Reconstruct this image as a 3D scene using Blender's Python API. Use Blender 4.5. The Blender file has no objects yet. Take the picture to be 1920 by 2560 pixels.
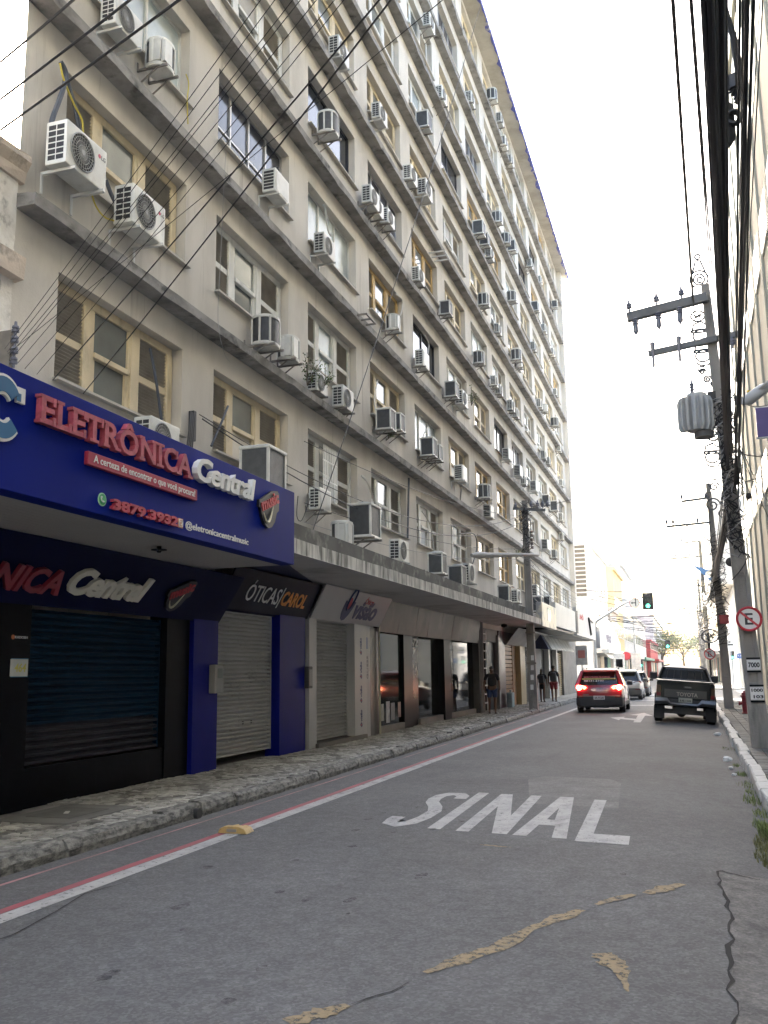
import bpy, bmesh, math, random
from mathutils import Vector, Matrix
random.seed(7)
R = math.radians
S = bpy.context.scene
COL = S.collection
# ------------------------------------------------------------------ camera
CAMH = 1.65
YAW, PIT, ROL, FPX = R(17.845), R(9.718), R(-0.763), 2341.0      # focal length in pixels of a 1920 px wide picture
def _axes():
    cy, sy, cp, sp = math.cos(YAW), math.sin(YAW), math.cos(PIT), math.sin(PIT)
    f = Vector((-sy*cp, cy*cp, sp)); r = Vector((cy, sy, 0)); u = r.cross(f)
    c, s = math.cos(ROL), math.sin(ROL)
    return c*r + s*u, -s*r + c*u, f
AR, AU, AF = _axes()
cam = bpy.data.cameras.new('camera'); camo = bpy.data.objects.new('camera', cam); COL.objects.link(camo)
cam.sensor_fit = 'HORIZONTAL'; cam.sensor_width = 36.0; cam.lens = 36.0*FPX/1920.0
cam.clip_start = 0.05; cam.clip_end = 3000
m = Matrix((AR, AU, -AF)).transposed().to_4x4(); m.translation = (0, 0, CAMH); camo.matrix_world = m
S.camera = camo
S.render.resolution_x, S.render.resolution_y = 768, 1024
# ------------------------------------------------------------------ sky, sun, exposure
SUN_EL, SUN_AZ = R(29), R(-28)           # azimuth clockwise from +Y (the street's far end)
w = bpy.data.worlds.new('World'); S.world = w; w.use_nodes = True
nt = w.node_tree; bg = nt.nodes['Background']
sky = nt.nodes.new('ShaderNodeTexSky'); sky.sky_type = 'NISHITA'; sky.sun_disc = False
sky.sun_elevation = SUN_EL; sky.sun_rotation = SUN_AZ
sky.air_density = 1.0; sky.dust_density = 5.0; sky.ozone_density = 0.8
nt.links.new(sky.outputs[0], bg.inputs[0]); bg.inputs[1].default_value = 0.15
sl = bpy.data.lights.new('sun', 'SUN'); sl.energy = 5.0; sl.angle = R(0.55); sl.color = (1.0, 0.955, 0.89)
so = bpy.data.objects.new('sun', sl); COL.objects.link(so)
sd = Vector((math.sin(SUN_AZ)*math.cos(SUN_EL), math.cos(SUN_AZ)*math.cos(SUN_EL), math.sin(SUN_EL)))
so.rotation_euler = sd.to_track_quat('Z', 'Y').to_euler(); so.location = (0, 0, 60)
S.view_settings.view_transform = 'Standard'; S.view_settings.look = 'None'
S.view_settings.gamma = 1.0; S.view_settings.use_curve_mapping = False
S.view_settings.exposure = 2.85
S.render.engine = 'CYCLES'
# ------------------------------------------------------------------ pixel helpers (a pixel is only a direction; distance from ground, wall or object)
def ray(x, y): return AR*((x-960)/FPX) - AU*((y-1280)/FPX) + AF
def gnd(x, y, z=0.0):
    d = ray(x, y); return d*((z-CAMH)/d.z) + Vector((0, 0, CAMH))
def onX(x, y, X):
    d = ray(x, y); return d*(X/d.x) + Vector((0, 0, CAMH))
def onY(x, y, Y):
    d = ray(x, y); return d*(Y/d.y) + Vector((0, 0, CAMH))
# ------------------------------------------------------------------ materials
MATS = {}
def M(name, col, rough=0.7, metal=0.0, var=0.12, vs=1.5, stain=None, ss=(1, 1, 1), st=(0.5, 0.68), sm=0.8, bump=0.0, bs=40.0,
      spec=0.5, coat=0.0, emit=None, es=0.0, orand=0.0, stain2=None, ss2=(1, 1, 1), st2=(0.55, 0.7), attr=None, rv=0.0, ior=None, alpha=None, ast=(0.45, 0.55), asc=3.0):
    if name in MATS: return MATS[name]
    mt = bpy.data.materials.new(name); mt.use_nodes = True; MATS[name] = mt
    t = mt.node_tree; N = t.nodes; L = t.links; b = N['Principled BSDF']
    b.inputs['Roughness'].default_value = rough; b.inputs['Metallic'].default_value = metal
    b.inputs['Specular IOR Level'].default_value = spec
    if ior: b.inputs['IOR'].default_value = ior
    if coat: b.inputs['Coat Weight'].default_value = coat; b.inputs['Coat Roughness'].default_value = 0.04
    geo = N.new('ShaderNodeNewGeometry'); pos = geo.outputs['Position']
    def noise(scale, vec=None, detail=5, rg=0.55):
        n = N.new('ShaderNodeTexNoise'); n.inputs['Scale'].default_value = scale; n.inputs['Detail'].default_value = detail
        n.inputs['Roughness'].default_value = rg; L.new(vec or pos, n.inputs['Vector']); return n.outputs[0]
    def mapped(sc, off=0.0):
        mp = N.new('ShaderNodeMapping'); mp.inputs['Scale'].default_value = sc; mp.inputs['Location'].default_value = (off, off*1.7, off*.3); L.new(pos, mp.inputs[0]); return mp.outputs[0]
    def mixc(fac, a, c, bt='MIX'):
        mx = N.new('ShaderNodeMix'); mx.data_type = 'RGBA'; mx.blend_type = bt
        for sock, v in ((mx.inputs['Factor'], fac), (mx.inputs['A'], a), (mx.inputs['B'], c)):
            if hasattr(v, 'is_linked') or isinstance(v, bpy.types.NodeSocket): L.new(v, sock)
            elif isinstance(v, (int, float)): sock.default_value = v
            else: sock.default_value = (*v[:3], 1)
        return mx.outputs['Result']
    def rng(v, a, c, lo=0.0, hi=1.0):
        mr = N.new('ShaderNodeMapRange'); L.new(v, mr.inputs[0]); mr.inputs[1].default_value = a; mr.inputs[2].default_value = c
        mr.inputs[3].default_value = lo; mr.inputs[4].default_value = hi; return mr.outputs[0]
    col = tuple(col)
    base = col
    if attr:
        at = N.new('ShaderNodeAttribute'); at.attribute_name = attr; base = at.outputs['Color']
        if var: 
            g = rng(noise(vs), 0.25, 0.75, 1-var, 1+var)
            cm = N.new('ShaderNodeCombineColor')
            for k in range(3): L.new(g, cm.inputs[k])
            base = mixc(1.0, base, cm.outputs[0], 'MULTIPLY')
    elif var:
        lo = tuple(max(0, c*(1-var)) for c in col); hi = tuple(min(1, c*(1+var)) for c in col)
        base = mixc(rng(noise(vs), 0.3, 0.7), lo, hi)
    if orand:
        oi = N.new('ShaderNodeObjectInfo'); g = rng(oi.outputs['Random'], 0, 1, 1-orand, 1+orand*0.6)
        cm = N.new('ShaderNodeCombineColor')
        for k in range(3): L.new(g, cm.inputs[k])
        base = mixc(1.0, base, cm.outputs[0], 'MULTIPLY')
    if stain is not None:
        f = rng(noise(1.0, mapped(ss), 7, 0.62), st[0], st[1], 0, sm); base = mixc(f, base, stain)
    if stain2 is not None:
        f = rng(noise(1.0, mapped(ss2, 3.3), 7, 0.6), st2[0], st2[1], 0, 0.85); base = mixc(f, base, stain2)
    if isinstance(base, tuple): b.inputs['Base Color'].default_value = (*base, 1)
    else: L.new(base, b.inputs['Base Color'])
    if rv: L.new(rng(noise(vs*2.3), 0.3, 0.7, max(0.02, rough-rv), min(1, rough+rv)), b.inputs['Roughness'])
    if bump:
        bp = N.new('ShaderNodeBump'); bp.inputs['Strength'].default_value = bump; bp.inputs['Distance'].default_value = 0.02
        L.new(noise(bs, None, 4), bp.inputs['Height']); L.new(bp.outputs[0], b.inputs['Normal'])
    if emit is not None:
        b.inputs['Emission Color'].default_value = (*emit, 1); b.inputs['Emission Strength'].default_value = es
    if alpha is not None:
        L.new(rng(noise(asc, None, 8, 0.7), ast[0], ast[1], 0, alpha), b.inputs['Alpha'])
    return mt
# ------------------------------------------------------------------ mesh helpers
class MB:
    def __init__(s): s.v = []; s.f = []; s.c = []
    def add(s, vs, fs, col=None):
        o = len(s.v); s.v += [tuple(v) for v in vs]; s.f += [tuple(i+o for i in f) for f in fs]
        if col is not None: s.c += [col]*len(fs)
        return s
    def box(s, x0, x1, y0, y1, z0, z1, mtx=None, col=None):
        vs = [Vector(p) for p in ((x0,y0,z0),(x1,y0,z0),(x1,y1,z0),(x0,y1,z0),(x0,y0,z1),(x1,y0,z1),(x1,y1,z1),(x0,y1,z1))]
        if mtx is not None: vs = [mtx @ v for v in vs]
        return s.add(vs, [(0,3,2,1),(4,5,6,7),(0,1,5,4),(1,2,6,5),(2,3,7,6),(3,0,4,7)], col)
    def quad(s, a, b, c, d): return s.add((a, b, c, d), [(0,1,2,3)])
    def bar(s, p0, p1, w, h=None, up=(0,0,1)):
        p0, p1 = Vector(p0), Vector(p1); d = p1-p0; ln = d.length; d.normalize(); h = h or w
        up = Vector(up)
        if abs(d.dot(up)) > 0.98: up = Vector((1, 0, 0))
        x = d.cross(up).normalized(); z = x.cross(d)
        m = Matrix((x, d, z)).transposed().to_4x4(); m.translation = p0
        return s.box(-w/2, w/2, 0, ln, -h/2, h/2, m)
    def tube(s, pts, r, n=6, cap=True):
        pts = [Vector(p) for p in pts]; rr = r if isinstance(r, (list, tuple)) else [r]*len(pts)
        rings = []; prev = None
        for i, p in enumerate(pts):
            d = (pts[min(i+1, len(pts)-1)] - pts[max(i-1, 0)])
            if d.length < 1e-9: d = Vector((0, 0, 1))
            d.normalize()
            if prev is None:
                a = Vector((0, 0, 1)) if abs(d.z) < 0.9 else Vector((1, 0, 0)); x = d.cross(a).normalized()
            else: x = (prev - d*prev.dot(d)).normalized()
            prev = x; y = d.cross(x)
            rings.append([p + (x*math.cos(2*math.pi*k/n) + y*math.sin(2*math.pi*k/n))*rr[i] for k in range(n)])
        vs = [q for g in rings for q in g]; fs = []
        for i in range(len(pts)-1):
            for k in range(n): fs.append((i*n+k, i*n+(k+1)%n, (i+1)*n+(k+1)%n, (i+1)*n+k))
        if cap: fs.append(tuple(range(n))[::-1]); fs.append(tuple((len(pts)-1)*n+k for k in range(n)))
        return s.add(vs, fs)
    def cyl(s, p0, p1, r0, r1=None, n=12): return s.tube([p0, p1], [r0, r0 if r1 is None else r1], n)
    def lathe(s, prof, c=(0,0,0), n=16, axis='z', mtx=None):
        vs = []; c = Vector(c)
        for r, h in prof:
            for k in range(n):
                a = 2*math.pi*k/n; q = Vector((r*math.cos(a), r*math.sin(a), h))
                if axis == 'x': q = Vector((q.z, q.x, q.y))
                elif axis == 'y': q = Vector((q.x, -q.z, q.y))
                q = q + c
                vs.append(mtx @ q if mtx is not None else q)
        fs = [(i*n+k, i*n+(k+1)%n, (i+1)*n+(k+1)%n, (i+1)*n+k) for i in range(len(prof)-1) for k in range(n)]
        fs.append(tuple(range(n))[::-1]); fs.append(tuple((len(prof)-1)*n+k for k in range(n)))
        return s.add(vs, fs)
    def prism(s, poly, fn, h0, h1):
        n = len(poly); vs = [fn(a, b, h0) for a, b in poly] + [fn(a, b, h1) for a, b in poly]
        return s.add(vs, [tuple(range(n))[::-1], tuple(range(n, 2*n))] + [(k, (k+1)%n, n+(k+1)%n, n+k) for k in range(n)])
    def loft(s, rings, cap=True):
        n = len(rings[0]); vs = [p for r in rings for p in r]
        fs = [(i*n+k, i*n+(k+1)%n, (i+1)*n+(k+1)%n, (i+1)*n+k) for i in range(len(rings)-1) for k in range(n)]
        if cap: fs.append(tuple(range(n))[::-1]); fs.append(tuple((len(rings)-1)*n+k for k in range(n)))
        return s.add(vs, fs)
    def merge(s, o, mtx=None):
        return s.add([(mtx @ Vector(v)) if mtx is not None else v for v in o.v], o.f)
def wloc(o):
    v = Vector((0, 0, 0))
    while o is not None: v += o.location; o = o.parent
    return v
def obj(name, mb, mat, parent=None, local=False, smooth=False, bevel=0.0, fix=True, seg=1):
    me = bpy.data.meshes.new(name)
    vs = mb.v
    off = Vector((0, 0, 0))
    if not local:
        if parent is not None: off = wloc(parent)
        else:
            xs = [v[0] for v in vs]; ys = [v[1] for v in vs]; zs = [v[2] for v in vs]
            off = Vector(((min(xs)+max(xs))/2, (min(ys)+max(ys))/2, min(zs)))
        vs = [(v[0]-off.x, v[1]-off.y, v[2]-off.z) for v in vs]
    me.from_pydata(vs, [], mb.f)
    if mb.c and len(mb.c) == len(mb.f):
        ca = me.color_attributes.new('Col', 'FLOAT_COLOR', 'CORNER'); dat = []
        for p, c in zip(me.polygons, mb.c): dat += list((*c, 1.0))*p.loop_total
        ca.data.foreach_set('color', dat)
    if fix or bevel:
        bm = bmesh.new(); bm.from_mesh(me)
        if bevel:
            bmesh.ops.remove_doubles(bm, verts=bm.verts, dist=1e-5)
            bmesh.ops.bevel(bm, geom=[e for e in bm.edges if len(e.link_faces) == 2 and e.calc_face_angle(0) > 0.5], offset=bevel, segments=seg, affect='EDGES', profile=0.6)
        bmesh.ops.recalc_face_normals(bm, faces=bm.faces); bm.to_mesh(me); bm.free()
    if smooth:
        me.polygons.foreach_set('use_smooth', [True]*len(me.polygons))
        try: me.set_sharp_from_angle(angle=R(38))
        except Exception: pass
    if mat is not None: me.materials.append(mat)
    o = bpy.data.objects.new(name, me); COL.objects.link(o)
    if parent is not None: o.parent = parent
    elif not local: o.location = off
    return o
def tag(o, label, cat, group=None):
    o['label'] = label; o['category'] = cat
    if group: o['group'] = group
    return o
def struct(o): o['kind'] = 'structure'; return o
def stuff(o): o['kind'] = 'stuff'; return o
def thing(name, label, cat, loc=(0, 0, 0), group=None, rotz=0.0):
    o = bpy.data.objects.new(name, None); COL.objects.link(o); o.location = loc; o.rotation_euler = (0, 0, rotz); o.empty_display_size = 0.1
    return tag(o, label, cat, group)
def copy_tree(o, parent=None):
    c = o.copy(); COL.objects.link(c); c.parent = parent
    for ch in list(o.children): copy_tree(ch, c)
    return c
def text_mb(txt, depth=0.02, bold=0.0, shear=0.0, space=1.0):
    cu = bpy.data.curves.new('t', 'FONT'); cu.body = txt; cu.size = 1.0; cu.extrude = depth; cu.offset = bold; cu.shear = shear
    cu.space_character = space; cu.resolution_u = 3
    o = bpy.data.objects.new('t', cu); COL.objects.link(o)
    me = o.to_mesh(); mb = MB(); mb.add([v.co.copy() for v in me.vertices], [tuple(p.vertices) for p in me.polygons])
    o.to_mesh_clear(); bpy.data.objects.remove(o); bpy.data.curves.remove(cu)
    return mb
def fit(mb, u0, u1, v0, v1, w0, w1):
    xs = [v[0] for v in mb.v]; ys = [v[1] for v in mb.v]; zs = [v[2] for v in mb.v]
    def sc(a, lo, hi, p, q): return p + (a-lo)/(max(hi-lo, 1e-9))*(q-p)
    a, b, c, d, e, f = min(xs), max(xs), min(ys), max(ys), min(zs), max(zs)
    mb.v = [(sc(v[0], a, b, u0, u1), sc(v[1], c, d, v0, v1), sc(v[2], e, f, w0, w1)) for v in mb.v]; return mb
def wall_text(txt, y0, y1, z0, z1, x, depth=0.02, **k):       # on a wall that faces +X, read from the street
    mb = fit(text_mb(txt, **k), y0, y1, z0, z1, 0, depth); mb.v = [(x+v[2], v[0], v[1]) for v in mb.v]; return mb
def front_text(txt, x0, x1, z0, z1, y, depth=0.01, **k):      # on a face that looks back at the camera (-Y)
    mb = fit(text_mb(txt, **k), x0, x1, z0, z1, 0, depth); mb.v = [(v[0], y-v[2], v[1]) for v in mb.v]; return mb
def split_letters(mb, ax=1):
    n = len(mb.v); par = list(range(n))
    def fd(i):
        while par[i] != i: par[i] = par[par[i]]; i = par[i]
        return i
    for f in mb.f:
        for a in f[1:]: par[fd(a)] = fd(f[0])
    ks = [(round(v[0], 5), round(v[1], 5), round(v[2], 5)) for v in mb.v]; seen = {}
    for i, k in enumerate(ks):
        if k in seen: par[fd(i)] = fd(seen[k])
        else: seen[k] = i
    comp = {}
    for f in mb.f: comp.setdefault(fd(f[0]), []).append(f)
    parts = []
    for fs in comp.values():
        idx = sorted({i for f in fs for i in f}); lo = min(mb.v[i][ax] for i in idx); hi = max(mb.v[i][ax] for i in idx)
        parts.append([lo, hi, idx, fs])
    parts.sort(key=lambda p: -(p[1]-p[0])); out = []
    for p in parts:
        for q in out:
            ov = min(p[1], q[0][1])-max(p[0], q[0][0])
            if ov > 0.75*(p[1]-p[0]): q.append(p); break
        else: out.append([p])
    out.sort(key=lambda q: q[0][0]); res = []
    for q in out:
        m = MB()
        for p in q:
            mp = {i: k for k, i in enumerate(p[2])}; m.add([mb.v[i] for i in p[2]], [tuple(mp[i] for i in f) for f in p[3]])
        res.append(m)
    return res
def sag(p0, p1, dz, n=14):
    p0, p1 = Vector(p0), Vector(p1); return [p0.lerp(p1, i/n) - Vector((0, 0, dz*4*(i/n)*(1-i/n))) for i in range(n+1)]
def wire(name, pts, r, mat, label, cat='cable', group=None, n=5):
    o = obj(name, MB().tube(pts, r, n), mat, fix=False, smooth=True); return tag(o, label, cat, group)
ORD = ['first', 'second', 'third', 'fourth', 'fifth', 'sixth', 'seventh', 'eighth', 'ninth', 'tenth', 'eleventh', 'twelfth', 'thirteenth']
# ================================================================== GROUND
def xl(Y): return -5.62 - 0.0075*max(0, min(Y, 70)-10)
def xr(Y): return 0.745 + 0.002*(min(Y, 60)-13)
def gut(Y): return 0.10*max(0.0, min(1.0, (58-Y)/14.0))
def road_z(x, Y):
    a, b = -0.75, xr(Y)
    if x <= a: return 0.0
    t = min(1, (x-a)/(b-a)); return -gut(Y)*t*t*(1.6-0.6*t)
m_asph = M('asphalt', (0.096, 0.098, 0.101), rough=0.85, var=0.16, vs=0.5, bump=0.5, bs=95, stain=(0.06, 0.061, 0.063), ss=(1.6, .45, 1), st=(0.56, 0.76), sm=0.55, spec=0.4)
def asphalt_grain(mt):
    t = mt.node_tree; N = t.nodes; L = t.links; b = N['Principled BSDF']; src = b.inputs['Base Color'].links[0].from_socket
    geo = N.new('ShaderNodeNewGeometry'); vo = N.new('ShaderNodeTexVoronoi'); vo.inputs['Scale'].default_value = 55; L.new(geo.outputs['Position'], vo.inputs['Vector'])
    rp = N.new('ShaderNodeValToRGB'); rp.color_ramp.elements[0].position = 0.35; rp.color_ramp.elements[0].color = (0.90, 0.90, 0.90, 1); rp.color_ramp.elements[1].position = 0.97; rp.color_ramp.elements[1].color = (1.45, 1.45, 1.42, 1)
    L.new(vo.outputs['Color'], rp.inputs[0]); mx = N.new('ShaderNodeMix'); mx.data_type = 'RGBA'; mx.blend_type = 'MULTIPLY'; mx.inputs['Factor'].default_value = 1
    L.new(src, mx.inputs['A']); L.new(rp.outputs[0], mx.inputs['B'])
    n2 = N.new('ShaderNodeTexNoise'); n2.inputs['Scale'].default_value = 7; n2.inputs['Detail'].default_value = 8; L.new(geo.outputs['Position'], n2.inputs['Vector'])
    mr = N.new('ShaderNodeMapRange'); L.new(n2.outputs[0], mr.inputs[0]); mr.inputs[1].default_value = .3; mr.inputs[2].default_value = .7; mr.inputs[3].default_value = .86; mr.inputs[4].default_value = 1.14
    m2 = N.new('ShaderNodeMix'); m2.data_type = 'RGBA'; m2.blend_type = 'MULTIPLY'; m2.inputs['Factor'].default_value = 1
    cc = N.new('ShaderNodeCombineColor'); [L.new(mr.outputs[0], cc.inputs[k]) for k in range(3)]
    L.new(mx.outputs['Result'], m2.inputs['A']); L.new(cc.outputs[0], m2.inputs['B']); L.new(m2.outputs['Result'], b.inputs['Base Color'])
asphalt_grain(m_asph)
m_asph2 = M('old_asphalt', (0.125, 0.122, 0.118), rough=0.88, var=0.25, vs=2.5, bump=0.9, bs=70, stain=(0.06, 0.06, 0.06), ss=(4, 4, 4), st=(.5, .62), sm=.6)
asphalt_grain(m_asph2); asphalt_grain(M('asphalt_light', (.122, .122, .123), rough=.85, var=.2, vs=2, bump=.6, bs=90))
struct(obj('ground', MB().quad((-900, -300, -.32), (900, -300, -.32), (900, 1500, -.32), (-900, 1500, -.32)), M('earth', (0.16, 0.15, 0.13), rough=.95), fix=False))
mb = MB(); ys = [-30, -10] + [k*1.5 for k in range(0, 45)] + [67, 70, 77, 90, 120, 160, 220, 300, 420]
xs_of = lambda Y: [xl(Y), -4.4, -2.5, -0.75, -0.4, -0.1, 0.15, 0.35, 0.55, xr(Y)]
for Y in ys: mb.v += [(x, Y, road_z(x, Y)) for x in xs_of(Y)]
n = 10
for i in range(len(ys)-1):
    for k in range(n-1): mb.f.append((i*n+k, i*n+k+1, (i+1)*n+k+1, (i+1)*n+k))
struct(obj('road', mb, m_asph, smooth=True, fix=False))
struct(obj('cross_street', MB().quad((-90, 66.3, 0), (xl(67)-.001, 66.3, 0), (xl(67)-.001, 77, 0), (-90, 77, 0)).quad((xr(60)+.001, 52, 0), (90, 52, 0), (90, 77, 0), (xr(60)+.001, 77, 0)), m_asph, fix=False))
# ---- painted markings
m_white = M('road_paint_white', (0.36, 0.36, 0.35), rough=.8, var=.14, vs=3, stain=(0.17, 0.17, 0.17), ss=(5, 2.5, 5), st=(.48, .74), sm=.8, bump=.3, bs=80, alpha=1.0, ast=(.34, .42), asc=16)
m_red = M('road_paint_red', (0.30, 0.075, 0.09), rough=.75, var=.15, vs=5, stain=(0.16, 0.08, 0.085), ss=(2, .8, 2), st=(.45, .7), sm=.85)
m_yel = M('road_paint_yellow', (0.28, 0.215, 0.12), rough=.85, var=.25, vs=9, stain=(0.15, 0.125, 0.09), ss=(9, 9, 9), st=(.45, .62), sm=.85, alpha=.95, ast=(.35, .49), asc=20)
def strip(x0, x1, ya, yb, z=0.004, st=1.5, jit=0.0, seed=0):
    mb = MB(); rs = random.Random(seed); k = 0; Y = ya
    while Y < yb-1e-6:
        Y = min(Y, yb); mb.v += [(x0(Y)+rs.uniform(-jit, jit), Y, road_z(x0(Y), Y)+z), (x1(Y)+rs.uniform(-jit, jit), Y, road_z(x1(Y), Y)+z)]
        if k: mb.f.append((2*k-2, 2*k-1, 2*k+1, 2*k))
        k += 1; Y += st
    mb.v += [(x0(yb), yb, z), (x1(yb), yb, z)]; mb.f.append((2*k-2, 2*k-1, 2*k+1, 2*k)); return mb
ls = lambda Y: -4.58 - 0.0052*max(0, Y-6)
tag(obj('lane_line', strip(lambda Y: ls(Y)-.17, ls, -8, 46, jit=.006), m_white, fix=False), 'continuous white painted line beside the red stripe on the road', 'road marking')
tag(obj('red_stripe', strip(lambda Y: ls(Y)-.265, lambda Y: ls(Y)-.172, -8, 30, z=.0042, jit=.008, seed=2), m_red, fix=False), 'faded red painted stripe hugging the white lane line', 'road marking')
tag(obj('edge_line', strip(lambda Y: xl(Y)+.20, lambda Y: xl(Y)+.235, 2, 40, jit=.006, seed=3), M('road_paint_pink', (.4, .2, .21), rough=.8, stain=(.1, .09, .09), ss=(3, 1, 3), st=(.42, .62)), fix=False), 'thin worn pinkish edge line close to the left kerb', 'road marking')
def flat_text(txt, c, z=.004, **k):       # corners: bottom-left, bottom-right, top-right, top-left on the road
    t = fit(text_mb(txt, 0, **k), 0, 1, 0, 1, 0, 1e-6); a, b, cc, d = [Vector(p) for p in c]
    t.v = [tuple((a*(1-v[0])+b*v[0])*(1-v[1]) + (d*(1-v[0])+cc*v[0])*v[1]) for v in t.v]; t.v = [(v[0], v[1], z) for v in t.v]
    return t
def poly_sheet(pts, z=.004):
    return MB().add([(p[0], p[1], road_z(p[0], p[1])+z) for p in pts], [tuple(range(len(pts)))])
t = thing('road_lettering', 'white painted word SINAL stretched across the asphalt lane', 'road marking', (-2, 11.4, 0))
def letter_polys():
    # outlines in a unit box, measured on the road: (x metres, y metres)
    ctr = [(.40,.80),(.385,.89),(.30,.945),(.17,.94),(.085,.87),(.08,.76),(.13,.66),(.27,.54),(.36,.42),(.37,.25),(.32,.12),(.20,.055),(.10,.085),(.065,.17),(.062,.24)]
    lo, hi = [], []
    for i, (x, y) in enumerate(ctr):
        x0_, y0_ = ctr[max(0, i-1)]; x1_, y1_ = ctr[min(len(ctr)-1, i+1)]; dx, dy = x1_-x0_, (y1_-y0_)*3; ln = math.hypot(dx, dy); nx, ny = -dy/ln, dx/ln
        lo.append((x+nx*.085, y+ny*.055)); hi.append((x-nx*.085, y-ny*.055))
    S_ = lo + hi[::-1]
    I_ = [(0,0),(.15,0),(.15,1),(0,1)]
    N_ = [(0,0),(.145,0),(.145,.62),(.40,0),(.56,0),(.56,1),(.415,1),(.415,.40),(.16,1),(0,1)]
    L_ = [(0,0),(.52,0),(.52,.16),(.155,.16),(.155,1),(0,1)]
    A1 = [(0,0),(.15,0),(.19,.24),(.37,.24),(.41,0),(.56,0),(.37,1),(.19,1)]
    return [(S_, -3.40, 10.08, 3.0, .30), (I_, -2.80, 10.05, 3.05, -.05), (N_, -2.47, 9.97, 3.05, -.04), (A1, -1.85, 9.85, 3.08, .06), (L_, -1.20, 9.65, 3.05, .0)]
for i, (pl, x0, y0, hh, sh) in enumerate(letter_polys()):
    pts = [(x0 + a - .10*b + (sh*b*.3 if i == 0 else 0), y0 + b*hh - .16*a) for a, b in pl]
    mb = poly_sheet(pts, .004)
    if i == 3:
        hole = [(.235,.36),(.325,.36),(.28,.66)]
        hp = [(x0+a-.10*b, y0+b*hh-.16*a) for a, b in hole]
        obj('letter', mb, m_white, t, fix=False)
        obj('letter_counter', poly_sheet(hp, .008), m_asph, t, fix=False); continue
    obj('letter', mb, m_white, t, fix=False)
tag(obj('road_arrow', MB().add([(x, y, .004) for x, y in ((-1.86,31.0),(-1.64,31.0),(-1.70,35.4),(-1.42,35.2),(-1.83,37.6),(-2.28,36.0),(-1.96,35.6),(-1.90,33.2),(-2.36,33.9),(-2.33,34.6),(-2.80,34.0),(-2.40,32.3),(-2.38,33.0),(-1.89,32.2))], [tuple(range(14))]), m_white, fix=False), 'white painted arrow pointing ahead and left beside the pickup', 'road marking')
for y0, y1, lab in ((45.2, 45.9, 'nearer white painted cross bar on the road ahead of the red car'), (52.3, 53.0, 'farther thin white cross bar on the road by the silver car')):
    tag(obj('road_bar', MB().quad((-3.0, y0, .004), (0.2, y0, .004), (0.2, y1, .004), (-3.0, y1, .004)), m_white, fix=False), lab, 'road marking')
for k in range(9):
    tag(obj('crosswalk_bar', MB().quad((-5.6+k*.72, 60.5, .004), (-5.25+k*.72, 60.5, .004), (-5.25+k*.72, 64, .004), (-5.6+k*.72, 64, .004)), m_white, fix=False), ORD[k]+' white bar from the left kerb in the far crosswalk', 'road marking', 'crosswalk bars at the junction')
# worn yellow line, smudges
def ragged(path, wid, seed, z=.0045, sub=6):
    rs = random.Random(seed); L_, R_ = [], []
    P = [Vector((p[0], p[1], 0)) for p in path]
    for i in range(len(P)-1):
        for k in range(sub):
            p = P[i].lerp(P[i+1], k/sub); d = (P[i+1]-P[i]).normalized(); nrm = Vector((-d.y, d.x, 0)); wv = (wid[i]*(1-k/sub)+wid[i+1]*k/sub)
            L_.append(p + nrm*wv*rs.uniform(.35, .75)); R_.append(p - nrm*wv*rs.uniform(.35, .75))
    mb = MB()
    for i in range(len(L_)): mb.v += [(L_[i].x, L_[i].y, road_z(L_[i].x, L_[i].y)+z), (R_[i].x, R_[i].y, road_z(R_[i].x, R_[i].y)+z)]
    mb.f = [(2*i, 2*i+1, 2*i+3, 2*i+2) for i in range(len(L_)-1)]; return mb
for path, wd, lab in (([(-1.52,5.35),(-1.38,5.62),(-1.22,5.95),(-1.08,6.45),(-.95,6.72),(-.82,7.02)], [.03,.12,.12,.06,.12,.04], 'long worn yellow paint streak slanting across the foreground asphalt'),
                      ([(-.76,7.15),(-.62,7.38),(-.5,7.58)], [.04,.08,.04], 'short middle fragment of worn yellow paint on the asphalt'),
                      ([(-.44,7.62),(-.30,7.86),(-.15,8.12)], [.08,.12,.04], 'farthest fragment of the worn yellow paint streak'),
                      ([(-.62,5.98),(-.53,5.82),(-.47,5.62),(-.42,5.3)], [.10,.15,.06,.01], 'lone yellow paint smudge right of the long yellow streak'),
                      ([(-1.95,4.45),(-1.84,4.62),(-1.74,4.78)], [.10,.12,.02], 'yellow paint smear at the bottom edge of the photo'),
                      ([(-2.05,9.25),(-1.85,9.2),(-1.7,9.16)], [.03,.04,.01], 'small yellow paint fleck just below the painted letters')):
    tag(obj('worn_yellow_paint', ragged(path, wd, len(lab)), m_yel, fix=False), lab, 'road marking', 'worn yellow paint on the road')
# lighter patch around the lettering, old asphalt patch at lower right, cracks
tag(obj('asphalt_patch', MB().add([(x, y, .002) for x, y in ((-2.05,12.2),(-.95,12.0),(-1.1,14.6),(-1.3,15.1),(-2.3,15.3),(-2.5,14.8))], [(0,1,2,3,4,5)]), M('asphalt_light', (.122, .122, .123), rough=.85, var=.2, vs=2, bump=.6, bs=90), fix=False), 'slightly lighter square asphalt patch behind the painted letters', 'patch')
rs = random.Random(5); edge = []
for i in range(40):
    Y = 2.0 + i*(8.72-2.0)/39; edge.append((.085+.05*math.sin(Y*1.1)+rs.uniform(-.022, .022)+(.03 if Y < 5.6 else 0), Y))
top = [(.12+k*.09, 8.75+rs.uniform(-.04, .04)-.02*k) for k in range(7)]
mb = MB(); kx = lambda p: (p[0], p[1], road_z(*p)+.003)
allp = edge + top; mb.v = [kx(p) for p in edge] + [kx((.735, p[1])) for p in edge]; ne = len(edge)
mb.f = [(i, ne+i, ne+i+1, i+1) for i in range(ne-1)]
tag(obj('old_road_patch', mb, m_asph2, fix=False), 'rough older pavement patch along the right gutter in the foreground', 'patch')
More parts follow.
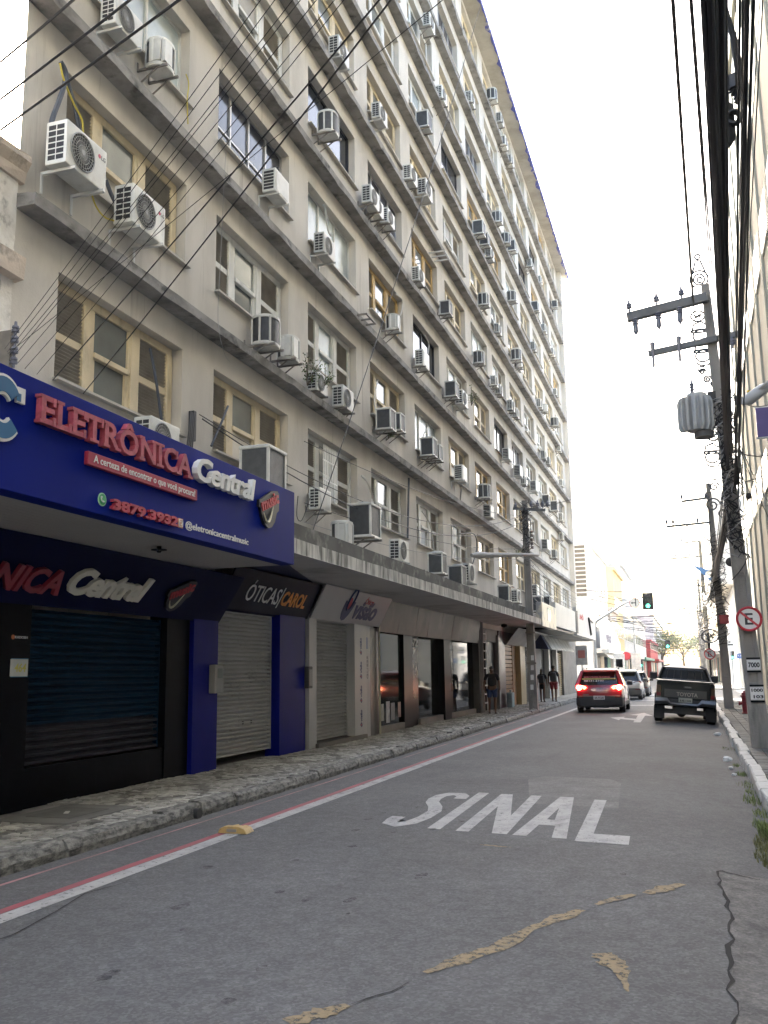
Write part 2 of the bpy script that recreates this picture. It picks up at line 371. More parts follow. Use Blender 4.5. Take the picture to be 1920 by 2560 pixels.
m_crack = M('crack_filler', (0.018, 0.018, 0.018), rough=1, var=0)  # dark filler colour of the crack ribbons
tag(obj('road_crack', ragged(edge + [(p[0]*.6+.05, p[1]) for p in top], [rs.uniform(.006, .030) for _ in range(60)], 3, z=.0062, sub=2), m_crack, fix=False), 'jagged crack along the edge of the older pavement patch', 'crack')
tag(obj('road_crack', ragged([(-1.75,4.75),(-1.66,4.92),(-1.6,5.0),(-1.55,5.2)], [.004,.012,.008,.003], 4, z=.0062), m_crack, fix=False), 'short crack below the long yellow paint streak', 'crack')
tag(obj('road_crack', ragged([(-4.35,4.9),(-4.3,5.4),(-4.42,6.0),(-4.55,6.5),(-4.45,7.0)], [.006,.010,.008,.010,.003], 6, z=.0062), m_crack, fix=False), 'thin crack crossing the white lane line at lower left', 'crack')
m_oil = M('oil_blot', (0.028, 0.028, 0.03), rough=.7, var=.2, alpha=.55, ast=(.40, .62), asc=14)
mbo = MB()
for k in range(30):
    x, y = rs.uniform(-4.1, -2.0), 4.6+rs.random()**1.2*7.5; r = rs.uniform(.015, .07)
    if k > 25: x, y, r = rs.uniform(-3.2, .0), rs.uniform(5, 15), rs.uniform(.02, .04)
    pts = [(x+r*rs.uniform(.5, 1.2)*math.cos(a*.7), y+1.6*r*rs.uniform(.5, 1.2)*math.sin(a*.7)) for a in range(9)]
    mbo.merge(poly_sheet(pts, .005))
stuff(obj('oil_spots', mbo, m_oil, fix=False))
# broken raised pavement marker
t = thing('pavement_marker', 'broken yellow raised pavement marker sitting on the white line', 'road marker', (-4.70, 9.36, 0))
prof = [(-.17,0),(-.15,.05),(-.09,.075),(.07,.075),(.14,.05),(.17,0)]
mb = MB().prism(prof, lambda a, b, h: (a, h, b), -.11, -.012).prism([(-.16,0),(-.13,.05),(-.02,.07),(.0,.03),(.05,.065),(.12,.05),(.16,0)], lambda a, b, h: (a, h, b), .006, .10)
obj('marker_body', mb, M('marker_yellow', (.42, .29, .11), rough=.6, stain=(.16, .13, .1), ss=(8, 8, 8), st=(.5, .7)), t, local=True, bevel=.006)
obj('reflector', MB().box(-.06, .05, -.118, -.109, .02, .05), M('grey_resin', (.22, .2, .18), rough=.5), t, local=True)
# ================================================================== PAVEMENTS
m_conc = M('pavement_concrete', (.30, .29, .27), rough=.85, var=.18, vs=1.2, stain=(.12, .12, .11), ss=(1.3, 1.3, 1.3), st=(.5, .68), bump=.4, bs=60)
m_kerb = M('kerb_stone', (.20, .196, .18), rough=.85, var=.25, vs=4, stain=(.035, .036, .033), ss=(16, 9, 22), st=(.42, .62), sm=.88, bump=.5, bs=45)
m_kerbw = M('kerb_whitewash', (.56, .56, .54), rough=.85, var=.15, vs=3, stain=(.27, .265, .25), ss=(3, 3, 5), st=(.52, .72), sm=.8, bump=.4, bs=50)
pl = MB(); yy = [-30, 0, 10, 25, 40, 55, 66.2]
for i in range(len(yy)-1):
    a, b = yy[i], yy[i+1]; o = len(pl.v)
    pl.v += [(-9.6, a, .11), (xl(a)-.16, a, .11), (xl(b)-.16, b, .11), (-9.6, b, .11)]; pl.f.append((o, o+1, o+2, o+3))
pave_l = struct(obj('pavement', pl, m_conc, fix=False))
rs = random.Random(11); Y = -3.0
while Y < 66:
    ln = rs.uniform(.75, 1.05); y1 = min(Y+ln, 66.2); j = rs.uniform(-.022, .022); hz = rs.uniform(-.02, .018)
    mb = MB(); nst = 4; prof = [(-.17, -.1), (.0, -.1), (.012, .06), (-.012, .125), (-.045, .15), (-.17, .152)]
    rings = [[(xl(Y+(y1-Y)*q/nst)+j+a+rs.uniform(-.012, .012), Y+.006+(y1-Y-.012)*q/nst, b+hz*(b > 0)+rs.uniform(-.01, .01)*(b > .05)) for a, b in prof] for q in range(nst+1)]
    obj('kerb_stone', mb.loft(rings), m_kerb, pave_l, smooth=False); Y = y1
# portuguese-style stone mosaic (thousands of small stones): one counted-out mass
def mosaic(y0, y1, cell):
    mb = MB(); rs = random.Random(21); ny = int((y1-y0)/cell); nx = int(1.8/cell)
    jx = {}
    def node(i, k):
        if (i, k) not in jx: jx[(i, k)] = (rs.uniform(-.26, .26)*cell, rs.uniform(-.26, .26)*cell)
        a, b = jx[(i, k)]; Yv = y0+i*cell+b; xe = xl(Yv)-.178; xv = -7.72+(xe+7.72)*k/nx; return (xv+(a if 0 < k < nx else 0), Yv)
    for i in range(ny):
        for k in range(nx):
            q = [node(i, k), node(i, k+1), node(i+1, k+1), node(i+1, k)]; cx = sum(p[0] for p in q)/4; cy = sum(p[1] for p in q)/4
            if cy < 10.0 and cx < -6.28 and cy > 8.6: continue
            if rs.random() < .012: continue
            z = .132+rs.uniform(-.006, .006)+.006*math.sin(cy*2.1)*math.sin(cx*3); s = .84
            tp = [(cx+(p[0]-cx)*s, cy+(p[1]-cy)*s, z+rs.uniform(-.003, .003)) for p in q]; bt = [(p[0], p[1], .11) for p in [(cx+(p[0]-cx)*.95, cy+(p[1]-cy)*.95) for p in q]]
            u = ((cy*.8) % 2.0)-1.0; v = (cx+6.7)/.75; d = abs(abs(u)+abs(v)-.78)
            dark = (d < .10 and rs.random() < .85) or (d < .18 and rs.random() < .3) or rs.random() < .06
            g = rs.uniform(.13, .22) if dark else rs.uniform(.27, .52); blot = .5+.5*math.sin(cy*.9+2*math.sin(cx*2.3)); g *= .80+.22*blot
            mb.add(bt+tp, [(4,5,6,7),(0,1,5,4),(1,2,6,5),(2,3,7,6),(3,0,4,7)], (g*1.0, g*.985, g*.92))
    return mb
stuff(obj('stone_mosaic', mosaic(3.2, 44, .078), M('mosaic_stone', (.5, .5, .5), attr='Col', rough=.75, var=.12, vs=2, bump=.2, bs=60, stain=(.14, .13, .115), ss=(1.2, 1.2, 1.2), st=(.46, .70), sm=.7), pave_l, fix=False))
obj('mosaic_far', MB().quad((-7.72, 44, .132), (xl(44)-.178, 44, .132), (xl(66)-.178, 66.2, .132), (-7.72, 66.2, .132)), M('mosaic_far', (.33, .32, .29), rough=.8, var=.3, vs=2.2, stain=(.14, .13, .12), ss=(2, 2, 2), st=(.5, .6)), pave_l, fix=False)
lid = thing('manhole_cover', 'rectangular dark manhole cover set in a concrete patch on the left pavement', 'manhole', (-6.75, 9.3, .13))
mb = MB().box(-.47, .45, -.66, .66, -.02, .012); obj('concrete_frame', mb, M('dark_concrete', (.16, .16, .155), rough=.85, var=.2, vs=2, bump=.4), lid, local=True)
obj('lid', MB().box(-.30, .27, -.36, .36, .012, .019), M('lid_concrete', (.12, .12, .118), rough=.8, var=.2, vs=4, bump=.5), lid, local=True)
obj('lifting_strip', MB().box(-.05, .0, -.10, .06, .019, .026, Matrix.Rotation(.5, 4, 'Z')), M('light_metal', (.5, .5, .48), rough=.5, metal=.4), lid, local=True)
tag(obj('drain_pipe_mouth', MB().lathe([(.05, 0), (.065, 0), (.065, .09), (.05, .09)], (xl(10.1)-.05, 10.15, .05), 14, 'x'), M('dark_plastic', (.03, .03, .03), rough=.6), smooth=True), 'small round drain pipe mouth in the left kerb face', 'pipe')
# right side
pr_ = MB(); yy = [-30, 0, 10, 20, 30, 40, 51]
for i in range(len(yy)-1):
    a, b = yy[i], yy[i+1]; o = len(pr_.v)
    pr_.v += [(xr(a)+.15, a, .03), (3.4, a, .03), (3.4, b, .03), (xr(b)+.15, b, .03)]; pr_.f.append((o, o+1, o+2, o+3))
pave_r = struct(obj('pavement', pr_, M('paving_sand', (.07, .068, .063), rough=.95), fix=False))
Y = -2.0
while Y < 51:
    y1 = min(Y+rs.uniform(.72, .95), 51); j = rs.uniform(-.018, .018)+.02*math.sin(Y*1.3); prof = [(0, -.16), (.165, -.16), (.165, .095), (.155, .102), (.02, .098), (.0, .075)]
    rings = [[(xr(Y+(y1-Y)*q/2)+j+a+rs.uniform(-.006, .006), Y+.006+(y1-Y-.012)*q/2, b+rs.uniform(-.006, .006)*(b > 0)) for a, b in prof] for q in range(3)]
    obj('kerb_stone', MB().loft(rings), m_kerbw, pave_r); Y = y1
m_pav = M('paver', (.15, .15, .145), rough=.85, var=.22, vs=7, bump=.35, bs=70, orand=.3, stain=(.07, .075, .06), ss=(3, 3, 3), st=(.5, .7), sm=.6)
pv = obj('paver', MB().box(-.118, .118, -.118, .118, 0, .06), m_pav, pave_r, local=True, bevel=.008); cnt = 0
rest = MB(); first = True; P0 = wloc(pave_r)
for i in range(0, 170):
    for k in range(9):
        Y = 9.0+i*.245; x = xr(Y)+.175+.124+k*.245
        if x > 3.2 or Y > 50.5: continue
        hh = .036+rs.uniform(-.006, .006)
        if k < 7 and cnt < 290 and Y > 12.5 and (x-.8)/Y < .105:
            o = pv if first else pv.copy()
            if not first: COL.objects.link(o)
            first = False; cnt += 1; o.location = Vector((x, Y, hh))-P0; o.rotation_euler = (rs.uniform(-.012, .012), rs.uniform(-.012, .012), rs.uniform(-.03, .03))
        else: rest.box(x-.116, x+.116, Y-.116, Y+.116, .035, hh+.06)
stuff(obj('paver_field', rest, m_pav, pave_r))
# gutter weeds, litter
m_grass = M('gutter_grass', (.16, .20, .06), rough=.8, var=.5, vs=11); m_dry = M('dry_weed', (.16, .16, .06), rough=.85, var=.3, vs=9)
def blades(spots, seed, hmax):
    mb = MB(); rs = random.Random(seed)
    for cx, cy, rad, nn, hs in spots:
        for _ in range(nn):
            a = rs.uniform(0, 6.28); d = rad*math.sqrt(rs.random()); x = cx+d*math.cos(a)*.55; y = cy+d*math.sin(a)*1.6; x = min(x, xr(y)-.01)
            h = hs*rs.uniform(.4, 1.0)*hmax; t = rs.uniform(0, 6.28); lx, ly = math.cos(t)*h*rs.uniform(.2, .9), math.sin(t)*h*rs.uniform(.2, .9); w_ = rs.uniform(.0018, .005)
            z = road_z(x, y); nx, ny = -math.sin(t)*w_, math.cos(t)*w_
            mb.add([(x-nx, y-ny, z), (x+nx, y+ny, z), (x+lx*.5+nx*.8, y+ly*.5+ny*.8, z+h*.75), (x+lx*.5-nx*.8, y+ly*.5-ny*.8, z+h*.75), (x+lx, y+ly, z+h)], [(0,1,2,3), (3,2,4)])
    return mb
stuff(obj('gutter_grass', blades([(.66, 10.9, .20, 420, .85), (.60, 11.5, .14, 60, .5), (.68, 12.4, .16, 70, .5), (.66, 13.6, .26, 120, .5), (.68, 14.6, .14, 40, .4), (.66, 15.4, .24, 60, .4), (.66, 16.9, .16, 100, .35), (.64, 18.4, .14, 60, .3), (.66, 22, .3, 60, .25)], 3, .2), m_grass, fix=False))
stuff(obj('gutter_weed', blades([(.62, 9.6, .35, 420, .7), (.6, 10.3, .25, 240, .8)], 4, .12), m_dry, fix=False))
m_lit = M('litter_white', (.68, .68, .66), rough=.6, var=.15, vs=12)
for i, (px, py, r, lab) in enumerate(((1793, 1832, .10, 'crumpled white plastic litter in the gutter just behind the pickup'), (1817, 1893, .10, 'larger crumpled white paper in the gutter by the weeds'), (1826, 1912, .05, 'small scrap of white litter beside the gutter weeds'), (1835, 1927, .045, 'scrap of pale litter among the gutter weeds'), (783, 1944, .05, 'small white scrap at the foot of the left kerb'), (1232, 1812, .08, 'white scrap lying by the left kerb near the pole'))):
    p = gnd(px, py, 0); p.x = min(p.x, xr(p.y)-.09) if p.x > 0 else p.x
    bm = bmesh.new(); bmesh.ops.create_icosphere(bm, subdivisions=2, radius=r); mb = MB()
    rr = random.Random(i)
    for v in bm.verts: v.co = v.co*rr.uniform(.6, 1.1); v.co.z = (v.co.z+r*.5)*.6
    mb.add([v.co + Vector((p.x, p.y, road_z(p.x, p.y)+.01)) for v in bm.verts], [tuple(v.index for v in f.verts) for f in bm.faces]); bm.free()
    tag(obj('litter', mb, m_lit), lab, 'litter', 'litter in the gutters')
# ================================================================== MAIN OFFICE BUILDING
WX = -7.6; B0, B1 = 8.9, 66.0; Y0, PY, WW = 9.76, 4.265, 3.2; SIL, WTOP, ST = 5.46, 6.91, 2.9; NB, NR = 13, 9; REC = .27
m_wall = M('grey_render', (.565, .535, .485), rough=.88, var=.09, vs=.45, stain=(.40, .375, .335), ss=(1.1, 1.1, .4), st=(.45, .72), sm=.75, stain2=(.22, .20, .17), ss2=(4.2, 4.2, .35), st2=(.60, .82), bump=.18, bs=25)
m_ledge = M('ledge_render', (.29, .28, .265), rough=.9, var=.2, vs=.9, stain=(.12, .115, .11), ss=(1.6, 1.6, 2.2), st=(.44, .66), sm=.85, stain2=(.035, .035, .033), ss2=(2.6, 2.6, 4), st2=(.56, .70), bump=.35, bs=30)
m_sill = M('stone_sill', (.46, .43, .38), rough=.7, var=.12, vs=3)
bld = thing('office_building', 'tall grey office block with ledges and rows of windows filling the left side', 'building', (WX, B0, 0))
ybk = [B0]
for i in range(NB): ybk += [Y0+PY*i, Y0+PY*i+WW]
ybk.append(B1); zbk = [3.3]
for j in range(NR): zbk += [SIL+ST*j, WTOP+ST*j]
ZT = 30.35; zbk.append(ZT)
mb = MB()
for a in range(len(ybk)-1):
    for c in range(len(zbk)-1):
        ya, yb, za, zb = ybk[a], ybk[a+1], zbk[c], zbk[c+1]
        if a % 2 == 1 and c % 2 == 1:
            xb = WX-REC
            mb.quad((WX, ya, za), (WX, ya, zb), (xb, ya, zb), (xb, ya, za)).quad((WX, yb, zb), (WX, yb, za), (xb, yb, za), (xb, yb, zb))
            mb.quad((WX, ya, zb), (WX, yb, zb), (xb, yb, zb), (xb, ya, zb)).quad((WX, yb, za), (WX, ya, za), (xb, ya, za), (xb, yb, za))
        else: mb.quad((WX, ya, za), (WX, yb, za), (WX, yb, zb), (WX, ya, zb))
mb.quad((WX, B0, 0), (WX, B0, ZT), (-20, 27, ZT), (-20, 27, 0)).quad((WX, B1, 0), (-20, B1, 0), (-20, B1, ZT), (WX, B1, ZT)).quad((WX, B0, ZT), (WX, B1, ZT), (-20, B1, ZT), (-20, 27, ZT)).quad((-20, 27, 0), (-20, 27, ZT), (-20, B1, ZT), (-20, B1, 0))
obj('facade_wall', mb, m_wall, bld, fix=False)
rs = random.Random(31)
for j in range(NR-1):       # projecting ledge under every storey, worn along its lower edge
    z0 = 7.38+ST*j; mb = MB(); rings = []; ny = 150
    for q in range(ny+1):
        Y = B0-.03+(B1-B0+.03)*q/ny; w_ = (rs.uniform(-.012, .006) if rs.random() < .7 else rs.uniform(-.035, 0)); k = rs.uniform(-.008, .01)
        if rs.random() < .06: k += .03
        rings.append([(WX-.01, Y, z0), (-7.30+w_, Y, z0+k), (-7.30, Y, z0+.16+rs.uniform(-.006, .006)), (WX-.01, Y, z0+.19)])
    obj('ledge', mb.loft(rings), m_ledge, bld)
# roof slab with peeling painted edge, end pier
mb = MB(); rings = []
for q in range(121):
    Y = B0-.1+(B1-B0+.9)*q/120; rings.append([(WX-.3, Y, 30.36), (-6.87+rs.uniform(-.02, .01), Y, 30.30+rs.uniform(-.01, .01)), (-6.85, Y, 30.52), (WX-.3, Y, 30.56)])
rf = obj('roof_slab', mb.loft(rings), M('roof_soffit', (.42, .395, .345), rough=.9, var=.15, vs=.5, stain=(.28, .26, .22), ss=(.7, .7, .7), st=(.45, .65)), bld)
mb = MB(); rings = []
for q in range(181):
    Y = B0-.12+(B1-B0+.94)*q/180; e = rs.uniform(0, .10) if rs.random() < .55 else rs.uniform(0, .22)
    rings.append([(-6.86-e, Y, 30.285), (-6.845, Y, 30.285), (-6.845, Y, 30.54), (-6.86-e, Y, 30.30)])
obj('painted_edge', mb.loft(rings), M('blue_edge_paint', (.07, .08, .32), rough=.6, stain=(.4, .38, .35), ss=(2, 2, 2), st=(.55, .62)), rf)
obj('end_pier', MB().box(WX-.02, -7.28, 65.35, 66.02, 4.2, 30.3), m_wall, bld)
# ---- window prototypes: local x=0 is the pane plane, y 0..WW, z 0..H
HW = WTOP-SIL
def fr(name, col, **k): return M(name, col, rough=.6, var=.12, vs=2.5, stain=tuple(c*.55 for c in col), ss=(4, 4, 1.5), st=(.55, .72), sm=.7, orand=.12, **k)
m_cream, m_wht, m_wood = fr('cream_frame', (.58, .49, .33)), fr('white_frame', (.60, .60, .57)), fr('ochre_frame', (.46, .31, .12))
m_alu = M('aluminium', (.45, .45, .45), rough=.4, metal=.6, var=.1); m_slat = M('louvre_slat', (.33, .30, .25), rough=.7, var=.2, vs=3, orand=.2)
def glass(name, col, rough=.08, spec=.35, **k): return M(name, col, rough=rough, var=.25, vs=.9, spec=spec, orand=.35, **k)
m_gl = glass('window_glass', (.19, .205, .20)); m_gld = glass('dark_glass', (.02, .025, .035)); m_glb = glass('bluish_glass', (.06, .065, .085), .12); m_fro = glass('frosted_glass', (.40, .45, .45), .25, .5)
m_curt = M('pane_blind', (.42, .39, .33), rough=.5, var=.15, vs=2, orand=.35)
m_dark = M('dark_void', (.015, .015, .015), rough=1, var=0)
def proto_classic(fm, gm, gm2=None):
    mb = MB(); t = .07; xs = [0, .80, 1.98, WW-.16]; x0, x1 = -.03, .04
    mb.box(x0, x1, 0, WW-.04, HW-.13, HW-.002).box(x0, x1, 0, WW-.04, 0, .05)
    for y, wd in ((0, .045), (.80, .19), (1.98, .22), (WW-.20, .16)): mb.box(x0, x1+.012, y, y+wd, .05, HW-.13)
    mz = HW*.47
    for a, b in ((.045, .80), (2.20, WW-.20)): mb.box(x0, x1-.01, a, b, mz-.055, mz+.055)
    mb.box(x0, x1, .99, 1.06, .05, HW-.13).box(x0, x1, 1.91, 1.98, mz, HW-.13).box(x0, x1+.02, 1.06, 1.93, mz-.05, mz+.03).box(x0, x1-.02, 1.06, 1.12, .05, mz-.05).box(x0, x1-.02, 1.88, 1.98, .05, mz-.05)
    f = obj('window', mb, fm, None, local=True, bevel=.006)
    obj('pane', MB().box(-.012, .0, 1.06, 1.91, mz+.03, HW-.13), gm, f, local=True)
    obj('pane', MB().box(-.03, -.02, 1.12, 1.88, .05, mz-.05), gm2 or gm, f, local=True)
    for a, b in ((.045, .80), (2.20, WW-.20)):
        lv = MB(); rot = Matrix.Rotation(R(-38), 4, 'Y')
        for za, zb in ((.05, mz-.055), (mz+.055, HW-.13)):
            n_ = 11
            for q in range(n_):
                z = za+(zb-za)*(q+.5)/n_; m_ = Matrix.Translation((.0, 0, z)) @ rot; lv.box(-.03, .03, a, b, -.004, .004, m_)
        obj('louvre', lv, m_slat, f, local=True, fix=False)
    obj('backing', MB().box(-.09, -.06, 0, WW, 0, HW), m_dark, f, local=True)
    obj('sill', MB().box(-.05, REC+.035, -.03, WW+.05, -.035, -.001), m_sill, f, local=True)
    return f
def proto_slide(fm, gm, n_, rail=None):
    mb = MB().box(-.03, .03, 0, WW, HW-.05, HW-.002).box(-.03, .03, 0, WW, 0, .045)
    for k in range(n_+1):
        y = (WW-.05)*k/n_; mb.box(-.03, .035, y, y+.05, .045, HW-.05)
    if rail: mb.box(-.028, .028, .05, WW-.05, HW*rail, HW*rail+.035)
    f = obj('window', mb, fm, None, local=True)
    for k in range(n_):
        a = (WW-.05)*k/n_; obj('pane', MB().box(-.012, 0, a+.05, a+(WW-.05)/n_, .045, HW-.05), gm, f, local=True)
    obj('sill', MB().box(-.05, REC+.035, -.03, WW+.05, -.035, -.001), m_sill, f, local=True)
    return f
PROTO = {'cream': proto_classic(m_cream, m_gl), 'white': proto_classic(m_wht, m_gl), 'creamblind': proto_classic(m_cream, m_gl, m_curt), 'whiteblind': proto_classic(m_wht, m_curt, m_gl), 'ochre': proto_classic(m_wood, m_gl),
         'whitefro': proto_classic(m_wht, m_fro), 'slide': proto_slide(m_alu, m_glb, 4, .34), 'frost': proto_slide(m_wht, m_fro, 3), 'dark': proto_slide(M('black_frame', (.03, .03, .035), rough=.5), m_gld, 2), 'whiteslide': proto_slide(m_wht, m_gl, 4, .4)}
FIX = {(1,0):'cream',(2,0):'creamblind',(3,0):'frost',(1,1):'creamblind',(2,1):'white',(3,1):'slide',(4,1):'whiteblind',(1,2):'white',(2,2):'whitefro',(3,2):'frost',(4,2):'dark',(5,2):'cream',(1,3):'white',(2,3):'creamblind',(3,3):'ochre',(4,3):'slide',(5,3):'creamblind',(6,3):'white',
       (1,4):'whiteblind',(2,4):'frost',(3,4):'dark',(4,4):'ochre',(5,4):'creamblind',(1,5):'white',(2,5):'creamblind',(3,5):'whitefro',(4,5):'cream',(5,5):'whiteblind',(1,6):'cream',(2,6):'ochre',(3,6):'cream',(4,6):'frost',(5,6):'cream',(2,7):'ochre',(3,7):'dark',(3,8):'slide',(4,8):'creamblind',(2,8):'cream'}
rs = random.Random(77); used = set()
for j in range(1, NR+1):
    for i in range(NB):
        k = FIX.get((j, i)) or rs.choices(['cream', 'creamblind', 'white', 'whiteblind', 'ochre', 'whitefro', 'whiteslide', 'slide', 'dark'], [30, 18, 16, 10, 10, 8, 6, 4, 3])[0]
        o = PROTO[k] if k not in used else copy_tree(PROTO[k]); used.add(k)
        o.parent = bld; o.location = Vector((WX-REC+.06, Y0+PY*i, SIL+ST*(j-1)))-bld.location
for k in PROTO:
    if k not in used:
        for ch in list(PROTO[k].children): bpy.data.objects.remove(ch)
        bpy.data.objects.remove(PROTO[k])
# ================================================================== AIR CONDITIONERS
m_acw = M('ac_enamel', (.62, .62, .58), rough=.45, var=.08, vs=5, stain=(.36, .33, .28), ss=(5, 5, 2), st=(.52, .75), sm=.6, orand=.3)
m_acg = M('ac_grille', (.30, .30, .29), rough=.5, var=.1); m_acd = M('ac_dark', (.022, .022, .024), rough=.7, var=.1)
m_mesh = M('ac_mesh', (.06, .063, .066), rough=.55, var=.25, vs=8, orand=.3, bump=.3, bs=160); m_brk = M('bracket_steel', (.22, .2, .18), rough=.6, metal=.2, var=.2, vs=6); m_brw = M('bracket_white', (.58, .58, .56), rough=.5)
def brackets(root, wd, dp, white, drop=.30):
    for y in (-wd*.36, wd*.36):
        mb = MB().box(.0, dp+.06, y-.018, y+.018, -.045, -.004).box(-.012, .022, y-.018, y+.018, -drop if white else -.045, .12 if not white else -.004)
        if not white: mb.bar((.01, y, -.30), (dp*.75, y, -.04), .022)
        obj('bracket', mb, m_brw if white else m_brk, root, local=True, fix=False)
def ac_box(wd=.82, hg=.56, dp=.30, white=True, vent=2, blank=False, logo=None):
    r = bpy.data.objects.new('air_conditioner', None); COL.objects.link(r)
    x0 = .14; obj('casing', MB().box(x0, x0+dp, -wd/2, wd/2, 0, hg), m_acw, r, local=True, bevel=.018, seg=2)
    if not blank:
        cy, cz, rad = -wd*.12, hg*.5, hg*.41
        obj('fan_opening', MB().lathe([(rad, 0), (rad, .004)], (x0+dp, cy, cz), 28, 'x'), m_acd, r, local=True)
        g = MB()
        for k in range(26):
            a = 2*math.pi*k/26; b2 = a+.5
            g.bar((x0+dp+.010, cy+rad*.16*math.cos(a), cz+rad*.16*math.sin(a)), (x0+dp+.010, cy+rad*.98*math.cos(b2), cz+rad*.98*math.sin(b2)), .008, .006)
        for q in (.38, .6, .82, 1.0): g.tube([(x0+dp+.012, cy+rad*q*math.cos(2*math.pi*k/28), cz+rad*q*math.sin(2*math.pi*k/28)) for k in range(29)], .005 if q < 1 else .011, 4, cap=False)
        g.lathe([(rad*.17, 0), (rad*.15, .016)], (x0+dp+.004, cy, cz), 14, 'x')
        obj('fan_grille', g, m_acg, r, local=True, fix=False)
    else: obj('front_panel', MB().box(x0+dp, x0+dp+.008, -wd/2+.05, wd/2-.10, .05, hg-.05), m_acw, r, local=True, bevel=.003)
    v = MB(); nz = 6
    for c in range(vent):
        for k in range(nz):
            a = x0+.035+(dp-.07)*c/vent; b = x0+.035+(dp-.07)*(c+1)/vent; z0 = .05+(hg-.10)*k/nz; z1 = .05+(hg-.10)*(k+1)/nz
            v.box(a+.008, b-.008, -wd/2-.003, -wd/2+.001, z0+.01, z1-.01)
    obj('side_vent', v, m_acd, r, local=True, fix=False)
    if logo:
        obj('logo_disc', MB().lathe([(.028, 0), (.028, .004)], (x0+dp, wd*.5-.165, hg*.76), 16, 'x'), M('logo_red', (.5, .03, .09), rough=.4), r, local=True)
        obj('logo_lettering', wall_text('LG', wd*.5-.125, wd*.5-.03, hg*.71, hg*.81, x0+dp, .003, bold=.01), M('logo_grey', (.16, .16, .16), rough=.5), r, local=True, fix=False)
    brackets(r, wd, dp+.14, white); return r
def ac_barrel(wd=.58, hg=.60, dp=.50, face='white'):
    r = bpy.data.objects.new('air_conditioner', None); COL.objects.link(r)
    def ring(s, z): 
        pts = []
        for k in range(24):
            a = 2*math.pi*k/24; cx, sy = math.cos(a), math.sin(a); e = .8
            pts.append((.12+dp/2+dp/2*s*math.copysign(abs(cx)**e, cx), wd/2*s*math.copysign(abs(sy)**e, sy), z))
        return pts
    obj('coil', MB().loft([ring(.95, .04), ring(.95, hg-.07)]), m_mesh, r, local=True, smooth=True)
    obj('top_cap', MB().loft([ring(1.0, hg-.07), ring(1.02, hg-.05), ring(1.0, hg-.015), ring(.86, hg)]), m_acw, r, local=True, smooth=True)
    obj('base_pan', MB().loft([ring(.98, -.02), ring(1.02, 0), ring(1.0, .045)]), m_acw, r, local=True, smooth=True)
    pts = ring(.985, 0)
    for k in (2, 6, 10, 14, 18, 21): p = pts[k]; obj('rib', MB().bar((p[0], p[1], .03), (p[0], p[1], hg-.05), .034), m_acw, r, local=True)
    mb = MB()
    if face == 'panel': mb.box(.12+dp*.35, .12+dp*.86, -wd/2-.006, -wd/2+.02, .05, hg-.08).box(.12+dp*.9, .12+dp+.004, -wd*.40, wd*.05, .05, hg-.08)
    if face == 'panel': obj('service_panel', mb, m_acw, r, local=True)
    brackets(r, wd, dp+.1, False); return r
def ac_mesh(wd=.60, hg=.62, dp=.45):
    r = bpy.data.objects.new('air_conditioner', None); COL.objects.link(r); x0 = .12
    obj('coil', MB().box(x0+.012, x0+dp-.012, -wd/2+.012, wd/2-.012, .02, hg-.03), m_mesh, r, local=True)
    for x in (x0, x0+dp-.035):
        for y in (-wd/2, wd/2-.035): obj('corner_post', MB().box(x, x+.035, y, y+.035, .03, hg-.05), m_acw, r, local=True)
    obj('top_cap', MB().box(x0-.01, x0+dp+.01, -wd/2-.01, wd/2+.01, hg-.05, hg).lathe([(min(wd, dp)*.42, hg), (min(wd, dp)*.34, hg+.045)], (x0+dp/2, 0, 0), 18), m_acw, r, local=True, bevel=.01)
    obj('base_pan', MB().box(x0-.01, x0+dp+.01, -wd/2-.01, wd/2+.01, -.01, .03), m_acw, r, local=True)
    brackets(r, wd, dp+.1, False); return r
AC = {'L': ac_box(.86, .60, .32, logo=True), 'A': ac_box(), 'a': ac_box(.74, .52, .28, white=False), 'D': ac_box(.80, .58, .34, vent=1, blank=True), 'V': ac_box(.78, .56, .30, white=False, blank=True),
      'B': ac_barrel(), 'P': ac_barrel(.50, .52, .42, 'panel'), 'C': ac_mesh(), 'c': ac_mesh(.5, .58, .42)}
LOOK = {'L': 'white boxy air conditioner with round fan', 'A': 'white boxy air conditioner with round fan', 'a': 'small white boxy air conditioner', 'D': 'blank fronted white air conditioner', 'V': 'blank fronted air conditioner',
        'B': 'barrel shaped grey air conditioner', 'P': 'small barrel shaped air conditioner', 'C': 'dark mesh box air conditioner', 'c': 'slim dark mesh air conditioner'}
ACS = '''L 205 395;L 362 540;A 325 50;P 412 140;B 668 830;P 728 872;D 703 462;V 815 1245;a 808 955;a 868 998;A 825 615;B 825 310;A 858 130;c 970 1050;c 1000 1054;P 990 805;a 936 496;a 952 516;a 980 545;A 960 285;
c 1076 1119;c 1096 1130;V 1064 899;a 1055 690;A 1069 478;a 1034 440;C 1064 305;D 1158 1183;C 1135 973;A 1160 998;c 1122 769;B 1213 1228;D 1228 1278;B 1200 893;B 1211 749;D 1273 1135;D 1300 1178;a 1316 1200;a 1244 952;a 1255 974;a 1252 822;
C 1200 573;c 1216 600;D 1339 1216;a 1283 1015;a 1296 1032;B 1291 888;P 1300 908;B 1281 741;C 1368 1249;a 1364 1138;C 1388 1265;a 1376 1152;a 1353 1010;P 1364 1020;a 1339 866;B 1387 1055;c 1340 767;a 1407 1293;a 1408 1207;D 1367 1362;a 1391 1385;
B 1230 240;a 1255 300;a 1265 358;a 1281 402;a 1182 250;a 1110 240;B 1244 544;B 1266 597;C 1283 616;a 1230 636;a 1393 981;a 1364 822;a 1385 880;a 1080 60;a 1403 1120;a 1410 1340;a 1330 660;a 1355 700;c 1390 760'''
acused = set(); seen = {}
